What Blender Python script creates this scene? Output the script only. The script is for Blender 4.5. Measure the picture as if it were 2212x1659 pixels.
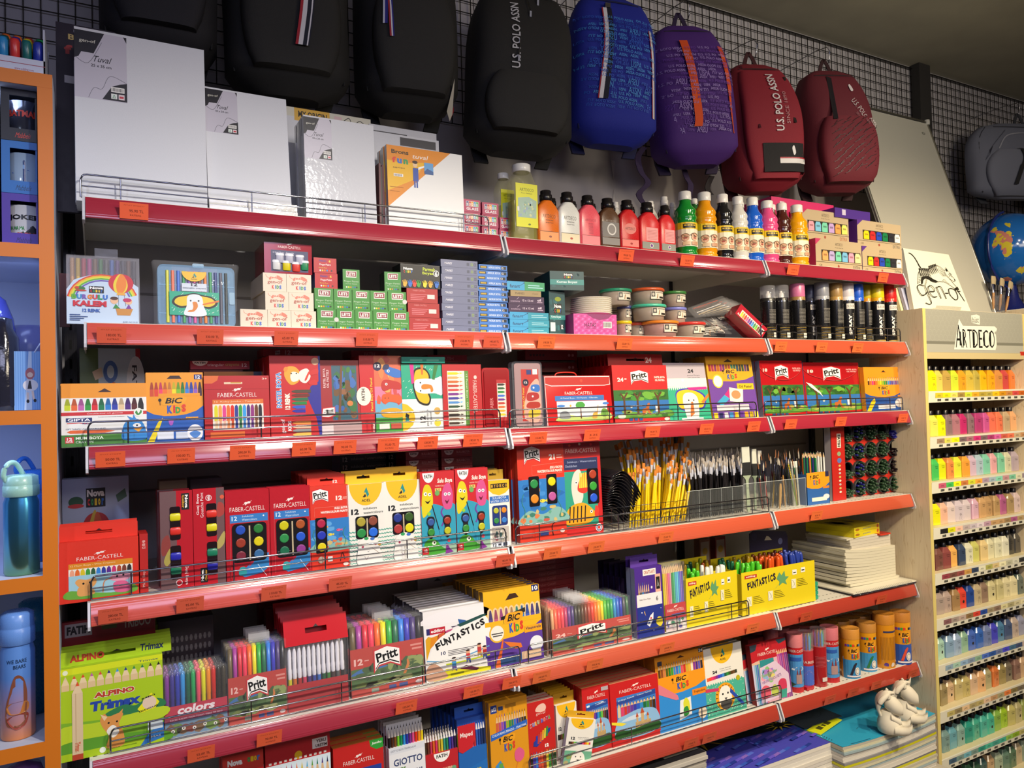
import bpy,math,random
from mathutils import Matrix,Vector
for _o in list(bpy.data.objects):
 bpy.data.objects.remove(_o)
SC=bpy.context.scene
COL=SC.collection
R_=math.radians
# ---------------------------------------------------------------- camera
PW,PH,FPX=2212,1659,1643.1
CAM=Vector((0.020,-1.816,1.55))
YAW,PIT,ROL=0.50325,0.02162,-0.02535
FW=Vector((math.sin(YAW)*math.cos(PIT),math.cos(YAW)*math.cos(PIT),math.sin(PIT)))
_r=FW.cross(Vector((0,0,1))).normalized()
_u=_r.cross(FW)
RT=_r*math.cos(ROL)+_u*math.sin(ROL)
UP=_u*math.cos(ROL)-_r*math.sin(ROL)
cd=bpy.data.cameras.new('camera')
cam=bpy.data.objects.new('camera',cd)
COL.objects.link(cam)
cam.matrix_world=Matrix(((RT.x,UP.x,-FW.x,CAM.x),(RT.y,UP.y,-FW.y,CAM.y),(RT.z,UP.z,-FW.z,CAM.z),(0,0,0,1)))
cd.sensor_width=36.0
cd.lens=FPX/PW*36.0
cd.clip_start=0.02
SC.camera=cam
# ---------------------------------------------------------------- world, lights, exposure
SC.view_settings.view_transform='Standard'
SC.view_settings.look='None'
SC.view_settings.exposure=-0.12
SC.view_settings.gamma=1.0
SC.view_settings.use_curve_mapping=False
w=bpy.data.worlds.new('shop_air')
SC.world=w
w.use_nodes=True
w.node_tree.nodes['Background'].inputs[0].default_value=(0.50,0.48,0.60,1)
w.node_tree.nodes['Background'].inputs[1].default_value=0.28
def spot(loc,aim,power,col,ang=70,blend=.5,rad=.045):
 l=bpy.data.lights.new('spot_lamp','SPOT')
 l.energy=power
 l.color=col
 l.spot_size=R_(ang)
 l.spot_blend=blend
 l.shadow_soft_size=rad
 o=bpy.data.objects.new('spot_lamp',l)
 COL.objects.link(o)
 o.location=loc
 o.rotation_euler=(Vector(aim)-Vector(loc)).to_track_quat('-Z','Y').to_euler()
 return o
def area(loc,aim,power,col,sx,sy):
 l=bpy.data.lights.new('ceiling_panel','AREA')
 l.shape='RECTANGLE'
 l.size,l.size_y=sx,sy
 l.energy=power
 l.color=col
 o=bpy.data.objects.new('ceiling_panel',l)
 COL.objects.link(o)
 o.location=loc
 o.rotation_euler=(Vector(aim)-Vector(loc)).to_track_quat('-Z','Y').to_euler()
 return o
spot((0.75,-1.45,2.60),(0.35,0.0,.85),128,(1.0,.93,.84),92,1)
spot((1.55,-1.5,2.60),(1.35,0.0,.7),120,(1.0,.86,.66),92,1)
spot((2.15,-1.7,2.60),(2.75,0.0,0.75),170,(1.0,.82,.55),100,.8)
spot((3.1,-1.5,2.60),(3.3,0.0,1.2),80,(1.0,.80,.52),90,.8)
spot((-0.75,-1.3,2.60),(-0.25,0.0,1.1),38,(.62,.74,1.0),80,1)
spot((2.9,-1.1,2.75),(2.7,.5,2.35),22,(1.0,.90,.74),120,.9)  # extra wall-wash spot, added to brighten the upper grid wall
area((0.2,-2.6,2.5),(0.6,0.4,1.1),15,(.66,.68,1.0),1.6,.5)  # added soft cool fill, not a fitting of the room
area((2.3,-2.7,2.4),(2.6,0.4,1.1),28,(1.0,.86,.64),1.4,.5)  # added warm fill that lifts the right bay and its back panel
# ---------------------------------------------------------------- pixel helper: where the sight line of a photo point meets the plane y = Y
def ray(px,py):
 return FW+RT*((px-PW/2)/FPX)-UP*((py-PH/2)/FPX)
def at(px,py,Y=0.0):
 d=ray(px,py)
 t=(Y-CAM.y)/d.y
 return CAM+d*t
def at_x(px,py,X):
 d=ray(px,py)
 return CAM+d*((X-CAM.x)/d.x)
def at_z(px,py,Z):
 d=ray(px,py)
 return CAM+d*((Z-CAM.z)/d.z)
 # ---------------------------------------------------------------- materials
_mc={}
def lin(c):
 if isinstance(c,str):
  c=c.lstrip('#')
  c=tuple(int(c[i:i+2],16)for i in(0,2,4))
 o=[]
 for x in c[:3]:
  x=x/255.0
  o.append(x/12.92 if x<=0.04045 else((x+0.055)/1.055)**2.4)
 return(o[0],o[1],o[2],1.0)
FIN={
'card':(.42,0,1,0,0,0,0),'gloss':(.16,0,1,0,.4,0,0),'plast':(.28,0,1,0,0,0,0),
'matt':(.8,0,1,0,0,0,0),'metal':(.12,1,1,0,0,0,0),'brush':(.3,1,1,0,0,0,0),
'cloth':(.75,0,1,0,0,.35,900),'wrap':(.12,0,1,0,.8,.25,90),'paper':(.85,0,1,0,0,.1,400),
'clear':(.07,0,.16,0,0,.05,60),'film':(.10,0,.05,0,0,.6,50),'glass':(.08,0,.035,0,0,0,0),'trans':(.2,0,.42,0,0,0,0),
'rail':(.22,0,1,0,1.0,0,200),'wall':(.7,0,1,0,0,.05,200),'pearl':(.3,.75,1,0,.5,0,0),
'milk':(.3,0,.55,0,0,0,0),
}
def mat(c,fin='card'):
 if isinstance(c,tuple)and len(c)==2:
  c,fin=c
 key=(c,fin)
 if key in _mc:
  return _mc[key]
 ro,me,al,tr,co,bs,sc=FIN[fin]
 m=bpy.data.materials.new('%s_%s'%(fin,c if isinstance(c,str)else '%02x%02x%02x'%tuple(c[:3])))
 m.use_nodes=True
 nt=m.node_tree
 p=nt.nodes['Principled BSDF']
 p.inputs['Base Color'].default_value=lin(c)
 p.inputs['Roughness'].default_value=ro
 p.inputs['Metallic'].default_value=me
 p.inputs['Alpha'].default_value=al
 p.inputs['Coat Weight'].default_value=co
 p.inputs['Coat Roughness'].default_value=.12 if fin=='rail' else .08
 if fin in('card','plast','matt'):
  n=nt.nodes.new('ShaderNodeTexNoise')
  n.inputs['Scale'].default_value=35
  r=nt.nodes.new('ShaderNodeMapRange')
  r.inputs['To Min'].default_value=ro-.08
  r.inputs['To Max'].default_value=ro+.08
  nt.links.new(n.outputs['Fac'],r.inputs['Value'])
  nt.links.new(r.outputs['Result'],p.inputs['Roughness'])
 if bs:
  n=nt.nodes.new('ShaderNodeTexNoise')
  n.inputs['Scale'].default_value=sc
  t=nt.nodes.new('ShaderNodeTexCoord')
  nt.links.new(t.outputs['Object'],n.inputs['Vector'])
  b=nt.nodes.new('ShaderNodeBump')
  b.inputs['Strength'].default_value=bs
  b.inputs['Distance'].default_value=.003
  nt.links.new(n.outputs['Fac'],b.inputs['Height'])
  nt.links.new(b.outputs['Normal'],p.inputs['Normal'])
 _mc[key]=m
 return m
def special(name,build):
 if name in _mc:
  return _mc[name]
 m=bpy.data.materials.new(name)
 m.use_nodes=True
 build(m.node_tree,m.node_tree.nodes['Principled BSDF'])
 _mc[name]=m
 return m
def _wood(nt,p):
 t=nt.nodes.new('ShaderNodeTexCoord')
 mp=nt.nodes.new('ShaderNodeMapping')
 mp.inputs['Scale'].default_value=(5,5,.55)
 n=nt.nodes.new('ShaderNodeTexNoise')
 n.inputs['Scale'].default_value=3.0
 n.inputs['Detail'].default_value=3
 wv=nt.nodes.new('ShaderNodeMath')
 wv.operation='MULTIPLY'
 wv.inputs[1].default_value=16
 fr=nt.nodes.new('ShaderNodeMath')
 fr.operation='FRACT'
 cr=nt.nodes.new('ShaderNodeValToRGB')
 e=cr.color_ramp.elements
 e[0].position=0
 e[0].color=lin('dccbac')
 e[1].position=1
 e[1].color=lin('d8c6a6')
 x=cr.color_ramp.elements.new(.85)
 x.color=lin('e0d0b2')
 x=cr.color_ramp.elements.new(.93)
 x.color=lin('cdb896')
 nt.links.new(t.outputs['Object'],mp.inputs['Vector'])
 nt.links.new(mp.outputs['Vector'],n.inputs['Vector'])
 nt.links.new(n.outputs['Fac'],wv.inputs[0])
 nt.links.new(wv.outputs[0],fr.inputs[0])
 nt.links.new(fr.outputs[0],cr.inputs['Fac'])
 nt.links.new(cr.outputs['Color'],p.inputs['Base Color'])
 p.inputs['Roughness'].default_value=.45
def _globe(nt,p):
 t=nt.nodes.new('ShaderNodeTexCoord')
 n=nt.nodes.new('ShaderNodeTexNoise')
 n.inputs['Scale'].default_value=9
 n.inputs['Detail'].default_value=4
 n2=nt.nodes.new('ShaderNodeTexNoise')
 n2.inputs['Scale'].default_value=22
 cr=nt.nodes.new('ShaderNodeValToRGB')
 cr.color_ramp.interpolation='CONSTANT'
 e=cr.color_ramp.elements
 e[0].color=lin('1c5fae')
 e[1].position=.6
 e[1].color=lin('c8c03a')
 c2=nt.nodes.new('ShaderNodeValToRGB')
 c2.color_ramp.interpolation='CONSTANT'
 c2.color_ramp.elements[0].color=lin('c8b83a')
 c2.color_ramp.elements[1].position=.5
 c2.color_ramp.elements[1].color=lin('c07a70')
 mx=nt.nodes.new('ShaderNodeMix')
 mx.data_type='RGBA'
 gt=nt.nodes.new('ShaderNodeMath')
 gt.operation='GREATER_THAN'
 gt.inputs[1].default_value=.6
 nt.links.new(t.outputs['Object'],n.inputs['Vector'])
 nt.links.new(t.outputs['Object'],n2.inputs['Vector'])
 nt.links.new(n.outputs['Fac'],gt.inputs[0])
 nt.links.new(n2.outputs['Fac'],c2.inputs['Fac'])
 nt.links.new(gt.outputs[0],mx.inputs['Factor'])
 mx.inputs['A'].default_value=lin('1c62b4')
 nt.links.new(c2.outputs['Color'],mx.inputs['B'])
 nt.links.new(mx.outputs['Result'],p.inputs['Base Color'])
 p.inputs['Roughness'].default_value=.12
def _flask(nt,p):
 t=nt.nodes.new('ShaderNodeTexCoord')
 s=nt.nodes.new('ShaderNodeSeparateXYZ')
 cr=nt.nodes.new('ShaderNodeValToRGB')
 cr.color_ramp.elements[0].color=lin('7fae86')
 cr.color_ramp.elements[1].color=lin('4fa3cf')
 cr.color_ramp.elements[1].position=.6
 nt.links.new(t.outputs['Generated'],s.inputs[0])
 nt.links.new(s.outputs['Z'],cr.inputs['Fac'])
 nt.links.new(cr.outputs['Color'],p.inputs['Base Color'])
 p.inputs['Metallic'].default_value=.9
 p.inputs['Roughness'].default_value=.22
def _ombre(nt,p):
 t=nt.nodes.new('ShaderNodeTexCoord')
 s=nt.nodes.new('ShaderNodeSeparateXYZ')
 cr=nt.nodes.new('ShaderNodeValToRGB')
 cr.color_ramp.elements[0].color=lin('e08a50')
 cr.color_ramp.elements[1].color=lin('5f8fd8')
 cr.color_ramp.elements[1].position=.65
 nt.links.new(t.outputs['Generated'],s.inputs[0])
 nt.links.new(s.outputs['Z'],cr.inputs['Fac'])
 nt.links.new(cr.outputs['Color'],p.inputs['Base Color'])
 p.inputs['Roughness'].default_value=.12
def _dark(nt,p):  # ceiling colour set lighter to stand for haze
 t=nt.nodes.new('ShaderNodeTexCoord')
 n=nt.nodes.new('ShaderNodeTexNoise')
 n.inputs['Scale'].default_value=6
 cr=nt.nodes.new('ShaderNodeValToRGB')
 cr.color_ramp.elements[0].color=lin('8f8c7c')
 cr.color_ramp.elements[1].color=lin('a4a08c')
 nt.links.new(t.outputs['Object'],n.inputs['Vector'])
 nt.links.new(n.outputs['Fac'],cr.inputs['Fac'])
 nt.links.new(cr.outputs['Color'],p.inputs['Base Color'])
 p.inputs['Roughness'].default_value=.8
SPEC={'!wood':_wood,'!globe':_globe,'!flask':_flask,'!ombre':_ombre,'!dark':_dark}
# ---------------------------------------------------------------- mesh builder
_tx={}
def text_mesh(s,bold=0.0):
 k=(s,bold)
 if k in _tx:
  return _tx[k]
 c=bpy.data.curves.new('t','FONT')
 c.body=s
 c.size=1
 c.offset=bold
 c.resolution_u=2
 o=bpy.data.objects.new('t',c)
 me=o.to_mesh()
 v=[(x.co.x,x.co.y)for x in me.vertices]
 f=[tuple(p.vertices)for p in me.polygons]
 o.to_mesh_clear()
 bpy.data.objects.remove(o)
 bpy.data.curves.remove(c)
 if v:
  x0=min(a for a,b in v)
  x1=max(a for a,b in v)
  y0=min(b for a,b in v)
  y1=max(b for a,b in v)
  dx,dy=max(x1-x0,1e-6),max(y1-y0,1e-6)
  v=[((a-x0)/dx-.5,(b-y0)/dy-.5)for a,b in v]
 _tx[k]=(v,f)
 return _tx[k]
def catmull(p,closed=True,n=5):
 o=[]
 L=len(p)
 rng=range(L)if closed else range(L-1)
 for i in rng:
  if closed:
   a,b,c,d=p[i-1],p[i],p[(i+1)%L],p[(i+2)%L]
  else:
   a,b,c,d=p[max(i-1,0)],p[i],p[i+1],p[min(i+2,L-1)]
  for k in range(n):
   t=k/n
   o.append(tuple(.5*((2*b[j])+(-a[j]+c[j])*t+(2*a[j]-5*b[j]+4*c[j]-d[j])*t*t+(-a[j]+3*b[j]-3*c[j]+d[j])*t**3)for j in range(len(b))))
 if not closed:
  o.append(tuple(p[-1]))
 return o
class B:
 def __init__(s):
  s.v,s.f,s.m,s.sm,s.mats=[],[],[],[],[]
  s.M=None
 def mi(s,c):
  m=special(c,SPEC[c])if isinstance(c,str)and c[0]=='!' else mat(c)
  if m not in s.mats:
   s.mats.append(m)
  return s.mats.index(m)
 def add(s,vs,fs,c,smooth=False):
  k=len(s.v)
  if s.M is not None:
   vs=[tuple(s.M@Vector(v))for v in vs]
  s.v+=[tuple(v)for v in vs]
  i=s.mi(c)
  for f in fs:
   s.f.append(tuple(k+a for a in f))
   s.m.append(i)
   s.sm.append(smooth)
 def box(s,x0,x1,y0,y1,z0,z1,c,ct=None,cs=None):
  v=[(x0,y0,z0),(x1,y0,z0),(x1,y1,z0),(x0,y1,z0),(x0,y0,z1),(x1,y0,z1),(x1,y1,z1),(x0,y1,z1)]
  if ct is None and cs is None:
   s.add(v,[(0,3,2,1),(4,5,6,7),(0,1,5,4),(1,2,6,5),(2,3,7,6),(3,0,4,7)],c)
  else:
   s.add(v,[(0,3,2,1),(0,1,5,4),(2,3,7,6)],c)
   s.add(v,[(4,5,6,7)],ct or c)
   s.add(v,[(1,2,6,5),(3,0,4,7)],cs or c)
 def rbox(s,x0,x1,y0,y1,z0,z1,r,c,n=3):
  pts=rrect(x0,x1,z0,z1,r,n)
  s.prism(pts,y0,y1,c)
 def prism(s,pts,y0,y1,c,smooth=False):
  n=len(pts)
  v=[(x,y0,z)for x,z in pts]+[(x,y1,z)for x,z in pts]
  s.add(v,[tuple(range(n)),tuple(range(2*n-1,n-1,-1))],c)
  s.add(v,[(i,(i+1)%n,n+(i+1)%n,n+i)[::-1]for i in range(n)],c,smooth)
 def vprism(s,pts,z0,z1,c,smooth=False,ct=None):
  n=len(pts)
  v=[(x,y,z0)for x,y in pts]+[(x,y,z1)for x,y in pts]
  s.add(v,[tuple(range(n))[::-1]],c)
  s.add(v,[tuple(range(n,2*n))],ct or c)
  s.add(v,[(i,(i+1)%n,n+(i+1)%n,n+i)for i in range(n)],c,smooth)
 def xprism(s,pts,x0,x1,c):
  n=len(pts)
  v=[(x0,y,z)for y,z in pts]+[(x1,y,z)for y,z in pts]
  s.add(v,[tuple(range(n)),tuple(range(2*n-1,n-1,-1))],c)
  s.add(v,[(i,(i+1)%n,n+(i+1)%n,n+i)[::-1]for i in range(n)],c)
 def loft(s,rings,c,cap=True,smooth=True,closed=False):
  n=len(rings[0])
  v=[p for r in rings for p in r]
  f=[]
  m=len(rings)
  for i in range(m if closed else m-1):
   j=(i+1)%m
   for k in range(n):
    l=(k+1)%n
    f.append((i*n+k,i*n+l,j*n+l,j*n+k))
  s.add(v,f,c,smooth)
  if cap and not closed:
   s.add(v,[tuple(range(n))[::-1],tuple(range((m-1)*n,m*n))],c)
 def lathe(s,prof,c,n=20,x=0,y=0,z=0,cap=True,sx=1,sy=1):
  rings=[[(x+r*sx*math.cos(2*math.pi*k/n),y+r*sy*math.sin(2*math.pi*k/n),z+h)for k in range(n)]for r,h in prof]
  s.loft(rings,c,cap)
 def tube(s,pts,r,c,n=6,closed=False,rs=None):
  P=[Vector(p)for p in pts]
  rings=[]
  for i,p in enumerate(P):
   a=P[i-1]if(i or closed)else P[i]
   b=P[(i+1)%len(P)]if(i<len(P)-1 or closed)else P[i]
   t=(b-a)
   t=t.normalized()if t.length>1e-9 else Vector((0,0,1))
   q=Vector((0,0,1))if abs(t.z)<.9 else Vector((0,1,0))
   x=t.cross(q).normalized()
   y=x.cross(t)
   rr=rs[i]if rs else r
   rings.append([tuple(p+x*rr*math.cos(2*math.pi*k/n)+y*rr*math.sin(2*math.pi*k/n))for k in range(n)])
  s.loft(rings,c,not closed,True,closed)
 def ribbon(s,pts,w,t,c):
  wv=Vector(w)/2
  rings=[]
  for p in pts:
   p=Vector(p)
   d=Vector((0,t/2,0))
   rings.append([tuple(p-wv-d),tuple(p+wv-d),tuple(p+wv+d),tuple(p-wv+d)])
  s.loft(rings,c,True,False)
  # printing on a face: u to the right, v up, front face at y = Y; x0,z0 origin; W,H size in metres
 def art(s,W,H,ops,y=0.0,x0=0.0,z0=0.0,lay=None,curve=None,step=4e-5):
  lay=lay if lay is not None else[0]
  def put(pts,faces,c):
   yy=y-lay[0]*step-step
   if curve:
    v=[curve(a,b,lay[0]*step+step*3)for a,b in pts]
   else:
    v=[(a,yy,b)for a,b in pts]
   s.add(v,faces,c)
  for o in ops:
   k=o[0]
   lay[0]+=1
   if k=='R':
    _,a,b,c_,d,c=o
    if curve:
     n=8
     pts,fs=[],[]
     for i in range(n+1):
      q=a+(c_-a)*i/n
      pts+=[(x0+q*W,z0+b*H),(x0+q*W,z0+d*H)]
      if i:
       fs.append((2*i-2,2*i,2*i+1,2*i-1))
     put(pts,fs,c)
    else:
     put([(x0+a*W,z0+b*H),(x0+c_*W,z0+b*H),(x0+c_*W,z0+d*H),(x0+a*W,z0+d*H)],[(0,1,2,3)],c)
   elif k=='RS':
    for a,b,c_,d,c in o[1]:
     put([(x0+a*W,z0+b*H),(x0+c_*W,z0+b*H),(x0+c_*W,z0+d*H),(x0+a*W,z0+d*H)],[(0,1,2,3)],c)
   elif k=='PS':
    for c,pp in o[1]:
     put([(x0+a*W,z0+b*H)for a,b in pp],[tuple(range(len(pp)))],c)
   elif k in 'ES' and k=='E':
    _,a,b,ru,rv,c=o[:6]
    n=20
    pts=[(x0+(a+ru*math.cos(2*math.pi*i/n))*W,z0+(b+rv*math.sin(2*math.pi*i/n))*H)for i in range(n)]
    put(pts,[tuple(range(n))],c)
   elif k=='C':
    _,a,b,ru,c=o[:5]
    n=20
    pts=[(x0+(a+ru*math.cos(2*math.pi*i/n))*W,z0+b*H+ru*W*math.sin(2*math.pi*i/n))for i in range(n)]
    put(pts,[tuple(range(n))],c)
   elif k=='P' or k=='S':
    c=o[1]
    q=list(zip(o[2::2],o[3::2]))
    if k=='S':
     q=catmull(q)
    put([(x0+a*W,z0+b*H)for a,b in q],[tuple(range(len(q)))],c)
   elif k=='L' or k=='LS':
    c,wd=o[1],o[2]
    q=[(x0+a*W,z0+b*H)for a,b in zip(o[3::2],o[4::2])]
    if k=='LS':
     q=catmull(q,False)
    vs,fs=[],[]
    for i,p in enumerate(q):
     a=q[max(i-1,0)]
     b=q[min(i+1,len(q)-1)]
     dx,dz=b[0]-a[0],b[1]-a[1]
     l=math.hypot(dx,dz)or 1
     nx,nz=-dz/l*wd/2,dx/l*wd/2
     vs+=[(p[0]+nx,p[1]+nz),(p[0]-nx,p[1]-nz)]
     if i:
      fs.append((2*i-2,2*i-1,2*i+1,2*i))
    put(vs,fs,c)
   elif k=='T':
    _,st,a,b,ww,hh,c=o[:7]
    bold=o[7]if len(o)>7 else 0
    sh=o[8]if len(o)>8 else 0
    rot=R_(o[9])if len(o)>9 else 0
    v,f=text_mesh(st,bold)
    cr,sr=math.cos(rot),math.sin(rot)
    if abs(abs(o[9])-90)<1 if len(o)>9 else False:
     tw,th=hh*H,ww*W
    else:
     tw,th=ww*W,hh*H
    pts=[]
    for p,q in v:
     X,Z=p*tw+sh*q*th,q*th
     pts.append((x0+a*W+X*cr-Z*sr,z0+b*H+X*sr+Z*cr))
    if pts:
     put(pts,f,c)
   elif k=='G':
    _,a,b,c_,d,sub=o
    s.art((c_-a)*W,(d-b)*H,sub,y,x0+a*W,z0+b*H,lay,curve,step)
 def build(s,name,parent=None,loc=None,label=None,cat=None,group=None,kind=None,rot=None):
  me=bpy.data.meshes.new(name)
  me.from_pydata(s.v,[],s.f)
  for m in s.mats:
   me.materials.append(m)
  me.polygons.foreach_set('material_index',s.m)
  me.polygons.foreach_set('use_smooth',s.sm)
  me.update()
  o=bpy.data.objects.new(name,me)
  COL.objects.link(o)
  if parent:
   o.parent=parent
  if loc is not None:
   o.location=loc
  if rot is not None:
   o.rotation_euler=rot
  tag(o,label,cat,group,kind)
  return o
def tag(o,label=None,cat=None,group=None,kind=None):
 for k,v in(('label',label),('category',cat),('group',group),('kind',kind)):
  if v:
   o[k]=v
 return o
def empty(name,label,cat,loc=(0,0,0),group=None,rot=(0,0,0)):
 o=bpy.data.objects.new(name,None)
 COL.objects.link(o)
 o.location=loc
 o.rotation_euler=rot
 o.empty_display_size=.02
 return tag(o,label,cat,group)
def copy_tree(o,loc=None,rot=None,label=None,group=None,parent=None):
 c=o.copy()
 COL.objects.link(c)
 c.parent=parent
 if loc is not None:
  c.location=loc
 if rot is not None:
  c.rotation_euler=rot
 if label:
  c['label']=label
 if group:
  c['group']=group
 for ch in list(o.children):
  copy_tree(ch,parent=c)
 return c
def rrect(x0,x1,z0,z1,r,n=3):
 o=[]
 for cx,cz,a in((x1-r,z0+r,-90),(x1-r,z1-r,0),(x0+r,z1-r,90),(x0+r,z0+r,180)):
  for i in range(n+1):
   t=R_(a+90*i/n)
   o.append((cx+r*math.cos(t),cz+r*math.sin(t)))
 return o
ORD='first second third fourth fifth sixth seventh eighth ninth tenth eleventh twelfth thirteenth fourteenth fifteenth sixteenth seventeenth eighteenth nineteenth twentieth'.split()
# shelf surface heights per row and bay
ZR={1:(1.999,1.996,1.996),2:(1.734,1.734,1.734),3:(1.475,1.472,1.473),4:(1.152,1.154,1.156),5:(.828,.825,.822),6:(.523,.523,.523)}
BX=(0.0,1.0,1.992,2.741)
def zs(row,X):
 b=0 if X<1.0 else(1 if X<1.992 else 2)
 return ZR[row][b]
 # ---------------------------------------------------------------- the room
YB=0.46
YG=0.56
ZT=at(1975,152,YG).z
b=B();b.box(-1.2,5.6,YG+.012,YG+.06,0,ZT+.02,('b4b0b2','wall'));b.build('wall_back',kind='structure')
b=B();b.box(-1.6,5.6,-4.2,YG+.06,ZT+.02,ZT+.07,'!dark');b.build('ceiling',kind='structure')
b=B();b.box(-1.6,5.6,-4.2,YG+.06,-.05,0,('6a645c','wall'));b.build('floor',kind='structure')
b=B();b.box(5.55,5.6,-4.2,YG+.012,0,ZT+.02,('4a4640','wall'));b.build('wall_right',kind='structure')
b=B();b.box(-1.25,-1.2,-4.2,YG+.012,0,ZT+.02,('55535c','wall'));b.build('wall_left',kind='structure')
XP=at(1985,200,YG-.01).x
b=B();b.box(XP-.045,XP+.045,YG-.045,YG-.001,0,ZT+.018,('2a2826','matt'));b.build('trim_1',kind='structure')
def grid_panel(x0,x1,z0,z1,label):
 b=B()
 c=('151312','plast')
 n=int((x1-x0)/.04)
 for i in range(n+1):
  x=x0+(x1-x0)*i/n
  b.box(x-.0014,x+.0014,YG-.0035,YG-.0008,z0,z1,c)
 m=int((z1-z0)/.04)
 for i in range(m+1):
  z=z0+(z1-z0)*i/m
  b.box(x0,x1,YG-.006,YG-.0034,z-.0014,z+.0014,c)
 b.box(x0-.002,x1+.002,YG-.009,YG-.0005,z1-.003,z1+.003,c)
 o=b.build('wire_grid_panel',label=label,cat='grid panel',group='wire grid panels on the wall')
 return o
grid_panel(-1.1,XP-.05,at(1300,322,YG).z,ZT,'long black wire grid on the wall behind the hanging backpacks, left of the dark post')
grid_panel(XP+.05,5.5,1.72,ZT,'black wire grid right of the dark post, behind the grey backpack')
# ---------------------------------------------------------------- shelving: back panels, uprights, shelves with price rails
for i in range(3):
 b=B()
 b.box(BX[i]+.004,BX[i+1]-.004,YB,YB+.02,.02,2.05,('c2bfc0','wall'))
 for z in(.37,.69,1.01,1.33,1.62,1.86):
  b.box(BX[i]+.03,BX[i+1]-.03,YB-.004,YB+.001,z,z+.006,('8d8987','wall'))
 b.build('shelving_back_panel',label='grey metal back panel of the %s shelving bay'%('left','middle','right')[i],cat='back panel',group='back panels of the shelving')
for i,x in enumerate(BX):
 b=B()
 x=x-.03 if i==0 else(x+.006 if i==3 else x)
 b.box(x-.014,x+.014,YB-.012,YB-.001,0,2.08,('26242a','plast'))
 for k in range(40):
  z=.06+k*.05
  b.box(x-.003,x+.003,YB-.0122,YB-.0108,z,z+.025,('08080a','matt'))
 b.build('shelving_upright',label=('dark slotted upright at the left end of the shelving','dark slotted upright between left and middle bays','dark slotted upright between middle and right bays','dark slotted upright beside the wooden paint rack')[i],cat='upright',group='slotted uprights')
CR,SA,OR_,RD=('9e293b','rail'),('ca5348','rail'),('c2553a','rail'),('a83c2e','rail')  # SA: red rail coloured pinker for the light it reflects
RAILC={(1,0):CR,(1,1):CR,(1,2):CR,(2,0):SA,(2,1):OR_,(2,2):OR_,(3,0):CR,(3,1):('a42434','rail'),(3,2):CR,
(4,0):SA,(4,1):OR_,(4,2):OR_,(5,0):CR,(5,1):OR_,(5,2):RD,(6,0):CR,(6,1):RD,(6,2):RD}
ROWN={1:'top',2:'second',3:'third',4:'fourth',5:'fifth',6:'lowest'}
BAYN=('left','middle','right')
TICK={(1,0):[(295,'95.90 TL')],(1,1):[(1352,'99.00 TL'),(1484,'120.00 TL')],(1,2):[(1712,'72.90 TL'),(1906,'85.00 TL')],
(2,0):[(243,'180.00 TL'),(454,'330.00 TL'),(617,'65.00 TL'),(790,'110.00 TL'),(998,'155.00 TL'),(1060,'140.00 TL')],
(2,1):[(1175,'190.00 TL'),(1343,'55.00 TL')],(2,2):[(1680,'140.00 TL'),(1768,'140.00 TL'),(1846,'140.00 TL')],
(3,0):[(237,'50.00 TL'),(388,'100.00 TL'),(519,'390.00 TL'),(650,'60.00 TL'),(738,'90.00 TL'),(831,'75.00 TL'),(915,'130.00 TL'),(1012,'190.00 TL')],
(3,1):[(1152,'115.00 TL'),(1268,'3.25'),(1398,'95.00 TL'),(1514,'185.00 TL'),(1616,'185.00 TL')],(3,2):[(1696,'185.00 TL'),(1804,'185.00 TL'),(1938,'94.90 TL')],
(4,0):[(238,'280.00 TL'),(402,'95.00 TL'),(580,'110.00 TL'),(722,'85.00 TL'),(1075,'40.00 TL')],
(4,1):[(1176,'235.00 TL'),(1270,'235.00 TL'),(1420,'75.00 TL')],(4,2):[(1745,'95.00 TL')],
(5,0):[(420,'55.00 TL'),(565,'90.00 TL'),(857,'155.00 TL'),(1000,'125.00 TL'),(1082,'200.00 TL')],
(5,1):[(1146,'140.00 TL'),(1260,'235.00 TL'),(1415,'180.00 TL'),(1600,'90.00 TL')],(5,2):[(1715,'90.00 TL'),(1878,'75.00 TL')],
(6,1):[(1460,'120.00 TL'),(1500,'120.00 TL')],(6,2):[(1760,'75.00 TL'),(1810,'75.00 TL'),(1860,'60.00 TL'),(1940,'60.00 TL')]}
sh_=lambda c:{'c2553a':'e8703c','ca5348':'e06044','a83c2e':'cc5030'}[c]
RH,RO=.045,.014
def rail_y(t):
 return-.001-RO*t/RH
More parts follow.
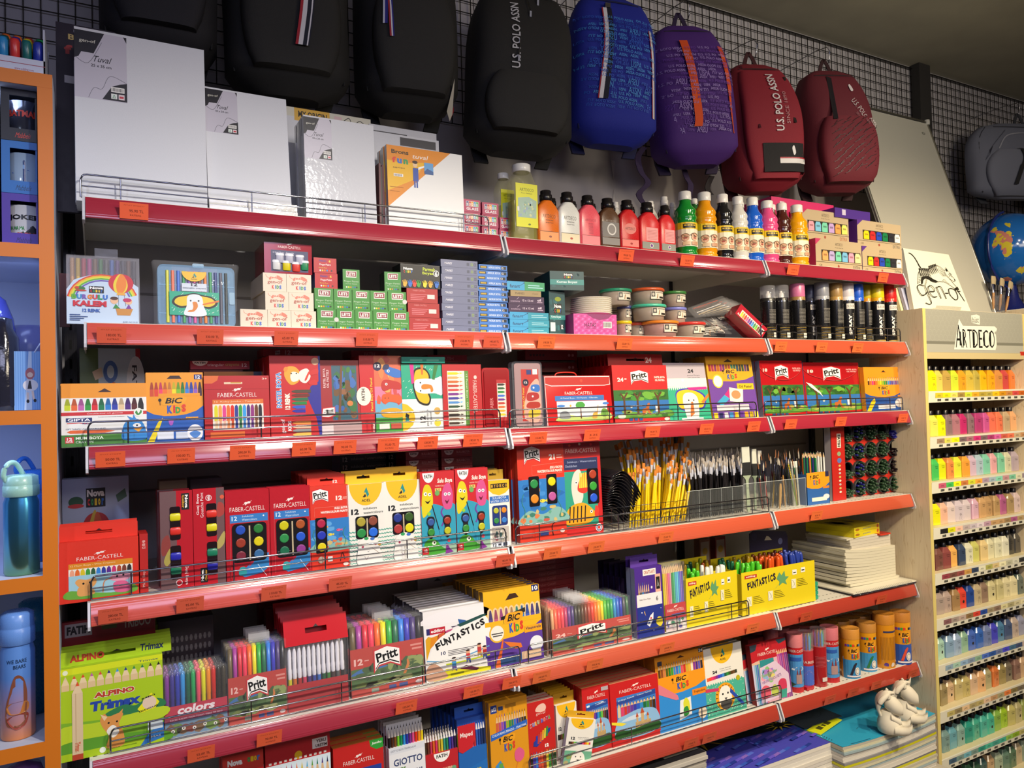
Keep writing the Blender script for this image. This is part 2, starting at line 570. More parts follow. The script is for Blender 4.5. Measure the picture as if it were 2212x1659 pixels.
for row in range(1,7):
 for bay in range(3):
  z=ZR[row][bay]
  x0,x1=BX[bay]+.004,BX[bay+1]-.004
  root=empty('shelf','%s shelf of the %s bay, white steel with a %s price rail'%(ROWN[row],BAYN[bay],'orange' if RAILC[(row,bay)]in(OR_,RD)else 'red'),'shelf',(x0,0,z),'shelves of the wall shelving')
  L=x1-x0
  b=B()
  wt=('d9d5cb','card')
  b.box(0,L,.002,YB-.013,-.003,0,wt)
  b.box(0,L,.0,.004,-.03,0,wt)
  b.box(0,L,.004,.05,-.032,-.030,wt)
  b.box(0,.003,.004,YB-.013,-.05,-.002,wt)
  b.box(L-.003,L,.004,YB-.013,-.05,-.002,wt)
  b.box(0,L,.15,.19,-.02,-.003,wt)
  n=int(L/.02)
  b.art(L,1,[('RS',[(0,0,0,0,wt)])])
  for k in range(n):
   for yy in(.02,.06):
    x=(k+.5)*L/n
    b.add([(x-.004,yy,.0003),(x+.004,yy,.0003),(x+.004,yy+.003,.0003),(x-.004,yy+.003,.0003)],[(0,1,2,3)],('3a3835','matt'))
  b.build('tray',root)
  b=B()
  pr=[(.0,.001)]
  for q in range(31):
   t=.045*q/30
   pr.append((rail_y(t)-.0006-.003*(1-(2*t/.045-1)**2)-(.0004 if q in(3,6,24,27)else 0),-t))
  pr+=[(rail_y(.045)+.002,-.046),(.0,-.0455)]
  b.loft([[(xx,y,z_)for y,z_ in pr]for xx in(.006,L-.006)],RAILC[(row,bay)])
  b.xprism([(rail_y(0),.0015),(.004,.0015),(.004,0),(rail_y(0),0)],.0,L,wt)
  b.build('price_rail',root)
  for xx in(0,L-.005):
   b=B()
   b.xprism([(.008,.002),(-.004,.002),(rail_y(.047)-.006,-.044),(rail_y(.05)-.004,-.052),(.0,-.056),(.012,-.05)],xx,xx+.005,('c9c9cf','plast'))
   b.build('side_bracket',root)
  for(px,s)in TICK.get((row,bay),[]):
   p=at(px,900,0).x-x0
   b=B()
   tw,th=.055,.034
   oc=(('f0643c','card')if RAILC[(row,bay)]not in(OR_,SA,RD)else(sh_(RAILC[(row,bay)][0]),'card'))
   y0=rail_y(.008)
   a=math.atan2(RO,RH)
   b.M=Matrix.Translation((p-tw/2,rail_y(.0425)-.0044,-.0425))@Matrix.Rotation(a+R_(random.Random(px).uniform(-2,2))*0,4,'X')@Matrix.Rotation(R_(0),4,'Y')
   b.box(0,tw,0,.0004,0,th,oc)
   b.art(tw,th,[('T','FIYAT ETIKETI',.5,.83,.7,.07,'b04428'),('T',s,.58,.5,.5,.17,'6c2a1c',.01),('T','KAYRAG',.55,.24,.38,.12,'8a3420')])
   b.M=None
   b.build('price_ticket',root)
def guard(row,pxa,pxb,labelx,Y=.014):
 X0,X1=at(pxa,900,Y).x,at(pxb,900,Y).x
 z=zs(row,(X0+X1)/2)
 h,r=.052,.0019
 b=B()
 ch=('96979f','metal')
 L=X1-X0
 k=.012
 pts=[(0,0,.003),(0,0,h-k),(.003,0,h-k*.35),(k*.5,0,h-k*.1),(k,0,h),(L-k,0,h),(L-k*.5,0,h-k*.1),(L-.003,0,h-k*.35),(L,0,h-k),(L,0,.003)]
 b.tube(pts,r*1.15,ch,8)
 b.tube([(0,0,h*.52),(L,0,h*.52)],r*.85,ch,6)
 b.tube([(0,0,.003),(L,0,.003)],r*.85,ch,6)
 n=max(2,round(L/.28))
 for i in range(n+1):
  x=.075+(L-.15)*i/n
  b.tube([(x,.001,.003),(x,.001,h)],r*.9,ch,6)
 b.build('wire_guard',loc=(X0,Y,z),label=labelx,cat='shelf guard',group='chrome wire guards on the shelf fronts')
guard(1,181,1066,'chrome wire guard in front of the canvases on the top left shelf')
guard(3,190,1080,'chrome wire guard across the third left shelf')
guard(3,1100,1634,'chrome wire guard before the case with a button flap, third middle shelf')
guard(3,1652,1951,'chrome wire guard on the third right shelf')
guard(2,1650,1951,'chrome wire guard in front of the spray cans')
guard(4,192,1086,'chrome wire guard across the fourth left shelf')
guard(4,1108,1654,'chrome wire guard before the paintbrushes, fourth middle shelf')
guard(5,229,1110,'chrome wire guard across the fifth left shelf')
guard(5,1128,1604,'chrome wire guard on the fifth middle shelf')
guard(6,1124,1668,'chrome wire guard on the lowest middle shelf')
# ---------------------------------------------------------------- left shelf unit with orange edges
YU=0.0
XR=at(122,900,YU).x
PWD=.027
wh,og=('b9c0d4','wall'),('d9791c','card')
b=B()
ztop=at(60,154,YU).z
lf=empty('display_unit','white display unit with orange edge bands, left of the red shelving','shelf unit',(XR,YU,0))
X0u=-.75-XR
b.box(-PWD,0,.002,.36,0,ztop,wh)
b.box(X0u-PWD,X0u,.002,.36,0,ztop,wh)
b.box(X0u,0,.36,.37,0,ztop,wh)
b.build('carcass',lf)
b=B();b.box(-PWD,0,-.0005,.002,0,ztop,og);b.build('edge_band',lf)
UB=[]
for yt in(153,526,887,1249,1612,1975):
 z=at(50,yt,YU).z
 UB.append(z)
 b=B()
 b.box(X0u,-PWD,.002,.36,z-.028,z,wh)
 b.build('board',lf)
 b=B();b.box(X0u,-PWD if yt>200 else 0,-.0008,.0018,z-.028,z+.0003,og);b.build('edge_band',lf)
for z in UB[:3]:
 area((XR-.3,.05,z-.032),(XR-.3,.12,z-.3),.9,(.45,.58,1.0),.5,.02)  # bluish LED strips under the upper boards of the unit
 # ---------------------------------------------------------------- printed motifs
WH,BK='f4f2ee','141416'
RBW=['e8d21c','e88a1c','d9341c','d94f8a','7a2f8f','2b3aa8','2f8fd6','1d8f58','6fbf2c','7a4a24','4a2a18','17171a']
RB2=['7a2f8f','37308a','2b3aa8','2f8fd6','0f5f48','1d9f58','e8506a','d8d81c','e88a1c','c9241c','2a2420','3a3428']
RB3=['6a5a3a','a83a9a','d9243a','ef3a5a','ef6a1c','e8e01c','2fae3a','1d6f48','2f7fe0','3a3ab8','4a3a78','2a2a30']
def sh(c,k):
 c=c.lstrip('#')
 return ''.join('%02x'%max(0,min(255,int(int(c[i:i+2],16)*k)))for i in(0,2,4))
def blobs(u0,v0,u1,v1,cols,n,seed,r=(.04,.1),asp=1.0):
 rd=random.Random(seed)
 o=[]
 for i in range(n):
  a,b_=rd.uniform(*r),rd.uniform(*r)*asp
  k=8
  u,v=rd.uniform(u0+a,u1-a),rd.uniform(v0+b_,v1-b_)
  o.append((rd.choice(cols),[(u+a*(1+rd.uniform(-.25,.25))*math.cos(6.283*j/k),v+b_*(1+rd.uniform(-.25,.25))*math.sin(6.283*j/k))for j in range(k)]))
 out=[]
 for i in range(0,len(o),4):
  out.append(('PS',o[i:i+4]))
 return out
def forest(u0,v0,u1,v1,seed=1):
 W,H=u1-u0,v1-v0
 o=[('R',0,0,1,1,'2f6fb4'),('R',0,.62,1,1,'2f6a2c'),('S','5f9a3a',0,0,.3,.22,.6,.12,1,.25,1,0)]
 o+=blobs(0,.6,1,1,['3f8a34','2a5a24','6aa83a','1f4a20','4f7a2a'],28,seed,(.05,.11),1.1)
 o+=blobs(0,0,1,.3,['4f8a34','7aa040','3a6a2a','a8a050'],16,seed+1,(.04,.09),.8)
 for u in(.18,.42,.8):
  o+=[('P','5a3a22',u-.02,.12,u+.02,.12,u+.015,.7,u+.08,.9,u+.05,.92,u,.76,u-.05,.9,u-.07,.88,u-.015,.66)]
 o+=[('S','b8622c',.5,.3,.56,.34,.6,.5,.64,.5,.62,.3,.66,.1,.62,.1,.58,.25,.53,.1,.5,.1),('E',.3,.4,.02,.05,'d8d0c0'),('P',WH,.74,.2,.78,.2,.78,.42,.74,.42)]
 return[('G',u0,v0,u1,v1,o)]
def sea(u0,v0,u1,v1,seed=1):
 o=[('R',0,0,1,1,'2a78c0'),('S','7fb0a8',0,0,.2,.3,.5,.2,.8,.34,1,.2,1,0)]
 o+=blobs(0,.3,1,1,['3f8ad0','2468b0','5aa0d8'],16,seed,(.06,.14),.6)
 o+=blobs(0,0,1,.4,['5fa08a','c8b070','d07a4a','3a7a6a','c05a4a'],18,seed+2,(.03,.08),.9)
 for(u,v,c)in((.35,.75,'e8a030'),(.5,.5,'e8d040'),(.72,.62,'d85a8a')):
  o+=[('E',u,v,.06,.04,c),('P',c,u+.05,v,u+.1,v+.04,u+.1,v-.04),('E',u-.03,v+.005,.008,.012,BK)]
 o+=[('LS','3a8a6a',.0015,.85,.1,.9,.3,.83,.5,.9,.7),('LS','3a8a6a',.0015,.08,.1,.12,.3,.06,.5,.1,.68)]
 return[('G',u0,v0,u1,v1,o)]
def pens(u0,u1,v0,v1,cols,kind='pencil',tip=.35,gap=.12,body=None):
 n=len(cols)
 d=(u1-u0)/n
 rs,ps=[],[]
 for i,c in enumerate(cols):
  a,b_=u0+d*(i+gap/2),u0+d*(i+1-gap/2)
  m=(a+b_)/2
  vt=v1-(v1-v0)*tip
  if kind=='pencil':
   rs.append((a,v0,b_,vt,c))
   vm=vt+(v1-vt)*.65
   ps.append(('dcb98a',[(a,vt),(b_,vt),(m+(b_-a)*.18,vm),(m-(b_-a)*.18,vm)]))
   ps.append((c,[(m-(b_-a)*.18,vm),(m+(b_-a)*.18,vm),(m,v1)]))
  elif kind=='wood':
   rs.append((a,v0,b_,vt,'dcbf90'))
   vm=vt+(v1-vt)*.6
   ps.append(('e8d0a4',[(a,vt),(b_,vt),(m+(b_-a)*.22,vm),(m-(b_-a)*.22,vm)]))
   ps.append((c,[(m-(b_-a)*.22,vm),(m+(b_-a)*.22,vm),(m,v1)]))
  elif kind=='crayon':
   rs.append((a,v0,b_,vt,c))
   ps.append((sh(c,.8),[(a,vt),(b_,vt),(m+(b_-a)*.2,v1),(m-(b_-a)*.2,v1)]))
  elif kind=='round':
   rs.append((a,v0,b_,vt,c))
   ps.append((c,[(a,vt),(b_,vt),(b_-(b_-a)*.1,vt+(v1-vt)*.6),(m,v1),(a+(b_-a)*.1,vt+(v1-vt)*.6)]))
 return[('RS',rs),('PS',ps)]
def pritt(u0,v0,u1,v1):
 return[('G',u0,v0,u1,v1,[('P','c8202a',.0,.0,.18,.24,.62,.3,1.0,.1,1.0,.84,.5,1.02,.0,.9),('P',WH,.05,.08,.2,.3,.6,.36,.95,.18,.95,.8,.5,.96,.05,.84),
('P',BK,.07,.13,.2,.34,.6,.4,.93,.24,.93,.29,.6,.45,.2,.39,.07,.19),('T','Pritt',.49,.63,.78,.36,BK,.03,.0,9)])]
def bic(u0,v0,u1,v1):
 return[('G',u0,v0,u1,v1,[('S','e8a020',.12,.55,.2,.95,.5,1.0,.88,.95,.8,.58,.5,.5),('T','BiC',.5,.76,.5,.32,BK,.03,.3),('E',.06,.8,.05,.09,BK),('L',BK,.0012,.06,.72,.07,.52),
('T','K',.36,.28,.16,.44,'2456b8',.06),('T','i',.5,.3,.06,.42,'d8243a',.06),('T','D',.62,.24,.16,.36,'2f9a48',.05),('T','S',.8,.34,.14,.42,'d83a2a',.06)])]
def adel(u,v,w,h,c='1f1f22'):
 """disc hanging from the top edge at v with the two-leaf mark"""
 n=14
 p=[]
 for i in range(n+1):
  t=math.pi*i/n
  p+=[u-w/2*math.cos(t),v-h*math.sin(t)]
 return[('P','ecb81e')+tuple(p),('P',c,u-w*.1,v-h*.6,u-w*.02,v-h*.45,u+w*.01,v-h*.58,u-w*.04,v-h*.62),
('P','1d8a86',u-w*.07,v-h*.44,u+w*.02,v-h*.14,u+w*.1,v-h*.5,u+w*.04,v-h*.62,u+w*.01,v-h*.45,u-w*.02,v-h*.38),('T','ADEL',u,v-h*.76,w*.27,h*.12,c,.02)]
def faber(u,v,w,h,c='f0e2dc'):
 return[('T','FABER-CASTELL',u,v,w,h,c,-.005),('E',u-w*.04,v+h*1.25,w*.05,h*.28,c),('E',u+w*.04,v+h*1.4,w*.05,h*.25,c),('L',c,.0007,u-w*.13,v+h*.95,u+w*.12,v+h*1.75),
('P',c,u-w*.07,v+h*.8,u-w*.05,v+h*.8,u-w*.03,v+h*1.2,u-w*.06,v+h*1.2)]
def fatih(u,v,w,h,c='b8202a'):
 n=12
 p=[]
 for i in range(n+1):
  t=math.pi*i/n
  p+=[u-w/2*math.cos(t),v-h*math.sin(t)]
 return[('P',WH)+tuple(p),('T','FATIH',u,v-h*.35,w*.68,h*.38,BK,.03)]
def nova(u0,v0,u1,v1):
 ls=[('C','d8342a'),('o','2f9a48'),('l','e8c21c'),('o','e8c21c'),('r','2f6fc8')]
 return[('G',u0,v0,u1,v1,[('R',0,0,1,1,BK),('T','Nova',.5,.74,.9,.38,WH,.05)]+[('T',a,.14+.18*i,.27,.12,.36,c,.05)for i,(a,c)in enumerate(ls)])]
def elephant(u0,v0,u1,v1):
 rd=random.Random(4)
 cf=[(WH,[(x,y),(x+.03,y+.05),(x+.035,y+.045),(x+.005,y-.005)])for x,y in[(rd.uniform(.02,.95),rd.uniform(.03,.9))for _ in range(60)]]
 return[('G',u0,v0,u1,v1,[('R',0,0,1,1,'22a583'),('PS',cf),('S',BK,.33,.88,.12,.78,.05,.5,.2,.3,.4,.34,.62,.34,.82,.3,.97,.52,.86,.8,.66,.88,.5,.95),
('S','e3c01c',.33,.82,.15,.72,.1,.52,.22,.38,.38,.42,.6,.42,.8,.38,.92,.54,.84,.74,.66,.82,.5,.88),
('S','dfe6ea',.36,.8,.5,.9,.64,.8,.68,.4,.72,-.0,.3,-.0,.34,.4),('C',.42,.62,.018,BK),('C',.58,.62,.018,BK),
('S','d8812c',.46,.56,.54,.56,.56,.36,.48,.16,.36,.14,.38,.2,.45,.24,.47,.38),('P','d8702c',.66,.44,1,.6,1,.68,.66,.5)])]
def slot(b,W,H,y,z0,c):
 """hanging tab with a slot, standing on z0"""
 a,d=W*.33,W*.67
 zc,hh=z0+H*.5,H*.1
 b.box(0,W,y,y+.0012,z0,zc-hh,c)
 b.box(0,W,y,y+.0012,zc+hh,z0+H,c)
 b.box(0,a,y,y+.0012,zc-hh,zc+hh,c)
 b.box(d,W,y,y+.0012,zc-hh,zc+hh,c)
 b.prism([(W*.46,zc+hh),(W*.5,zc+hh*2.2),(W*.54,zc+hh),(W*.54,zc+hh*1.01),(W*.46,zc+hh*1.01)],y-.0001,y+.0001,'1a0a08')
def fit(xl,xr,yt,z0,Y,yaw=0.0,lean=0.0,ymid=None):
 """front face from photo columns xl..xr and the row yt of its top left corner, foot at height z0 on plane Y"""
 ym=ymid or yt+60
 d=ray(xr,ym)
 p0=at(xl,ym,Y)
 c,s=math.cos(yaw),math.sin(yaw)
 # CAM + d t = p0 + (c,s) w in plan
 det=d.x*(-s)+c*d.y
 w_=(d.x*(p0.y-CAM.y)-d.y*(p0.x-CAM.x))/-det if abs(det)>1e-9 else .1
 w_=abs(w_)
 H=.1
 for _ in range(6):
  H=(at(xl,yt,Y+H*math.sin(lean)).z-z0)/max(math.cos(lean),.3)
 return p0.x,w_,H
PK='packet'
def carton(name,label,cat,xl,xr,yt,z0,Y,D,col,art=(),tab=None,yaw=0,lean=0,side=(),group=None,fin='card',top=None,H=None,W=None,win=None,back=0,bdy=None,blabel=None,bgroup=None,brise=0.0,parent=None,sidec=None,ymid=None):
 yaw,lean=R_(yaw),R_(lean)
 if isinstance(z0,int):
  z0=zs(z0,at(xl,900,Y).x)
 X,w_,h_=fit(xl,xr,yt,z0,Y,yaw,lean,ymid)
 W,H=W or w_,H or h_
 th=0
 if tab:
  th=tab[0]*H
  H-=th
 b=B()
 c=(col,fin)
 b.box(0,W,0,D,0,H,c,(top,fin)if top else None,(sidec,fin)if sidec else None)
 b.art(W,H,art)
 if side:
  b.M=Matrix.Rotation(R_(-90),4,'Z')@Matrix.Translation((-D,0,0))
  b.art(D,H,side)
  b.M=None
 o=b.build(name,loc=(X,Y,z0),rot=(-lean,0,yaw),label=label,cat=cat,group=group)
 if tab:
  b=B()
  tc=(tab[1],fin)
  slot(b,W,th,D-.0014,H+.0002,tc)
  if len(tab)>2:
   b.art(W,th,tab[2],D-.0014,0,H)
  b.build('hang_tab',o)
 if win:
  win(o,W,H)
 for k in range(1,back+1):
  rd=random.Random(k*7+int(xl))
  dy=(bdy or(D+.0015)/math.cos(lean))*k
  copy_tree(o,(X+rd.uniform(-.002,.002)-math.sin(yaw)*dy,Y+dy*math.cos(yaw)+.001,z0),(-lean,0,yaw),blabel,bgroup or blabel)
 return o
def pans(o,W,H,u0,v0,u1,v1,cols,rows,two=True,brush=True,r=.011,tray='181416'):
 """window of a watercolour box: dark tray with paint tablets and a brush"""
 b=B()
 x0,x1,z0,z1=u0*W,u1*W,v0*H,v1*H
 b.rbox(x0,x1,-.0014,-.0004,z0,z1,min(x1-x0,z1-z0)*.12,(tray,'gloss'))
 t=b.build('window',o)
 k=0
 for i in range(rows):
  for j in((0,1)if two else(0,)):
   b=B()
   cx=x0+(x1-x0)*((.24,.76)[j]if two else .5)
   cz=z1-(z1-z0)*(i+.5)/rows
   rr=min(r,(x1-x0)*(.2 if two else .38),(z1-z0)/rows*.42)
   c=cols[k%len(cols)]
   k+=1
   b.M=Matrix.Translation((cx,-.0014,cz))@Matrix.Rotation(R_(90),4,'X')
   b.lathe([(rr,0),(rr*.98,.0009),(rr*.8,.0012),(.0005,.0007)],(c,'plast'),14)
   b.M=None
   b.build('paint_tablet',t)
 if brush:
  b=B()
  xm=(x0+x1)/2
  b.box(xm-.0016,xm+.0016,-.0026,-.0015,z0+.004,z1-.006,('c8b896','plast'))
  b.build('brush',t)
 return t
 # ================================================================ ROW 1
Z1=ZR[1][0]
def tuval(size):
 return[('R',.0,.595,.385,.985,'c9c5d2'),('P','23222a',.0,.985,.22,.985,.14,.86,.05,.86,.03,.83,0,.82),('T','gen-of',.095,.925,.12,.025,'d8d6c8',.01),('P','23222a',.36,.985,.385,.985,.385,.95),
('P','23222a',.2,.6,.385,.6,.385,.71,.33,.7,.27,.68),('T','Tuval',.2,.83,.13,.035,'1c1c22',0,.35),('T',size,.195,.79,.15,.016,'1c1c22',.01),('LS','3a3a44',.0006,.1,.6,.14,.66,.2,.66,.26,.74,.385,.71),
('LS','3a3a44',.0006,.0,.83,.1,.8,.2,.93),('R',.265,.65,.365,.68,WH),('RS',[(.27+.009*i,.655,.274+.009*i,.675,BK)for i in range(10)]),('R',.265,.61,.31,.64,'e6ece8'),('T','\u0394',.287,.625,.025,.02,'2f8a58'),
('R',.32,.61,.365,.64,'e8d8dc'),('R',.327,.618,.358,.63,'c83a4a')]
def canvas(label,xl,xr,yt,Y,z0,lean,art,D=.017,yaw=0,fin='paper',col='dcdee4',nback=0,bl=None,H=None):
 return carton('stretched_canvas',label,'canvas',xl,xr,yt,z0,Y,D,col,art,lean=lean,fin=fin,group='stretched canvases on the top shelf',yaw=yaw,back=nback,blabel=bl,H=H)
canvas('largest white canvas, marked 25 x 35 cm, left end of the top shelf',160,443,56,.035,Z1,3,tuval('25 x 35 cm'),nback=4,bl='white canvas in the file right behind the largest canvas')
for k in range(2):
 b=B();b.box(0,.20,0,.2,0,.018,('e6e4dc','wrap'))
 p=at(452,440,.035)
 b.build('stretched_canvas',loc=(p.x,.032+.004*k,Z1+.0185*k),label='canvas lying flat under the leaning 18 x 24 canvas, %s of two'%('lower','upper')[k],cat='canvas',group='canvases lying flat')
canvas('white 18 x 24 cm canvas standing on flat canvases, second from the left',447,626,187,.05,Z1+.037,8,tuval('18 x 24 cm'),yaw=0,nback=3,bl='white canvas in the file behind the second leaning canvas')
o=canvas('shrink-wrapped white 18 x 24 cm canvas, third from the left with crinkled film',659,811,248,.03,Z1,3,tuval('18 x 24 cm'),fin='wrap',nback=4,bl='film-wrapped canvas in the stack behind the crinkled canvas')
b=B();b.box(-.003,.165,-.003,.02,-.001,.236,('f0f0f0','film'))
br=[('R',0,0,1,1,'e9eaea'),('P','df8a1e',0,.26,.84,1,0,1),('P','e8b41e',0,.45,.35,.62,.5,.84,.2,.8,0,.82),('T','Brons',.17,.93,.22,.05,'3a2a14',.03),('T','tuval',.43,.9,.2,.05,WH,.0,.3),('T','f',.09,.83,.05,.07,'d83a2a',.05),('T','u',.16,.82,.06,.06,'2f6fc8',.05),
('T','n',.24,.82,.06,.06,'2f9a58',.05),('T','series',.15,.74,.15,.02,'5a3a14'),('E',.36,.8,.03,.035,'e8c49a'),('E',.36,.83,.035,.02,'3a2420'),('R',.33,.6,.4,.76,'2f4fa8'),('R',.34,.52,.36,.6,'2f4fa8'),('R',.37,.52,.39,.6,'2f4fa8'),('P',WH,.4,.74,.48,.78,.48,.8,.4,.77),
('P','5fa0d8',.48,.7,.6,.7,.6,.84,.48,.84),('P','2f5a98',.48,.7,.6,.7,.6,.74,.52,.77,.48,.73),('R',.08,.63,.2,.665,WH),('RS',[(.09+.01*i,.635,.095+.01*i,.66,BK)for i in range(10)]),('R',.03,.45,.15,.455,'a86a14'),('R',.03,.5,.2,.505,'a86a14')]
canvas('canvas with an orange triangular corner print, rightmost of the leaning canvases',838,1001,312,.03,Z1,2,br,fin='wrap',nback=3,bl='canvas filed behind the one with the orange corner')
canvas('white canvas with a yellow header strip, standing behind the crinkled canvas',600,804,226,.20,Z1,2,[('R',0,.93,1,1,'d9d6c4'),('R',.18,.9,.55,1,'e0b040'),('T','MY ORIGIN',.37,.955,.3,.05,'2a2414',.03),('R',.6,.93,.68,.98,'e0c0c0'),('LS','3a3a3a',.002,.7,.95,.76,.98,.8,.93,.88,.97,.95,.93)])
canvas('film-wrapped canvas standing furthest back, behind the orange-cornered one',800,945,267,.19,Z1,1,[('R',.05,.8,.55,.95,'55555a')],fin='wrap')
canvas('film-wrapped canvas between the furthest one and the orange-cornered one',808,950,283,.14,Z1,1,[('R',.4,.9,.95,.98,'4a4a50')],fin='wrap')
for k in range(5):
 b=B();b.box(0,.005,0,.12,0,.17-.006*(k%2),(('5a1a24','2a2226','6a2a30','1e1c22','7a7468')[k],'card'))
 p=at(823+4*k,470,.05)
 b.build('sketch_pad',loc=(at(819,470,.05).x+.0064*k,.045+.006*k,Z1),label='thin dark pad standing on edge left of the orange-cornered canvas',cat='sketch pad',group='pads standing on edge')
p=at(121,-20,.33)
b=B();b.box(0,.27,0,.012,0,.44,('241c2c','card'))
b.art(.27,.44,[('T','Brons',.2,.93,.22,.03,'c8b070',.03),('T','Siyah',.5,.95,.13,.02,'d8d0d8',0,.3),('T','tuval',.52,.9,.3,.05,'e0d8e0',0,.3),('T','Black canvas',.78,.88,.2,.025,'d0c8d0',0,.3),('T','f',.09,.86,.06,.05,'a83a3a',.05),('T','u',.17,.85,.07,.04,'3a6a3a',.05),('T','n',.26,.85,.08,.04,'3a5aa0',.05),
('E',.46,.85,.03,.02,'c8a080'),('R',.43,.75,.49,.83,'8a8a98'),('P','8090a0',.62,.76,.8,.77,.8,.84,.62,.83),('R',.06,.68,.2,.72,'b8b4b8')])
b.build('canvas_pad',loc=(at(121,200,.15).x,.15,Z1),rot=(R_(-3),0,0),label='black canvas pad with coloured lettering, standing at the top left corner behind the canvases',cat='canvas pad')
# magenta paint cartons
sg=[('R',.14,.44,.86,.86,WH)]+[('RS',[(.16+.14*i,.46,.29+.14*i,.84,c)for i,c in enumerate(('3a2a78','c83a2a','e8a020','2f8fc8','2f9a48'))])]+[('T',a,.225+.14*i,.6,.08,.22,WH,.04)for i,a in enumerate('SUDOR')]+[('T','GLASS',.5,.25,.7,.22,'f0e8ee',.03)]
k=0
for col,(xa,xb,ys)in enumerate(((1002,1039,(478,440,402)),(1042,1078,(479,442,404)),(1080,1105,(487,450)))):
 zz=Z1
 for r,y in enumerate(ys):
  X,W,H=fit(xa,xb,y,zz,.045+.01*col)
  H=.034
  b=B();b.box(0,W-.001,0,.06,0,H,('a81e58','card'));b.art(W,H,sg)
  b.build('glass_paint_carton',loc=(X,.045+.01*col,zz),label='small magenta carton with rainbow lettering, column %s from the left, %s up'%(ORD[col],ORD[r]),cat='paint carton',group='small magenta cartons on the top shelf')
  zz+=H+.0006
  # bottles of the top shelf
def bprof(W,D,H,sh_,nk,z0=0.0):
 def rr(w,d,z,r):
  return[(x,y,z)for x,y in rrect(-w/2,w/2,-d/2,d/2,r,2)]
 r=min(W,D)*.22
 return[rr(W*.96,D*.94,z0,r*.8),rr(W,D,z0+H*.02,r),rr(W,D,z0+H*(1-sh_),r),rr(W*.82,D*.85,z0+H*(1-sh_*.55),r*.8),rr(nk*1.15,nk*1.15,z0+H*(1-sh_*.12),nk*.4),rr(nk,nk,z0+H,nk*.4)]
def acrylic(name,label,xl,xr,y_sh,y_cap0,y_cap1,Y,z0,col,capc,art,group,capw=.52,D=.032,fin='plast'):
 X,W,H=fit(xl,xr,y_cap1,z0,Y-D/2)
 Hs=(at((xl+xr)/2,y_cap0,Y).z-z0)
 Ht=(at((xl+xr)/2,y_cap1,Y).z-z0)
 nk=W*capw*.8
 t=empty(name,label,'paint bottle',(X+W/2,Y,z0),group)
 b=B()
 b.loft(bprof(W,D,Hs,.24,nk),(col,fin))
 b.art(W*.86,Hs*.72,art,-D/2-.0001,-W*.43,Hs*.03)
 b.build('bottle_body',t)
 b=B()
 cr=W*capw/2
 b.lathe([(cr*.92,Hs),(cr,Hs+.001),(cr,Ht-(Ht-Hs)*.42),(cr*.84,Ht-(Ht-Hs)*.36),(cr*.84,Ht-.001),(cr*.8,Ht)],(capc,'plast'),18)
 b.build('cap',t)
 return t
def alab(c,dark='2a2018',pl=None,brown='8a4a3a'):
 pl=pl or sh(c,1.25)
 return[('T','ARTDECO',.5,.83,.7,.12,dark,-.01),('T','Akrilik Boya',.52,.7,.42,.045,dark,.01),('T','Acrylic Paint',.52,.62,.42,.045,dark,.01),('R',.0,.33,1,.345,'241c18'),('R',.0,.05,1,.33,pl),('E',.55,.18,.08,.035,brown)]
gA='flat acrylic paint bottles with black caps'
acrylic('paint_bottle','orange paint bottle with black flip cap, beside the tall yellow-labelled bottle',1163,1209,452,436,414,.04,ZR[1][1],'e0701a','1a1718',alab('e0701a',pl='ee9a5c'),gA)
acrylic('paint_bottle','white paint bottle with black flip cap, between the orange and pink ones',1209,1254,455,440,418,.04,ZR[1][1],'dfe0da','1a1718',alab('e8e8e0',pl='e8dcb8',brown='b84a3a'),gA)
pk=[('T','ARTDECO',.5,.84,.6,.08,'b83a50')]+[('R',.38,.4+.04*i,.64,.412+.04*i,'a83a50')for i in range(9)]+[('R',0,.33,1,.34,'401418'),('R',0,.05,1,.33,'f08a90')]
acrylic('paint_bottle','salmon pink paint bottle with black flip cap',1254,1298,460,446,425,.04,ZR[1][1],'ec5a68','1a1718',pk,gA)
acrylic('paint_bottle','brown paint bottle with an oval grey label',1298,1341,464,452,431,.04,ZR[1][1],'5a3c26','1a1718',[('R',.02,.36,.98,.86,'7c7876'),('E',.55,.62,.26,.2,'d8d6d2'),('E',.55,.62,.2,.15,'8a8684'),('T','ARTDECO',.5,.9,.6,.06,'b0a8a0'),('R',0,.33,1,.34,'1a1418'),('R',0,.1,1,.33,'8c8884')],gA)
acrylic('paint_bottle','red paint bottle with a pale oval mark, right of the brown one',1341,1382,468,456,435,.04,ZR[1][1],'cc2024','1a1718',[('E',.5,.7,.36,.18,'e08078'),('T','ARTDECO',.5,.7,.6,.09,'3a1014'),('R',0,.33,1,.34,'3a0a0c'),('R',0,.1,1,.33,'e88078'),('E',.55,.2,.08,.035,'a02020')],gA)
rl=[('R',.25,.36,.95,.82,'e8a0a0')]+[('R',.32,.42+.05*i,.9,.43+.05*i,'b84a50')for i in range(7)]+[('R',0,.08,1,.32,'8c9088'),('C',.55,.2,.1,'e8e8e0'),('C',.55,.2,.07,'6a2a8a')]
acrylic('paint_bottle','scarlet paint bottle with a pink square label and grey band, left of a pair',1384,1426,474,462,440,.04,ZR[1][1],'d42228','1a1718',rl,gA)
acrylic('paint_bottle','scarlet paint bottle with a pink square label, last before the green bottle',1427,1461,478,467,447,.042,ZR[1][1],'d42228','1a1718',rl,gA)
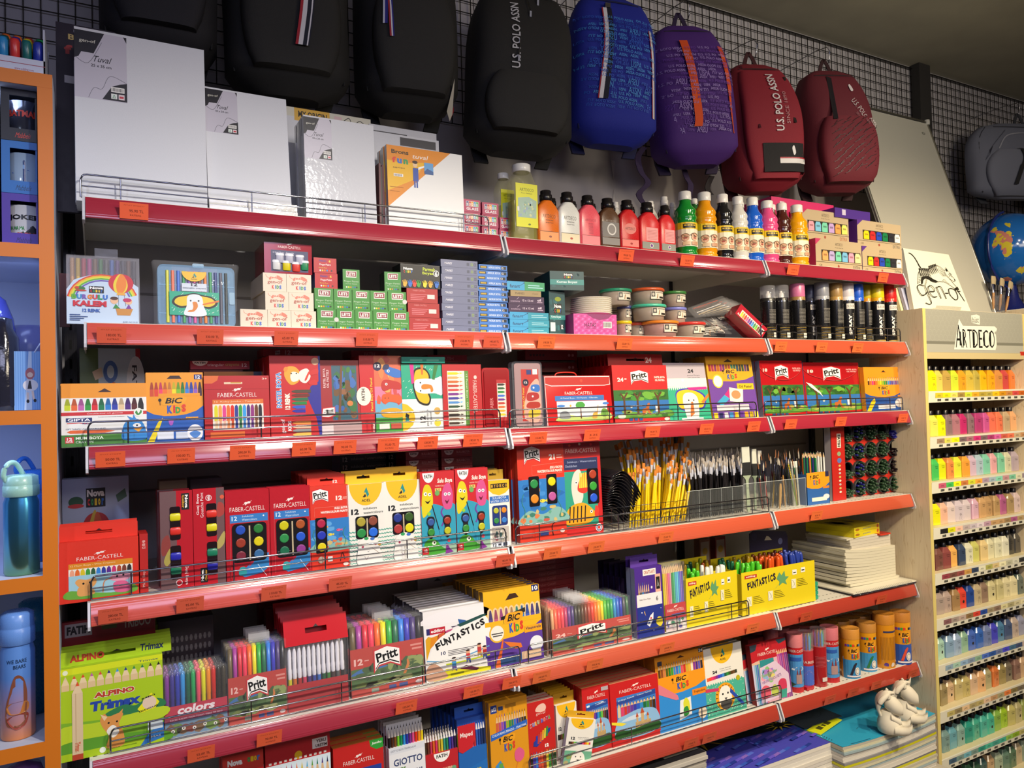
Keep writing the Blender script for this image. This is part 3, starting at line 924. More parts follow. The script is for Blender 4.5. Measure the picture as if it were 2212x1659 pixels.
for i,(xl,xr,c0,c1,c,cp)in enumerate(((1188,1214,446,430,'c8b090','1a1718'),(1232,1258,450,437,'8a2a2a','1a1718'),(1275,1300,455,442,'70404a','1a1718'),(1318,1342,458,446,'6a6a6a','1a1718'),(1360,1384,462,449,'8a2424','1a1718'),(1328,1348,452,438,'d8d4cc','e6e4de'),(1400,1426,452,437,'e0dcd4','e6e4de'),(1430,1456,446,427,'5a2420','e6e4de'),(1452,1470,450,440,'d8d4cc','e6e4de'))):
 acrylic('paint_bottle','%s-capped paint bottle in the back file, %s from the left'%('black' if cp[0]=='1' else 'white',ORD[i]),xl,xr,c0+8,c0,c1,.11+.034*(i%2),ZR[1][1],c,cp,[],'paint bottles in the back file of the top shelf')
def clearbottle(label,xl,xr,ysh,yc0,yc1,Y,big):
 D=.04
 z0=ZR[1][1]
 X,W,H=fit(xl,xr,yc1,z0,Y-D/2)
 xm=(xl+xr)/2
 Hs,Ht=at(xm,yc0,Y).z-z0,at(xm,yc1,Y).z-z0
 t=empty('medium_bottle',label,'bottle',(X+W/2,Y,z0),'tall clear bottles with white caps')
 b=B();b.loft(bprof(W,D,Hs,.18,W*.55),('c8c890','clear'));b.build('bottle_body',t)
 b=B();b.loft([[(x*.95,y*.9,z*.75)for x,y,z in r]for r in bprof(W,D,Hs*.6/.75,.05,W*.8)[:4]],('a09a30','trans'));b.build('liquid',t)
 b=B();b.lathe([(W*.3,Hs),(W*.32,Hs+.002),(W*.32,Ht-.001),(W*.3,Ht)],('e8e8e4','plast'),22);b.build('cap',t)
 b=B()
 rd=random.Random(3)
 b.box(-W*.38,W*.47,-D/2-.0012,-D/2-.0004,Hs*.2,Hs*.82,('dcdc1c','card'))
 b.art(W*.85,Hs*.62,[('T','ARTDECO',.5,.86,.64,.07,'5a6a10'),('T','Pour Medium',.5,.78,.5,.025,'4a5a10'),('P','9ab8a8',.08,.22,.92,.22,.95,.62,.6,.7,.1,.66)]+blobs(.1,.24,.9,.64,['a8c8c0','8ab0a0','c8d0a0','90a8c0'],24,5,(.03,.07),.6)+[('R',.05,.36,.14,.46,'e0e0d8'),('E',.6,.07,.06,.02,'5a6a10')],-D/2-.0013,-W*.38,Hs*.2)
 b.build('paper_label',t)
clearbottle('tall clear bottle of yellow medium with a bright yellow label',1107,1162,400,375,359,.045,1)
clearbottle('clear white-capped bottle half hidden behind the yellow-labelled one',1078,1112,398,389,377,.1,0)
def wavy(label,xl,xr,yc0,yc1,col,Y=.045,front=True,lab=True):
 z0=ZR[1][1]
 xm=(xl+xr)/2
 R=(at(xr,490,Y).x-at(xl,490,Y).x)/2*.9
 X=at(xm,490,Y).x
 Hs,Ht=at(xm,yc0,Y).z-z0,at(xm,yc1,Y).z-z0
 t=empty('paint_bottle',label,'paint bottle',(X,Y,z0),'round ribbed paint bottles with white caps')
 b=B()
 pr=[(R*.9,0),(R,.004),(R,.012),(R*.9,.016),(R*.97,.02),(R*.97,Hs*.6),(R*.9,Hs*.63),(R,Hs*.67),(R*.98,Hs*.7),(R*.88,Hs*.74),(R*.96,Hs*.79),(R*.9,Hs*.83),(R*.62,Hs*.9),(R*.52,Hs*.95),(R*.5,Hs)]
 b.lathe(pr,(col,'gloss'),24)
 b.build('bottle_body',t)
 if lab:
  b=B()
  RL=R*.985
  h0,h1=Hs*.16,Hs*.58
  vs,fs=[],[]
  n=14
  A0,A1=R_(-195),R_(-25)
  b.art(1,1,[('R',0,0,1,1,'e9e2c8'),('R',0,.72,1,1,'e3c01c'),('R',.3,.76,.7,.93,'1c1a14'),('RS',[])]+[('R',.33+.09*i,.84,.4+.09*i,.9,'c8a81c')for i in range(4)]+
[('E',.36,.36,.11,.15,'d8a888'),('E',.36,.44,.12,.09,'8a6a4a'),('E',.64,.38,.11,.15,'e0b090'),('E',.64,.47,.13,.08,'6a4a34'),('E',.36,.34,.05,.03,'a84a40'),('E',.64,.34,.05,.03,'a84a40'),('R',.28,.05,.5,.2,'d8b890'),('R',.54,.05,.76,.2,'c89878'),('T','CE',.14,.4,.12,.08,'3a3a3a'),('R',.86,.1,.95,.6,'b8b0a0')],
curve=lambda u,v,d:((RL+d)*math.cos(A0+(A1-A0)*u),(RL+d)*math.sin(A0+(A1-A0)*u),h0+(h1-h0)*v),step=1.5e-4)
  b.build('paper_label',t)
 b=B()
 cr=R*.55
 b.lathe([(cr,Hs),(cr*1.02,Hs+.001),(cr,Ht-.003),(cr*.85,Ht),(0.001,Ht)],('eceae6','plast'),20)
 b.build('cap',t)
for a in(('green ribbed paint bottle with white cap',1460,1502,434,415,'12852c'),('orange-yellow ribbed paint bottle beside the green one',1502,1544,436,417,'e89a10'),('black ribbed paint bottle with white cap',1544,1580,440,421,'17171a'),('white ribbed paint bottle with white cap',1578,1612,444,426,'d8d6d0'),
('blue ribbed paint bottle with white cap',1609,1644,446,428,'1c5fd0'),('pink ribbed paint bottle with white cap',1640,1676,452,435,'e0508a'),('dark brown ribbed paint bottle with white cap',1674,1705,456,440,'4a2018'),('yellow ribbed paint bottle next to the pastel paint cartons',1704,1739,461,444,'eda40e')):
 wavy(*a)
for i,(xl,xr,a,c,col)in enumerate(((1490,1512,442,430,'2a7a3a'),(1512,1532,444,433,'8a3a2a'),(1548,1572,446,434,'d8b020'),(1590,1612,450,438,'b0b0b0'),(1655,1680,455,443,'6a3a2a'))):
 wavy('ribbed white-capped bottle in the second file, %s from the left'%ORD[i],xl,xr,a,c,col,.12,lab=False)
 # pastel paint sets in kraft cartons
def kraft(label,xl,xr,yt,z0,Y,stripc,cols,H=None):
 D=.05
 X,W,Hh=fit(xl,xr,yt,z0,Y)
 H=H or Hh
 t=empty('acrylic_paint_set',label,'paint set',(X,Y,z0),'kraft cartons with six paint pots')
 b=B()
 b.box(0,W,0,D,0,H,('b9a585','card'),None,(stripc,'card'))
 b.art(W,H,[('P',stripc,0,.78,0,1,.12,1),('T','ARTDECO',.5,.86,.16,.1,'4a4034'),('T','Acrylic Paint Set',.5,.74,.18,.05,'5a5044'),('R',.12,.28,.97,.64,'2a2622'),('R',0,.22,1,.235,'4a3c2c'),('T','EXTRA',.88,.12,.16,.12,'a8603c' if stripc[0]=='b' else '5a5a5a'),('E',.48,.12,.02,.05,'9a4a3a'),('T','CE',.1,.12,.06,.07,'4a4034')])
 b.build('carton',t)
 n=6
 for i,c in enumerate(cols):
  b=B()
  w_=W*.85/n
  x=W*.12+w_*(i+.5)
  b.prism([(x-w_*.42,H*.29),(x+w_*.42,H*.29),(x+w_*.42,H*.52),(x+w_*.28,H*.61),(x-w_*.28,H*.61),(x-w_*.42,H*.52)],-.0022,-.0006,(c,'plast'))
  b.art(w_*.5,H*.06,[('R',0,0,1,1,sh(c,.7))],-.0023,x-w_*.25,H*.44)
  b.build('paint_pot',t)
 return X,W,H
PA=['f0a0b0','7cc0e0','7ad0b0','c0a0d8','f0a058','f0e070']
PB=['f0d020','d03030','2a48b8','1d7a4a','303038','e8e8e8']
z2=ZR[1][2]
xa,wa,ha=kraft('kraft paint set with pastel pots and pink corner, lower of the two at left',1763,1862,514,z2,.03,'c03a68',['f0a868','b8a8d8','78d0b0','78b8e0','f0a0b8','f0e8a0'])
kraft('kraft paint set with pastel pots and pink corner, upper of the two at left',1733,1834,464,z2+ha+.001,.055,'b8305c',PA,ha)
xb,wb,hb=kraft('kraft paint set with primary pots and purple corner, lower of the two at right',1864,1950,531,z2,.03,'5a2f8a',PB)
kraft('kraft paint set with primary pots and purple corner, upper of the two at right',1853,1947,471,z2+hb+.001,.04,'5a2f8a',PB,hb)
b=B();b.box(0,.20,0,.06,0,.035,('4a2a88','card'));b.art(.2,.035,[('R',.2,.3,.3,.9,'c8c0d8')])
b.build('paint_carton',loc=(at(1809,470,.04).x,.05,z2+2*hb+.003),label='purple carton lying on top of the kraft paint sets',cat='carton')
Xm,Wm,Hm=fit(1668,1802,424,z2,.11)
b=B();b.box(0,Wm,0,.14,0,Hm,('cc2a68','card'));b.art(Wm,Hm,[('R',.13,.82,.2,.95,'d8c8d0')])
b.build('paint_carton',loc=(Xm,.11,z2),label='large magenta carton behind the round bottles and kraft sets',cat='carton')
# ================================================================ ROW 2
Z2=ZR[2][0]
# twist pencils pack
o=carton('twist_crayon_pack','sky-blue twist pencil pack with hot-air balloon and rainbow, marked 12, left end of second shelf','pencil pack',143,302,549,Z2,.02,.008,'d8d4d8',[],fin='clear',lean=4,yaw=0)
X,W,H=fit(143,302,549,Z2,.02)
H=(at(143,549,.02).z-Z2)
b=B()
for i,c in enumerate(['c89a6a','d8b83a','c84a5a','c8509a','8a6a4a','3a8a4a','6a6a6a','4a78c8','6a4a8a','4a4a5a','7a5a4a','3a3a44']):
 x=W*(.04+.92*(i+.5)/12)
 b.tube([(x,.004,.01),(x,.004,H*.97)],W*.033,(c,'trans'),6)
 b.tube([(x,.004,.02),(x,.004,H*.7)],W*.024,(sh(c,1.15),'plast'),6)
b.build('twist_pencils',o)
b=B()
ppts=[(0,0),(W*.98,0),(W*.98,H*.57)]+[(W*(.98-.98*k/10),H*(.57+.17*math.sin(math.pi*(k/10)*.9+.15)))for k in range(1,10)]+[(0,H*.5)]
b.prism(ppts,-.0015,-.0005,('c3d6ea','card'))
def arc(r,c,w_):
 q=[]
 for k in range(13):
  t=math.pi*(.06+.84*k/12)
  q+=[.49-.48*r*math.cos(t),.32+.41*r*math.sin(t)]
 return('L',c,w_)+tuple(q)
bal=[('S','c8283a',.58,.56,.57,.66,.64,.74,.74,.76,.85,.73,.91,.64,.88,.54,.78,.47,.68,.47),('S','e8d030',.66,.48,.63,.6,.68,.72,.74,.76,.8,.7,.83,.58,.78,.48),('S','e8842a',.69,.48,.67,.6,.71,.72,.75,.76,.8,.7,.81,.58,.76,.48),('P','e8a83a',.67,.44,.8,.44,.78,.48,.69,.48),('L','5a5a5a',.0006,.7,.44,.7,.28),('L','5a5a5a',.0006,.78,.44,.8,.28),
('P','c88a3a',.66,.24,.9,.24,.86,.14,.68,.14),('C',.64,.36,.055,'e8b890'),('E',.64,.39,.055,.025,'4a2a1a'),('C',.84,.35,.05,'e8b890'),('E',.82,.37,.06,.03,'c02a5a'),('P','3a8a3a',.62,.24,.72,.24,.66,.31),('P','7a3a9a',.8,.24,.88,.24,.84,.31)]
b.art(W,H,[arc(1.0,'d8452c',.004),arc(.955,'e8b52a',.004),arc(.91,'d8d83a',.004),arc(.865,'5fae3a',.003),arc(.8,'6a5ab0',.003)]+bal+nova(.3,.46,.5,.56)+[('E',.19,.52,.06,.03,'3a7a3a'),('E',.19,.49,.08,.012,'c83a2a'),('E',.14,.53,.03,.02,'c83a2a')]+
[('T',a,.1+.07*i,.4,.065,.07,c,.06)for i,(a,c)in enumerate(zip('BURGULU',('5fae3a','2f8fc8','7a5ab0','e8842a','d83a3a','2f9a58','2f6fc8')))]+[('T','KALEM',.31,.3,.45,.085,'ca2434',.06),('T','12 RENK',.33,.2,.24,.05,'3a62b0',.04)]+[('R',.04,.05+.026*i,.18+.05*(i%3),.06+.026*i,'2a4a88')for i in range(4)]+[('T','KOD: NC-2122',.86,.04,.2,.02,'2a3a58')],-.0016)
b.build('paper_insert',o)
b=B();b.box(W*.38,W*.7,.003,.004,H,H+.02,('a8a8b4','clear'));b.build('hang_tab',o)
carton('twist_crayon_pack','dark pack half hidden behind the balloon pack','pencil pack',128,150,590,Z2,.09,.01,'5a1a20',group='')
# translucent blue case with crayons and elephant card
X,W,H=fit(341,508,568,Z2,.025)
t=empty('crayon_case','translucent blue plastic case of twist crayons with an elephant card, in a clear bag','crayon case',(X,.025,Z2))
t.rotation_euler=(R_(-3),0,0)
b=B();b.rbox(0,W,0,.022,0,H,.012,('7fb4d8','trans'));b.build('case_shell',t)
b=B()
for z in(.2,.66):
 b.box(.002,W-.002,-.0012,0,H*z,H*z+.002,('8fc4e8','trans'))
b.rbox(W*.92,W*.99,-.003,0,H*.38,H*.58,.002,('a8d0e8','milk'))
b.rbox(W*.45,W*.6,.008,.013,H*.985,H*1.05,.003,('a8d0e8','milk'))
b.build('case_latch',t)
for i,c in enumerate(['d8d83a','f07a5a','2f6fd8','3aa05a','8a5ab0','d8509a','8a4a3a','e8822a','2f9a5a','3a4a8a','5a5a6a','2a3a3a']):
 x=W*(.12+.76*i/11)
 b=B();b.tube([(x,-.0006,H*.06),(x,-.0006,H*.9)],.0036,(c,'plast'),6);b.build('crayon',t)
b=B();b.box(W*.14,W*.78,-.0062,-.0052,H*.18,H*.56,('22a583','card'))
b.art(W*.64,H*.38,elephant(0,0,1,1),-.0063,W*.14,H*.18)
b.box(W*.3,W*.62,-.0058,-.0052,H*.57,H*.7,('cfd8e4','card'))
b.art(W,H,adel(.46,.89,.32,.16)+[('T','12',.46,.68,.08,.05,'1f2438',.03),('T','twistable crayons',.46,.62,.3,.03,'3a4a68')],-.0063)
b.build('card_insert',t)
b=B()
rd=random.Random(5)
rings=[]
for z in(-.001,.3,.6,.9,1.02,1.06):
 rr=[]
 for k in range(16):
  a=2*math.pi*k/16
  ex=1.08 if z<1 else(1.14 if z<1.05 else 1.1)
  rr.append((W/2+W/2*ex*max(-1,min(1,1.3*math.cos(a)))+rd.uniform(-.002,.002),.011+.017*max(-1,min(1,1.2*math.sin(a)))*(1 if z<1 else .2),H*z+rd.uniform(0,.003)*(z>0)))
 rings.append(rr)
b.loft(rings,('ffffff','film'),False)
b.build('plastic_bag',t)
carton('paint_carton','red carton barely visible behind the blue crayon case','carton',372,470,574,Z2,.14,.03,'701820')
# cream cartons
gk=[('S','d8806a',.25,.68,.32,.8,.5,.78,.62,.88,.8,.76,.82,.68,.7,.62,.6,.7,.4,.7,.3,.62),('LS','d8806a',.0009,.27,.72,.15,.8,.12,.92),('L','d07060',.0012,.74,.72,.84,.6),('LS','e8dcc8',.0008,.35,.66,.38,.8),('LS','e8dcc8',.0008,.45,.7,.48,.8),('LS','e8dcc8',.0008,.55,.72,.58,.84),('T','gen-of',.5,.5,.62,.24,'b04838',.01),
('T','K',.42,.24,.1,.2,'d83a3a',.05),('T','i',.53,.25,.04,.2,'2f6fc8',.05),('T','D',.62,.24,.1,.18,'2f9a58',.05),('T','S',.73,.24,.09,.2,'3a6ac8',.05)]
CO=[]
for(xa,xb,rows)in((520,579,1),(579,630,3),(630,684,3)):
 zz=Z2
 for r in range(rows):
  X,W,H=fit(xa-(4*r if rows==3 else 0),xb-4*r,669,zz,.02)
  H=.0435
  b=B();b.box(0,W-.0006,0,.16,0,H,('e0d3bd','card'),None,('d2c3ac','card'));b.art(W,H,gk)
  b.art(1,1,[])
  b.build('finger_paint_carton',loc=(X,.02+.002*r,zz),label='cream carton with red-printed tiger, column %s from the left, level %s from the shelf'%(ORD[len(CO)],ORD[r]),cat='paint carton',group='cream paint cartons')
  zz+=H+.0006
 CO.append(zz)
zf=max(CO)
gou=[('R',.14,.06,.92,.76,'2a2e5a'),('T','6 Guaj Boya - Gouache',.4,.68,.44,.06,'d8d8e8')]+faber(.53,.87,.48,.08)
def gwin(o,W,H):
 for i,(u,v,c)in enumerate(((.32,.5,'b8b8c8'),(.52,.5,'b8b8c8'),(.74,.48,'b8b8c8'),(.25,.27,'d8d8d8'),(.46,.26,'d8c81c'),(.66,.24,'d8453a'),(.84,.3,'2f8a5a'))):
  b=B()
  b.M=Matrix.Translation((W*u,-.0006,H*v))@Matrix.Scale(.35,4,(0,1,0))
  r=W*.085
  b.lathe([(r*.85,-H*.16),(r,-H*.14),(r,H*.08)],(c,'plast'),14)
  b.lathe([(r*1.1,H*.08),(r*1.1,H*.14),(r*.9,H*.16),(.0001,H*.16)],('e8e8ee','plast'),14)
  b.M=None
  b.build('paint_jar',o)
carton('gouache_carton','dark red gouache carton with a window of jars, standing on the cream cartons','gouache carton',571,674,522,zf,.025,.06,'a01c28',gou,fin='gloss',win=gwin,back=1,blabel='dark red gouache carton behind the one with jar window')
# red finger paint cartons
pl=[('T','PIANO',.4,.8,.32,.13,'2a2a88',.03),('T','6',.7,.8,.08,.16,'e8d040',.04),('T','FingerPaint',.5,.55,.5,.16,'e8dcd8',.02),('T','Parmak Boya',.4,.34,.36,.09,'e8d040')]+[('E',.28+.1*i,.17,.035,.06,c)for i,c in enumerate(('e8e8e8','e8d030','e8862a','2f8ad0','d83a3a','2a2a2a'))]
lets=[('P','e8e6da',.2,.6,.8,.6,.83,.92,.2,.92),('P','8a2038',.23,.65,.79,.65,.8,.89,.23,.89),('T','LETS',.51,.77,.46,.16,'f0ece0',.04),('T','Finger Paints',.5,.4,.84,.1,'c8dcc0'),('T','Parmak Boyasi',.5,.28,.66,.08,'b0cca8')]+[('E',.22+.12*i,.12,.045,.04,c)for i,c in enumerate(('e8ecd0','e8e030','e8862a','2f9a8a','2a5ac8','1a1a1a'))]
LG='3e8a34'
XS0=[686,728,768,807,845,885]
zz=Z2
HL=.0505
for r in range(2):
 for i in range(5):
  o_=-5*r
  X,W,H=fit(XS0[i]+o_,XS0[i+1]+o_,669,zz,.022+.003*r)
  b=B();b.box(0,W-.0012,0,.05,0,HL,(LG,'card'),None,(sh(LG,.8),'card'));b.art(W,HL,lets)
  if(r,i)in((0,1),(1,4)):
   b.art(W,HL,[('C',-.01 if r==0 else .9,.5,.12,'d0ccc8')])
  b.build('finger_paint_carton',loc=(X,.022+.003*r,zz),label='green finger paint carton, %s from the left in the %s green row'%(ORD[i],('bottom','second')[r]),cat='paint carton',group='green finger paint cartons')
 zz+=HL+.0006
for(xa,xb,yw,lb)in((742,789,0,'green finger paint carton on top, touching the two red cartons'),(832,866,5,'green finger paint carton on top, beside the black carton with hand prints')):
 X,W,H=fit(xa,xb,615,zz,.03)
 b=B();b.box(0,.043,0,.05,0,HL,(LG,'card'),None,('3a4a3a','card'));b.art(.043,HL,lets)
 b.build('finger_paint_carton',loc=(X,.03,zz),rot=(0,0,R_(-yw)),label=lb,cat='paint carton',group='green finger paint cartons')
zq=zz
for k in range(2):
 X,W,H=fit(681,742,590,zq,.03)
 b=B();b.box(0,.056,0,.05,0,.037,('b81c22','card'),None,('4a5a9a','card'));b.art(.056,.037,pl)
 b.build('finger_paint_carton',loc=(X-.002*k,.03,zq),label='small red finger paint carton marked 6, the %s of two on the green ones'%('lower','upper')[k],cat='paint carton',group='small red finger paint cartons')
 zq+=.0376
zz=Z2
for k in range(3):
 X,W,H=fit(885-2*k,954-3*k,690,zz,.03)
 H=.0375
 b=B();b.box(0,W,0,.06,0,H,('a81c22','card'));b.art(W,H,[('T','FABER-CASTELL',.4,.85,.4,.1,'d88a8a'),('R',.66,.3,.9,.6,'d8d0cc')]+[('R',.12,.2+.12*i,.5+.05*i,.25+.12*i,'d07078')for i in range(4)])
 b.build('paint_carton',loc=(X,.03,zz),label='dark red wrapped carton seen from behind, %s from the shelf in its stack'%ORD[k],cat='paint carton',group='dark red wrapped cartons')
 zz+=H+.0006
hands=[('R',.0,.96,1,1,'3a3a3a')]+nova(.06,.6,.32,.88)+[('T','Parmak',.72,.82,.32,.15,'c8d83a',.02),('T','Boyasi',.7,.64,.3,.15,'c8d83a',.02),('C',.9,.66,.075,'f0f0f0'),('C',.9,.66,.062,'141416'),('T','6',.9,.66,.07,.2,'f0f0f0',.04)]
for i,(u,c)in enumerate(((.1,'d8a83a'),(.23,'2f6fc8'),(.34,'d83a2a'),(.44,'3a9a3a'),(.6,'e8d030'),(.74,'e8a83a'),(.9,'2f6fc8'))):
 hands+=[('E',u,.14,.045,.1,c)]+[('L',c,.002,u+.02*(j-1.5),.15,u+.034*(j-1.5),.36-.04*abs(j-1.5))for j in range(4)]+[('L',c,.0022,u+.02,.12,u+.06,.22)]
X,W,H=fit(866,951,569,zz,.03)
b=B();b.box(0,W,0,.06,0,H,('17161a','card'));b.art(W,H,hands)
b.build('finger_paint_carton',loc=(X,.03,zz),label='black carton with colourful hand prints on top of the dark red stack',cat='paint carton')
# grey-blue stack
zz=Z2
for k in range(10):
 X,W,H=fit(958-(k%2)*1.5,1036,700,zz,.03)
 H=.0192
 b=B();b.box(0,W,0,.2,0,H,('6c7290','card'));b.art(W,H,[('T','MARIES',.2,.5,.2,.3,'e0e0ea',.01,.3),('R',.7,.3,.77,.7,'4a5068'),('C',.84,.5,.035,'8aa83a'),('C',.84,.5,.022,'6c7290'),('T','CE',.93,.5,.07,.4,'2a2c3a')])
 b.build('flat_paint_carton',loc=(X,.03,zz),label='flat grey-blue paint carton, %s up in the tall stack beside the blue stack'%ORD[k],cat='paint carton',group='flat grey-blue cartons')
 zz+=H+.0004
zz=Z2
for k in range(13):
 X,W,H=fit(1037+(k*7%5)-2,1102+(k*3%5)-3,700,zz,.03)
 H=.0142
 b=B();b.box(0,W,0,.16,0,H,('3a78c8','card'));b.art(W,H,[('R',.04,.25,.28,.75,'1a1a22'),('T','AKRILIK BOYA',.54,.5,.42,.4,'d8e4f4',.02),('R',.78,.22,.96,.78,'14202e'),('T','12',.83,.5,.07,.4,'e8e8f0',.02),('R',.06,.35,.25,.65,'b89a3a')])
 b.build('flat_paint_carton',loc=(X,.03+.002*(k%3),zz),label='slim bright blue acrylic paint carton, %s up in its stack'%ORD[k],cat='paint carton',group='slim bright blue cartons')
 zz+=H+.0004
 # ---- middle bay
Z2=ZR[2][1]
zz=Z2
fan=lambda c2:[('R',0,0,.46,1,'3aa0d0'),('R',.46,0,1,1,c2),('T','fanart',.2,.45,.26,.4,'1a2a5a',.01),('L','1a2a5a',.001,.3,.4,.4,.7,.46,.85),('C',.45,.85,.015,'1a2a5a'),('R',.55,.55,.86,.65,'a8d8e0'),('R',.55,.3,.95,.4,'a8d8e0')]
aca=[('T','academy',.2,.35,.26,.26,'b8a0b8',.01),('T','12 x 12 ml',.54,.5,.3,.25,'e8d8e8',.01),('T','oil',.86,.6,.1,.3,'f0e0f0',.02),('R',.8,.25,.95,.35,'b8a0b8'),('L','c8b0c8',.001,.24,.6,.3,.9)]
for k,(nm,x0_,x1_,h,c,a_)in enumerate((('lowest',1103,1187,.0205,'2fa0c0',fan('2f98b0')),('second-lowest',1103,1188,.0205,'2fa0c0',fan('2f98b0')),('third-lowest',1103,1187,.0205,'2fa0c0',fan('2f98b0')),('lower purple',1101,1179,.0215,'3a2048',aca),('upper purple',1100,1178,.0215,'3a2048',aca),('kraft',1106,1172,.0165,'a08a62',[('T','MARIES',.3,.5,.3,.35,'3a2e20'),('T','oil paint',.8,.5,.2,.3,'5a4a34')]),('topmost green and blue',1099,1180,.0245,'3aa0d0',fan('3a9a6a')))):
 X,W,H=fit(x0_,x1_,700,zz,.03)
 b=B();b.box(0,W,0,.14,0,h,(c,'card'));b.art(W,h,a_)
 b.build('flat_paint_carton',loc=(X,.03,zz),label='flat oil paint carton, the %s one in the middle bay stack'%nm,cat='paint carton',group='flat oil paint cartons')
 zz+=h+.0005
tn=[('R',0,.58,1,.62,'2f8a80')]
teal=blobs(0,.1,1,.9,['1f5a60','17484e','2a6a6e'],14,3,(.05,.1),.8)+nova(.3,.5,.78,.72)+[('R',0,.36,1,.46,'2f8a86'),('T','Kumas Boyasi',.42,.42,.6,.06,'d8ecec',.02),('R',.05,.1,.35,.3,'d8e0e0'),('C',.78,.2,.13,'14181a'),('T','12',.78,.2,.13,.1,'f0f0f0',.04),('E',.55,.82,.2,.05,'8a9a2a')]
X,W,H=fit(1187,1221,628,Z2,.05)
b=B();b.box(0,W,0,.1,0,H,('15474c','card'));b.art(W,H,teal)
b.build('fabric_paint_carton',loc=(X,.05,Z2),label='upright dark teal fabric paint carton marked 12, beside the white plates',cat='paint carton',group='dark teal cartons')
b=B();b.box(0,.105,0,.14,0,.055,('15474c','card'),('1a2a34','card'));b.art(.105,.055,blobs(0,0,1,1,['1f5a60','17484e'],8,4,(.05,.1),1)+nova(.4,.6,.68,.9)+[('R',0,.28,1,.56,'2f8a86'),('T','Kumas Boyasi',.5,.42,.6,.16,'d8ecec',.02)])
b.build('fabric_paint_carton',loc=(at(1188,610,.04).x,.04,Z2+H+.001),rot=(0,0,R_(-12)),label='dark teal fabric paint carton lying tilted on top, above the plates',cat='paint carton',group='dark teal cartons')
# pink carton with plates
X,W,H=fit(1240,1333,669,Z2,.012,R_(-4))
H=.062
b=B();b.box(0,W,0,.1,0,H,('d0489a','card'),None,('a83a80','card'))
sc=[]
for j in range(7):
 sc.append(('PS',[('e070b8' if(i+j)%2 else 'c03a8c',[(u,v),(u+.05,v+.02),(u+.055,v+.09),(u+.02,v+.1)])for i in range(13)for u,v in[((i+.3*(j%2))*.072+.01,.03+j*.135)]if v<.88 and u<.94]))
b.art(W,H,sc+[('P','8a2a68',.3,1,.9,1,.8,.8,.6,.72,.45,.8),('T','HATAS',.38,.48,.26,.2,'3a1a2a',-.005),('L','3a1a2a',.0008,.24,.34,.52,.34),('R',.68,.35,.88,.65,'e8e4e0'),('RS',[(.69+.018*i,.38,.70+.018*i,.62,'1a1a1a')for i in range(10)])])
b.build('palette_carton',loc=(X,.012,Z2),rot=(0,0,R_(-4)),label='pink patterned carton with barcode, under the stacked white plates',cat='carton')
for s_,(px,yy,n,rr,z0_)in enumerate(((1276,.08,9,.064,Z2+H+.001),(1338,.17,9,.06,Z2+.055))):
 c=at(px,640,yy)
 for k in range(n):
  b=B();q=.0058
  b.lathe([(rr*.62,0),(rr*.7,.0008),(rr*.96,.006),(rr,.0068),(rr*.98,.0078),(rr*.7,.0028),(.001,.002)],('f0ebe0','plast'),28)
  b.build('paint_plate',loc=(c.x,c.y,z0_+k*q),label='white plastic paint plate, %s from the bottom of the %s plate stack'%(ORD[k],('front','rear')[s_]),cat='plate',group='white plates, %s stack'%('front','rear')[s_])
b=B();b.box(-.05,.05,-.05,.05,0,.054,('b8b0a0','card'));c=at(1338,640,.17)
b.build('paint_carton',loc=(c.x,c.y,Z2),label='plain carton carrying the rear stack of plates',cat='carton')
def tub(label,xl,xr,yl,zb,Y,lid,hh=.045,word=None,lab=True):
 c=at((xl+xr)/2,660,Y)
 dd=ray((xl+xr)/2,660)
 R=abs(at(xr,660,Y).x-at(xl,660,Y).x)/2*.88
 t=empty('snap_lid_tub',label,'tub',(c.x,Y,zb),'clear tubs with coloured lids')
 b=B()
 b.lathe([(R*.8,0),(R*.84,.001),(R*.95,hh),(R*.93,hh),(R*.81,.003),(.001,.003)],('c9b8a8' if lid[0]!='e' else 'd8a8a0','milk'),24)
 b.build('tub_body',t)
 b=B()
 b.lathe([(R*.97,hh-.004),(R*1.02,hh-.003),(R*1.02,hh+.003),(R*.97,hh+.0055),(R*.9,hh+.004),(.001,hh+.004)],(lid,'plast'),28)
 b.build('lid',t)
 if lab:
  b=B()
  a0=-115 if not word else-125
  A0,A1=R_(a0),R_(a0+62)
  b.art(1,1,[('R',0,0,1,1,'ddd5c4'),('R',.03,.3,.26,.97,'1c1c1e'),('E',.14,.62,.07,.2,'b8b0a0'),('R',.3,.82,.96,.9,'6a6058'),('R',.55,.1,.93,.35,'2a2624'),('P','a87a4a',.36,.1,.42,.1,.46,.7,.42,.7)],curve=lambda u,v,d:((R*.94+d)*math.cos(A0+(A1-A0)*u),(R*.94+d)*math.sin(A0+(A1-A0)*u),hh*(.32+.52*v)),step=1.5e-4)
  b.build('paper_label',t)
 return t
def tubz(yb,px,Y):
 return at(px,yb,Y).z
L0,L1,L2=Z2,Z2+.052,Z2+.104
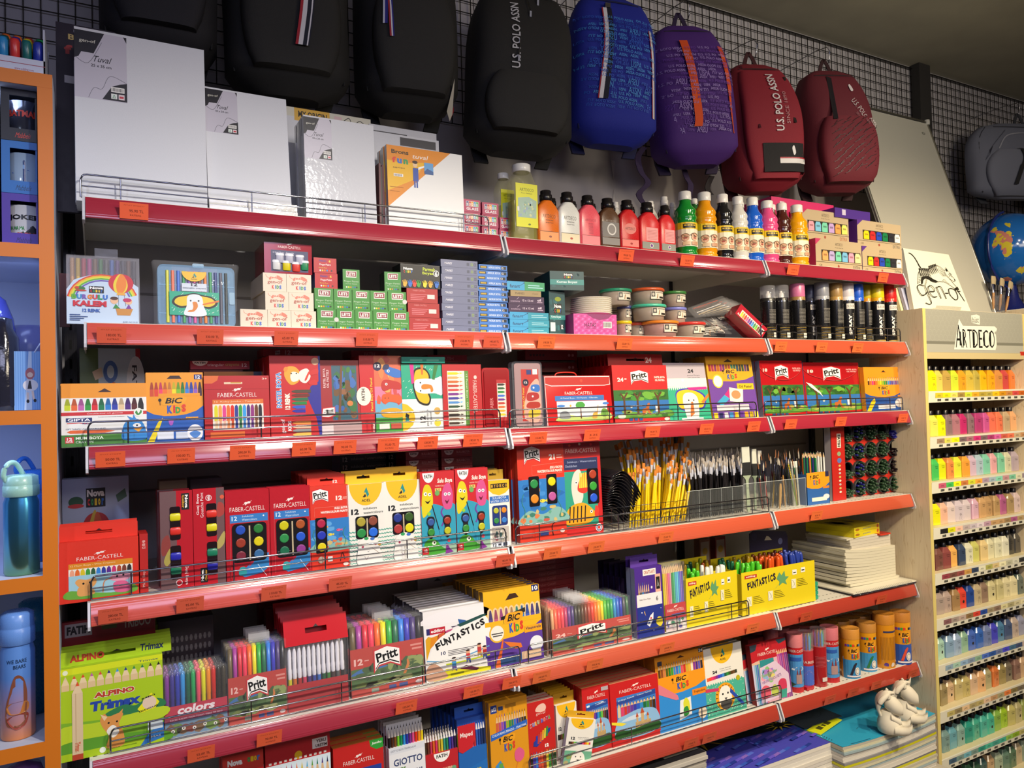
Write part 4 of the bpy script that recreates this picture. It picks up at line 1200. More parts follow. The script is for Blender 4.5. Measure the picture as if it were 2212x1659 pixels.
for a in(('orange-lidded clear tub, middle of the bottom tub row',1388,1459,0,L0,.045,'e8862a'),('red-lidded clear tub at the right end of the bottom tub row',1457,1517,0,L0,.05,'d83a32'),('yellow-lidded tub right of the pink carton',1330,1362,0,L0,.06,'e0c41c'),('small red-lidded tub behind the yellow-lidded one',1358,1392,0,L0,.09,'c84a30'),
('mint-lidded clear tub in the second tub level',1366,1434,0,L1,.06,'4ac0a0'),('lilac-lidded clear tub in the second tub level',1434,1479,0,L1,.09,'7a80d0'),('dark blue-lidded tub behind the plates',1334,1364,0,L1,.1,'4a508a'),('green-lidded clear tub on top, left',1298,1362,0,L2-.004,.09,'2a8a68'),('orange-lidded clear tub on top, centre',1365,1431,0,L2,.07,'c8562a'),('dark green-lidded clear tub on top, right',1432,1479,0,L2,.09,'3a7a3a'),('orange-lidded tub at the back left of the tub pile',1258,1300,0,L2-.02,.2,'a8482a')):
 tub(*a)
for px,zz_,yy in((1278,Z2,.2),(1330,Z2,.12)):
 b=B();c=at(px,660,yy);hh=(L2-.021-Z2)if yy>.15 else(L2-.006-Z2)
 if yy>.15:
  b.box(-.03,.03,-.03,.03,0,hh,('6a5a50','card'));b.build('paint_carton',loc=(c.x,c.y+.02,Z2),label='plain carton under the rearmost orange-lidded tub',cat='carton')
  # clear packs of brushes and the red packs in the corner of the middle bay
rd=random.Random(8)
for k in range(8):
 p=at(1500+12*k,700,.06)
 b=B()
 W,H=.12,.07
 b.box(0,W,0,.004,0,H,('e8e8ea','film'))
 for j in range(5):
  x=.015+j*.02
  b.tube([(x,.002,.005),(x+.004,.002,H*.6)],.0018,(('c8b89a','8a2a2a','d8d8d8','3a3a3a','a87a4a')[(j+k)%5],'plast'),5)
 b.art(W*.5,H*.3,[('R',0,0,1,1,'d8d4cc'),('RS',[(.1+.09*i,.2,.14+.09*i,.8,BK)for i in range(8)])],-.0006,W*.3,H*.1)
 b.build('brush_pack',loc=(p.x-.03,.05+.011*k,Z2+.004+.009*k),rot=(R_(-62),R_(rd.uniform(-8,4)),R_(rd.uniform(-18,2))),label='clear film pack of brushes, %s layer up in the heap beside the spray cans'%ORD[k],cat='brush pack',group='clear packs of brushes')
for k in range(5):
 p=at(1492+14*k,640,.12)
 b=B();b.rbox(0,.15,0,.004,0,.05,.006,('f2f2f6','film'))
 for j in range(4):
  b.tube([(.02,.002,.01+j*.01),(.12,.002,.012+j*.009)],.0016,(('b8a88a','d8d8d8','4a4a4a','a84a3a')[j],'plast'),5)
 b.build('brush_pack',loc=(p.x,.1+.012*k,Z2+.075+.004*k),rot=(R_(-40),R_(-18+3*k),R_(-10)),label='clear film brush pack slanting on top of the heap, number %s counted from the front'%ORD[k],cat='brush pack',group='slanting clear packs')
b=B();b.rbox(0,.13,0,.05,0,.05,.008,('2a2628','trans'))
b.build('clear_box',loc=(at(1505,700,.08).x,.085,Z2+.0005),label='smoky clear plastic box under the slanting brush packs',cat='box')
for k,(px,py,rz,nm)in enumerate(((1572,625,-42,'front'),(1560,628,-34,'rear'))):
 b=B();W,H=.13,.042
 b.box(0,W,0,.05,0,H,('b02030','gloss'))
 b.art(W,H,[('R',.12,.1,.95,.7,'d8d0c8')]+pens(.14,.93,.14,.62,RBW,'crayon')+[('T','6',.08,.2,.05,.2,'e8d0d0',.03)])
 b.build('pastel_pack',loc=(at(1580,650,.05+.04*k).x,.035+.056*k,Z2+.087),rot=(R_(-6),R_(40),R_(-12)),label='red pack of pastels slanting against the spray cans, the %s one'%nm,cat='pastel pack',group='slanting red packs')
 # spray cans
def spray(label,xl,xr,ytop,capc,bandc,clear=False,words=True,Y=.06,ang=-110):
 z0=ZR[2][2]
 R=abs(at(xr,660,Y).x-at(xl,660,Y).x)/2*.88
 R=min(R,.0265)if R>.02 else R
 R=max(R,.021)
 p=at((xl+xr)/2,660,Y)
 H=at((xl+xr)/2,ytop,Y).z-z0
 t=empty('spray_can',label,'spray can',(p.x,Y,z0),'spray paint cans')
 b=B()
 hb=H*.70
 b.lathe([(R*.96,0),(R,.003),(R,hb)],('161619','plast'),24)
 b.lathe([(R,hb),(R,hb+H*.06),(R*.96,hb+H*.07)],(bandc,'plast'),24)
 b.lathe([(R*1.01,hb),(R*1.01,hb+.002)],('a8a8a0','metal'),24)
 if words:
  A0,A1=R_(ang-60),R_(ang+60)
  b.art(1,1,[('R',.2,.8,.8,.93,'d8d4cc'),('T','SUDOR',.5,.865,.5,.06,'2a2a3a'),('T','SPRAY',.42,.42,.2,.5,'e8e6e0',.05,0,90),('T','SPRAY BOYA',.62,.5,.06,.4,'d8d0c0',.0,0,90),('R',.7,.1,.95,.13,'b89a4a'),('R',.7,.18,.95,.2,'b89a4a'),('R',.1,.03,.8,.07,'b89a4a')],
curve=lambda u,v,d:((R+d)*math.cos(A0+(A1-A0)*u),(R+d)*math.sin(A0+(A1-A0)*u),hb*v),step=1.5e-4)
 else:
  A0,A1=R_(ang-50),R_(ang+50)
  b.art(1,1,[('R',.1,.06+.03*i,.9,.068+.03*i,('8a8478','b89a4a')[i%2])for i in range(10)]+[('R',.3,.45+.03*i,.8,.46+.03*i,'8a8680')for i in range(12)]+[('R',.55,.08,.85,.2,'d8d8d0')],
curve=lambda u,v,d:((R+d)*math.cos(A0+(A1-A0)*u),(R+d)*math.sin(A0+(A1-A0)*u),hb*v),step=1.5e-4)
 b.build('can_body',t)
 b=B()
 if clear:
  b.lathe([(R,hb+H*.07),(R,H-.003),(R*.9,H),(.001,H)],('d8dce8','clear'),24)
  b.lathe([(R*.4,hb+H*.07),(R*.38,hb+H*.15),(R*.2,hb+H*.17),(R*.2,hb+H*.2)],('d8d8d8','plast'),12)
 else:
  b.lathe([(R*.97,hb+H*.07),(R*.99,hb+H*.08),(R*.97,H-.004),(R*.9,H),(.001,H)],(capc,'plast'),24)
 b.build('cap',t)
for a in(('black spray can with clear cap at the left end of the cans',1646,1672,618,'c8c8c8','2a2a2a',True,False),('black spray can with clear cap, second from the left',1672,1703,617,'c8c8c8','1c1c20',True,False),('spray can with rose-pink cap',1706,1740,614,'c8709a','9a7a4a',False,False),('spray can with slate-blue cap, partly hidden',1742,1762,616,'4a5068','3a3e50',False,True,.1),
('spray can with silver-grey cap',1760,1791,611,'8a8e9a','9a9ea8',False,False),('spray can with dull gold cap',1794,1817,613,'a0804a','b08a4a',False,False),('spray can with white cap',1817,1842,613,'d0ccd4','e0dce0',False,True),('spray can with bright blue cap',1842,1862,615,'1c5ad0','1c5ad0',False,False),('spray can with yellow cap, partly hidden behind its neighbour',1862,1882,616,'d8c01c','d8901c',False,False,.09),
('spray can with lemon-yellow cap, lettering facing out',1879,1910,615,'e0c81c','e0a01c',False,True),('spray can with red cap at the right end',1911,1932,617,'c82020','c8281c',False,True)):
 spray(*a)
for i in range(6):
 spray('spray can in the second file behind the front cans, %s from the left'%ORD[i],1655+i*42,1680+i*42,628,('8a8a8a','5a5a68','b08a4a','7a2a2a','2a4a88','c0a82a')[i],'2a2a2a',False,False,.14)
 # ================================================================ ROW 3
Y0=.034
gip=[('R',0,.77,1,1,'e8941c'),('P','3a1c10',.42,.86,.58,.86,.5,.92),('R',0,.54,1,.765,'eceae4')]+pens(.03,.97,.57,.755,['c8d81c','e0642a','c060a8','2f9a3a','d8242a','0f7a4a','1c7ac8','2a3aa8','e0c498','4a1a7a','5a1a1a','1a1414'],'crayon',.55)+[('R',0,.49,1,.545,'c8282c'),('T','Cocuklarimiz icin guvenle',.5,.518,.42,.03,'f0e0e0',0,.3),('R',0,.19,1,.49,'e9e9e6'),('R',.05,.39,.35,.455,'1d2f6a'),('T','GIPTA',.2,.423,.26,.045,'f0f0f4',.03),('L','c8282c',.0015,.06,.37,.2,.375,.34,.355),('T','KIDS',.29,.365,.1,.025,'1d2f6a',.03),
('R',.46,.46,.72,.465,'8a8a8a'),('T','Rahat ve yumusak kullanim',.58,.46,.32,.016,'6a6a6a'),('T','CIFT TARAFLI UCLU  DOUBLE SIDED',.28,.28,.46,.022,'3a4a6a',.01),('P','e0642a',.1,.21,.5,.21,.62,.235,.5,.26,.1,.26,.06,.235),
('R',0,0,1,.19,'3f7a2c'),('P','4f8a34',.0,.19,.5,.16,1,.2,1,.19),('R',.04,.06,.14,.16,'c8282c'),('T','12',.09,.125,.06,.04,WH,.03),('T','RENK',.09,.085,.08,.025,WH,.02),('T','MUM BOYA',.32,.135,.32,.045,'e8f0e0',.03),('T','CRAYON',.26,.075,.2,.035,'e8f0e0',.0),
('C',.9,.52,.058,'e8ece4'),('S','3a8a3a',.88,.48,.86,.52,.88,.55,.9,.5,.93,.56,.94,.52,.91,.48),('S','2f86d0',.72,.08,.7,.22,.74,.36,.84,.42,.93,.38,.98,.26,.98,.08),('P','2f86d0',.8,.4,.76,.47,.83,.43,.84,.49,.87,.42),('E',.88,.31,.05,.035,'f0f0f0'),('C',.88,.31,.012,BK),('P','e8a020',.83,.26,.95,.28,.9,.2)]
carton('crayon_carton','white carton with orange top flap, twelve crayon tips and a blue bird','crayon carton',132,317,829,3,Y0,.022,'e8e8e4',gip,lean=5,back=1,blabel='crayon carton directly behind the one with the blue bird')
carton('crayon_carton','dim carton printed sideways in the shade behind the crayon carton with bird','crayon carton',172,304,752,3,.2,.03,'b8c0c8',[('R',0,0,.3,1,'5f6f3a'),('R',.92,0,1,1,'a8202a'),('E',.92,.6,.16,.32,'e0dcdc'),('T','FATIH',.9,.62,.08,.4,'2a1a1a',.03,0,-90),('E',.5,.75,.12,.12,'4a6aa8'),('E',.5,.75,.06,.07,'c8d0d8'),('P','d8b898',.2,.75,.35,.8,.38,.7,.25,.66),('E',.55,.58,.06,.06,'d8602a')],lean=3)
bk=[('R',0,.0,1,1,'e8981c'),('R',.84,.90,.98,.97,'1c2a78'),('T','12',.91,.935,.08,.05,WH,.03),('P','3a2010',.36,.91,.62,.91,.58,.955,.42,.955)]+pens(.06,.98,.66,.86,['c84a28','d8402a','e8406a','e8702a','e88a3a','e8d81c','7ab82a','2f8a3a','2f7fd8','2a4ab8','8a5ab8','3a1c3a'],'crayon',.5)+[('R',.22,.66,.94,.7,'e8981c')]+[('P','1d58b0',0,.46,.12,.41,.3,.38,.5,.38,.7,.4,.88,.45,1,.52,1,0,0,0)]+bic(.2,.4,.76,.66)+[('R',.68,.32,.9,.36,'e8a02a'),('T','Plastidecor',.79,.34,.18,.02,'1c2a58'),('P','e8d01c',.0,0,.12,0,.26,.3,.28,.36,.2,.3),('S','a85ac0',.38,.32,.46,.34,.45,.26,.4,.25),('R',.18,.05,.46,.17,'d8dce8'),('R',.5,.05,.72,.15,'c8d0e0'),('E',.84,.13,.14,.12,'e8e8ec'),('S','4a80c8',.74,.12,.84,.05,.94,.12,.84,.16)]
carton('crayon_carton','orange and blue crayon carton marked 12 with coloured lettering, third left shelf','crayon carton',316,440,805,3,Y0+.006,.024,'e8981c',bk,lean=4,back=2,blabel='orange crayon carton behind the orange and blue one marked 12')
fb=[('R',0,.0,1,1,'b61c22'),('P','d8682a',0,.88,.12,.88,.2,.93,.22,1,0,1),('T','3+',.93,.95,.08,.03,'e8c8b8',.02),('R',.3,.87,.58,.9,'e0c8a8'),('R',.4,.88,.56,.9,'c89a4a'),('L','8a1418',.0006,0,.79,1,.79)]+faber(.5,.7,.6,.065)+[('R',.12,.56,.9,.63,'d8702c'),('T','12  Kolay Jumbo - Twistable',.5,.595,.7,.03,'f0d0b0'),('R',.12,.16,.9,.56,'e9e0d4')]+pens(.14,.88,.3,.55,['d8d020','e8a040','d8408a','e06a2a','d8241c','2a3a90','2f9a3a','2f9ae0','3a2a78','8a2a7a','6a3a1c','1a1a2a'],'round',.25)+[('PS',[(c,[(.15+.061*i,.18),(.2+.061*i,.18),(.19+.061*i,.32),(.16+.061*i,.3)])for i,c in enumerate(('e8c8a0','e8a080','e8b8a0','e0905a','c8501c','2a3a90','1f6a3a','2f7ac0','3a4a98','6a3a8a','8a5a3a','3a3a4a'))]),('R',.08,.05,.6,.13,'d8682a')]
carton('crayon_carton','red carton with a printed window of twelve thick crayons, left of the tiger one','crayon carton',442,583,812,3,Y0,.02,'b61c22',fb,lean=3,back=1,blabel='red crayon carton tucked behind the one with thick crayons')
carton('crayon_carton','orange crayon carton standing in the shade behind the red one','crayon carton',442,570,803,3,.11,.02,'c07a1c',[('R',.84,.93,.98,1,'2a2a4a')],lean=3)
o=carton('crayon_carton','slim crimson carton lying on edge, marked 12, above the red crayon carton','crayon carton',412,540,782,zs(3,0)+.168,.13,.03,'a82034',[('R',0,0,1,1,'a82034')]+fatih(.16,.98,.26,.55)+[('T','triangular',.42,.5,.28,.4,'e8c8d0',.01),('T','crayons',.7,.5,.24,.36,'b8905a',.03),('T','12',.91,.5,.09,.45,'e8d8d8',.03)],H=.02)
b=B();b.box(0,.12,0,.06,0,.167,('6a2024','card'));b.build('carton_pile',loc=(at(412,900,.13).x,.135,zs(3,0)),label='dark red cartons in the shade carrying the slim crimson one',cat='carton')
tg=[('P','2a2a90',.96,1,1,1,1,0,.95,.0,.9,.22,.78,.4,.72,.5,.8,.62,.96,.68),('C',.9,.93,.075,'d8a888'),('T','PASTEL BOYA',.17,.58,.11,.44,'f0f0f0',.09,0,90),('T','PASTEL BOYA',.17,.58,.1,.43,'2f7fc8',.03,0,90),('T','12 RENK',.33,.44,.1,.2,'f0ead8',.06,0,90)]+[('S','e8a030',.28,.78,.34,.86,.5,.86,.6,.78,.56,.68,.42,.64,.32,.7),('S','e88a2a',.27,.82,.3,.86,.36,.85,.32,.8),('S','f0ead8',.4,.74,.44,.8,.56,.78,.56,.7,.44,.68),('C',.42,.78,.015,BK),('C',.52,.78,.015,BK),('S','e8e0d8',.58,.8,.74,.84,.8,.74,.7,.66,.58,.7),('S','c82a2a',.78,.8,.94,.84,.95,.78,.8,.76),('S','c82a2a',.76,.68,.9,.7,.93,.64,.78,.64),('S','d8402a',.68,.7,.76,.8,.79,.8,.72,.7)]
cr_=['4a4030','6a2a20','1d6a48','15803f','2a58c0','2a2a9a','b8285a','b0282a','e08a3a','e8b898','8a8a88','d8b04a']
tg+=[('RS',[(.5,.54-.048*i,.8-.03*min(i,4)+(.1 if i>6 else 0),.58-.048*i,c)for i,c in enumerate(cr_)]),('PS',[(c,[(.5,.54-.048*i),(.5,.58-.048*i),(.42,.567-.048*i),(.42,.553-.048*i)])for i,c in enumerate(cr_)])]
tg+=[('T','gen-of',.24,.14,.1,.17,'f0e0e0',.01,0,90),('T','KiDS',.36,.14,.07,.12,'f0e0e0',.04,0,90)]
carton('pastel_carton','tall red oil pastel carton with a tiger cub in trainers and lettering running upward','pastel carton',584,694,768,3,Y0,.022,'c01c22',tg,lean=3,back=7,blabel='red pastel carton filed behind the tall tiger cub carton')
pf=[('R',0,0,1,1,'9a2028'),('R',.0,.93,1,1,'a83a3a')]+[('R',.3,.2,.92,.93,'2f5a6a')]+[('G',.3,.2,.92,.93,blobs(0,0,1,1,['2f6a3a','1f4a2a','3a6ab0','2a5aa0','6a4a2a','3f7a34','8a5a3a'],40,9,(.06,.16),.7)+[('P','6a4426',.2,0,.3,0,.45,1,.36,1),('E',.7,.3,.12,.05,'c87a3a')])]+[('G',.02,.23,.36,.38,[('P','c8202a',0,.1,.5,0,1,.2,1,1,.1,.9),('P','e8e4de',.05,.16,.5,.1,.95,.26,.95,.94,.14,.84),('T','Pritt',.5,.5,.78,.5,BK,.03,0,90)]),('T','PASTEL BOYA',.12,.76,.06,.26,'e0b8b8',.03,0,90),('T','OIL PASTELS',.2,.75,.06,.24,'e0b8b8',.03,0,90),('R',0,0,1,.17,'b09090'),('R',.02,.02,.3,.15,'d8c8c8')]
carton('pastel_carton','dark red pastel carton with a forest drawing, tilted sideways between tiger and sausage-crayon cartons','pastel carton',692,780,778,3,Y0+.004,.024,'9a2028',pf,lean=4,fin='wrap',yaw=0)
bpy.data.objects['pastel_carton.001' if 'pastel_carton.001' in bpy.data.objects else 'pastel_carton']
ft=[('R',0,0,.34,1,'c4202a'),('R',.34,.0,1,1,'d8684a'),('R',.34,.0,1,.2,'3f9a3a'),('R',.34,.2,1,.42,'6aa8c8'),('R',.34,.42,1,.6,'d87a9a')]+[('G',.34,.0,1,1,blobs(0,.35,1,1,['d85a3a','e0804a','c84a4a','e8a05a'],14,6,(.08,.16),.5))]+[('E',.08,.48,.17,.12,'f0e4d4'),('T','FATIH',.07,.5,.08,.15,'2a1014',.03,0,90),('T','Pastel Boya Oil Pastel',.27,.5,.07,.42,'e8d040',.01,0,90),('C',.42,.86,.1,'1f1a48'),('T','12',.42,.87,.12,.045,WH,.03),
('S','2f6fc0',.6,.78,.62,.86,.8,.84,.98,.8,.98,.72,.8,.72),('S','1f2a58',.55,.82,.58,.88,.7,.88,.68,.83),('C',.68,.8,.035,WH),('C',.69,.8,.014,BK),('S','b82a2a',.5,.6,.55,.68,.74,.68,.96,.64,.96,.56,.74,.57,.56,.54),('C',.62,.63,.03,WH),('C',.62,.63,.012,BK),('S','d8582a',.5,.44,.54,.5,.7,.5,.96,.47,.96,.38,.7,.4,.56,.38),('C',.66,.45,.012,BK),('C',.58,.45,.012,BK),('S','e0a01c',.48,.24,.5,.3,.8,.32,.98,.28,.98,.2,.6,.2),('C',.6,.26,.012,BK),
('R',.42,.05,.66,.12,'e8e4d8'),('R',.7,.05,.95,.12,'b84a3a'),('T','12 RENK',.3,.08,.07,.1,'f0e8e0',.02,0,90)]
carton('pastel_carton','red pastel carton with smiling crayon figures in blue, red, orange and yellow','pastel carton',779,870,768,3,Y0+.004,.024,'c4202a',ft,lean=3,back=2,blabel='pastel carton behind the one with smiling crayon figures')
el=[('R',0,.45,1,1,'22a583'),('R',0,0,1,.48,'e2e4e2')]+[('PS',[(WH,[(x,y),(x+.03,y+.02),(x+.035,y+.015),(x+.005,y-.004)])for x,y in[(random.Random(i).uniform(.02,.9),random.Random(i+99).uniform(.5,.96))for i in range(40)]])]+[('S',BK,.3,.9,.26,.74,.3,.56,.4,.42,.62,.38,.7,.48,.64,.62,.7,.8,.6,.92,.44,.95),('S','e3b61c',.33,.88,.3,.74,.33,.58,.42,.45,.6,.41,.66,.48,.6,.62,.66,.8,.58,.9,.44,.92),('S','dfe4ea',.3,.68,.34,.76,.5,.78,.8,.78,.98,.8,.98,.54,.8,.56,.5,.56,.34,.6),('C',.45,.72,.018,BK),('C',.45,.6,.018,BK),('S','d8812c',.48,.68,.56,.7,.72,.68,.76,.6,.7,.58,.68,.63,.56,.62,.48,.63),('P','d82a8a',.2,1,.3,1,.3,.72,.24,.7),('P','d8702c',.46,1,.54,1,.52,.84,.48,.84),('P','2f7a3a',.8,.98,.9,.98,.8,.76,.74,.77),
('P','ecb81e',0,.02,.1,.03,.24,.1,.3,.2,.26,.32,.12,.4,0,.42),('P',BK,.06,.22,.14,.2,.16,.25,.08,.28),('P','1d8a86',.06,.16,.14,.14,.16,.19,.08,.22),('T','12',.48,.18,.13,.1,'1a1c24',.03,0,90),('T','pastel boya',.6,.2,.06,.24,'2a2c34',0,0,90),('T','oil pastels',.68,.2,.06,.2,'2a2c34',0,0,90),('C',.84,.12,.08,'d8c83a'),('C',.84,.3,.08,'c8a050')]
oz=carton('pastel_carton','white and green pastel carton with a sideways elephant face','pastel carton',869,958,786,3,Y0+.004,.024,'dfe0de',el,lean=2,back=1,blabel='pastel carton right behind the sideways elephant one')
X,W,H=fit(869,958,786,zs(3,.5),Y0+.004)
b=B();b.box(0,W+.006,0,.05,0,.016,('2f9a86','gloss'));b.art(W,.016,[('R',.2,.3,.5,.6,'4ab8a0'),('R',.6,.3,.9,.6,'4ab8a0')])
b.build('pastel_carton',loc=(X-.001,Y0+.002,zs(3,.5)+H+.002),label='teal carton lying flat on top of the sideways elephant carton',cat='pastel carton')
fv=[('R',.12,.06,.62,.9,'e6e2d4'),('R',.56,.06,.66,.9,'5a8a3a'),('T','12 Pastel Boya - Oil Pastels',.61,.5,.05,.7,'d8e8c0',0,0,-90),('T','FABER-CASTELL',.82,.5,.1,.5,'e8c8c0',0,0,-90),('E',.84,.8,.04,.03,'e8c8c0')]
fc=['d8cc1c','d8a868','c8642a','b8342a','c84a4a','7a2a8a','3a3a98','4a8ac8','1f4a34','4a2a1c','2a201c','6a3a1c','3a2a20']
fv+=[('PS',[(c,[(.13,.86-.063*i-.018),(.13,.86-.063*i+.018),(.36,.86-.063*i+.018),(.44,.86-.063*i),(.36,.86-.063*i-.018)])for i,c in enumerate(fc)]),('PS',[(sh(c,1.3),[(.44,.86-.063*i-.012),(.52,.86-.063*i+.006),(.44,.86-.063*i+.016)])for i,c in enumerate(fc)])]
carton('pastel_carton','red pastel carton with a column of horizontal pastels and lettering running down','pastel carton',958,1042,787,3,Y0,.02,'b81c24',fv,lean=2,back=3,blabel='red pastel carton behind the one with horizontal pastels')
def roundcase(label,xl,xr,yt,col,fin,arts,body=None):
 z0=zs(3,at(xl,900,Y0).x)
 X,W,H=fit(xl,xr,yt,z0,Y0)
 t=empty('pastel_case',label,'pastel case',(X,Y0,z0),rot=(R_(-2),0,0))
 b=B();b.rbox(0,W,.001,.022,0,H,.01,(col,fin));b.build('case_shell',t)
 b=B();b.rbox(W*.06,W*.94,-.0014,.0005,H*.03,H*.97,.008,(body or sh(col,.9),'gloss'));b.art(W,H,arts,-.0015);b.build('case_lid',t)
 return t
roundcase('red plastic pastel case with a narrow row of crayons, at the left-middle bay boundary',1044,1103,794,'a81c22','gloss',[('R',.5,.12,.86,.8,'b0242a'),('R',.52,.18,.84,.74,'d8d4c8'),('PS',[(c,[(.54,.7-.062*i),(.54,.735-.062*i),(.74,.735-.062*i),(.82,.718-.062*i),(.74,.7-.062*i)])for i,c in enumerate(['2a2a2a','1f5a34','2f8a3a','3a6ac8','6a2a8a','b8342a','d8642a','e8a02a','e8c82a'])]),('T','FABER',.3,.4,.12,.2,'d88a8a',0,0,90)])
roundcase('clear rounded pastel case with a red crayon-figure card inside',1109,1174,780,'c8ccd4','clear',[('R',.28,.1,.86,.88,'b8302c'),('S','e0a898',.4,.12,.34,.3,.44,.5,.6,.66,.86,.7,.86,.12),('S','2f6fc0',.6,.56,.62,.64,.86,.64,.86,.54),('C',.68,.6,.03,WH),('S','a8282a',.44,.42,.48,.52,.8,.52,.84,.44,.6,.4),('C',.64,.47,.03,WH),('S','a82a20',.44,.3,.5,.38,.84,.38,.84,.3),('S','d8c03a',.5,.16,.52,.26,.84,.28,.84,.18),('T','Pastel Boya Oil Pastel',.34,.4,.08,.4,'e8d040',0,0,90),('C',.42,.68,.1,'1f1a38'),('T','12',.42,.68,.1,.03,WH,.03),('R',.66,.8,.82,.88,'d8dce0'),('R',.46,.8,.62,.87,'2a3a78')],'a88a8c')
b=B()
for i,c in enumerate(RBW[:11]):
 pass
for k,(xa,y0_,n)in enumerate(((1120,0,3),)):
 for j in range(n):
  b=B();b.box(0,.19,0,.05,0,.03,('7a141c','card'));b.art(.19,.03,[('C',.1+.06*i,.5,.02,'3a1014')for i in range(5)]+[('C',.84+.07*i,.5,.025,'b88a8a')for i in range(2)])
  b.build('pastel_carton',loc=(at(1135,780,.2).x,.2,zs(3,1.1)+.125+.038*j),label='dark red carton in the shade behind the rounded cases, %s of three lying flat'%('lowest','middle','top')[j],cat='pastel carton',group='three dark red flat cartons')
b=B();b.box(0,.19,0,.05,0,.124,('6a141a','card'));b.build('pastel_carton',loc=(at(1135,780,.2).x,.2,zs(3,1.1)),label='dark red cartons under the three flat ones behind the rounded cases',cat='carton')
# red cartons lying at the back of the left bay top
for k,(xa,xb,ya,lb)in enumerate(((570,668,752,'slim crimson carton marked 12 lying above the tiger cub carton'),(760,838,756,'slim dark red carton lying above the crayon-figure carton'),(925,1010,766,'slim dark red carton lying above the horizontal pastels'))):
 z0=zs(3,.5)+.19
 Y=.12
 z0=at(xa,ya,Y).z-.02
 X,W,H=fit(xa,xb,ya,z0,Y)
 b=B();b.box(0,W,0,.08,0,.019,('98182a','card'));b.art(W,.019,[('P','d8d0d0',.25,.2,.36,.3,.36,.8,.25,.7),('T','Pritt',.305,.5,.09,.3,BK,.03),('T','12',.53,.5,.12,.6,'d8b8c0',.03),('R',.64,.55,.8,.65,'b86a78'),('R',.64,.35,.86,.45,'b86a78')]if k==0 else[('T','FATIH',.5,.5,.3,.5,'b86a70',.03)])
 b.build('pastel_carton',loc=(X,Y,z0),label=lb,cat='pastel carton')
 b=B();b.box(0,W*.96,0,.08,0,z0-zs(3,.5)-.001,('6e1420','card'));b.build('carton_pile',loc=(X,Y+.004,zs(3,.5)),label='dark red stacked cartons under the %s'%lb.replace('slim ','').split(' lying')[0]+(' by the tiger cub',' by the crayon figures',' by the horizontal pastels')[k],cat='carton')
 # middle bay
f18=[('R',0,.8,1,1,'b8201c'),('L','e8e8e8',.002,.01,0,.01,.98,.99,.98,.99,.82,.9,.8,.1,.8,.01,.84),('C',.55,.9,.02,'d8402a')]+faber(.5,.65,.42,.06)+[('R',.14,.5,.88,.6,'2f70b8'),('T','18 Pastel Boya - Oil Pastels - Olkreide',.5,.55,.56,.035,'d8e8f0'),('R',.16,.1,.92,.49,'dce4e8'),('S','b8d070',.16,.1,.3,.22,.6,.16,.92,.26,.92,.1),('S','3f9a3a',.44,.38,.46,.46,.54,.47,.58,.4,.52,.34),('P','6a3a1c',.5,.14,.52,.14,.515,.36,.505,.36),('S','8a9096',.2,.15,.2,.26,.28,.3,.34,.24,.34,.15),('S','e0a040',.68,.14,.7,.24,.76,.26,.75,.14),('L','e0a040',.002,.76,.24,.78,.4),('S','6aa040',.82,.18,.84,.32,.92,.3,.92,.18),('E',.22,.4,.06,.025,'3a7ac8'),('E',.9,.43,.05,.025,'3a7ac8'),('C',.36,.4,.014,'e8a02a')]
o=carton('pastel_case','red carrying case of eighteen pastels with button flap and white-piped edge','pastel case',1181,1324,812,3,.03,.03,'c41c1c',f18,lean=5,fin='gloss',sidec='8a8a9a')
b=B();b.tube(catmull([(.045,.012,0),(.05,.012,.008),(.07,.012,.011),(.1,.012,.011),(.115,.012,.008),(.12,.012,0)],False,4),.0022,('c83024','plast'),6)
b.M=None
hh=max(v.co.z for v in o.data.vertices)
b.build('handle',o,loc=(0,0,hh))
p24=[('T','24',.14,.75,.11,.07,'f0e0d8',.04),('R',.21,.75,.25,.77,'f0d0c8'),('R',.74,.7,.98,.82,'c42a24'),('T','PASTEL BOYA',.86,.785,.2,.035,'f0e0d8',.04),('T','OIL PASTELS',.86,.735,.18,.035,'f0e0d8',.04)]+pritt(.31,.64,.66,.92)+forest(.0,.09,1,.57,5)+[('E',.12,.12,.07,.04,'d8e0d0')]+[('R',.25+.09*i,.04,.31+.09*i,.085,'2a4a8a')for i in range(3)]+[('E',.94,.05,.05,.025,'e0c8c8')]
carton('pastel_carton','red carton of twenty-four pastels with hanging flap and forest drawing','pastel carton',1327,1445,763,3,.03,.018,'c81e20',p24,tab=(.17,'b01a1e',[('T','24',.74,.5,.12,.5,'e8d8d0',.04)]),lean=4,back=9,blabel='red forest carton in the file behind the marked 24 one',bgroup='file of red forest cartons')
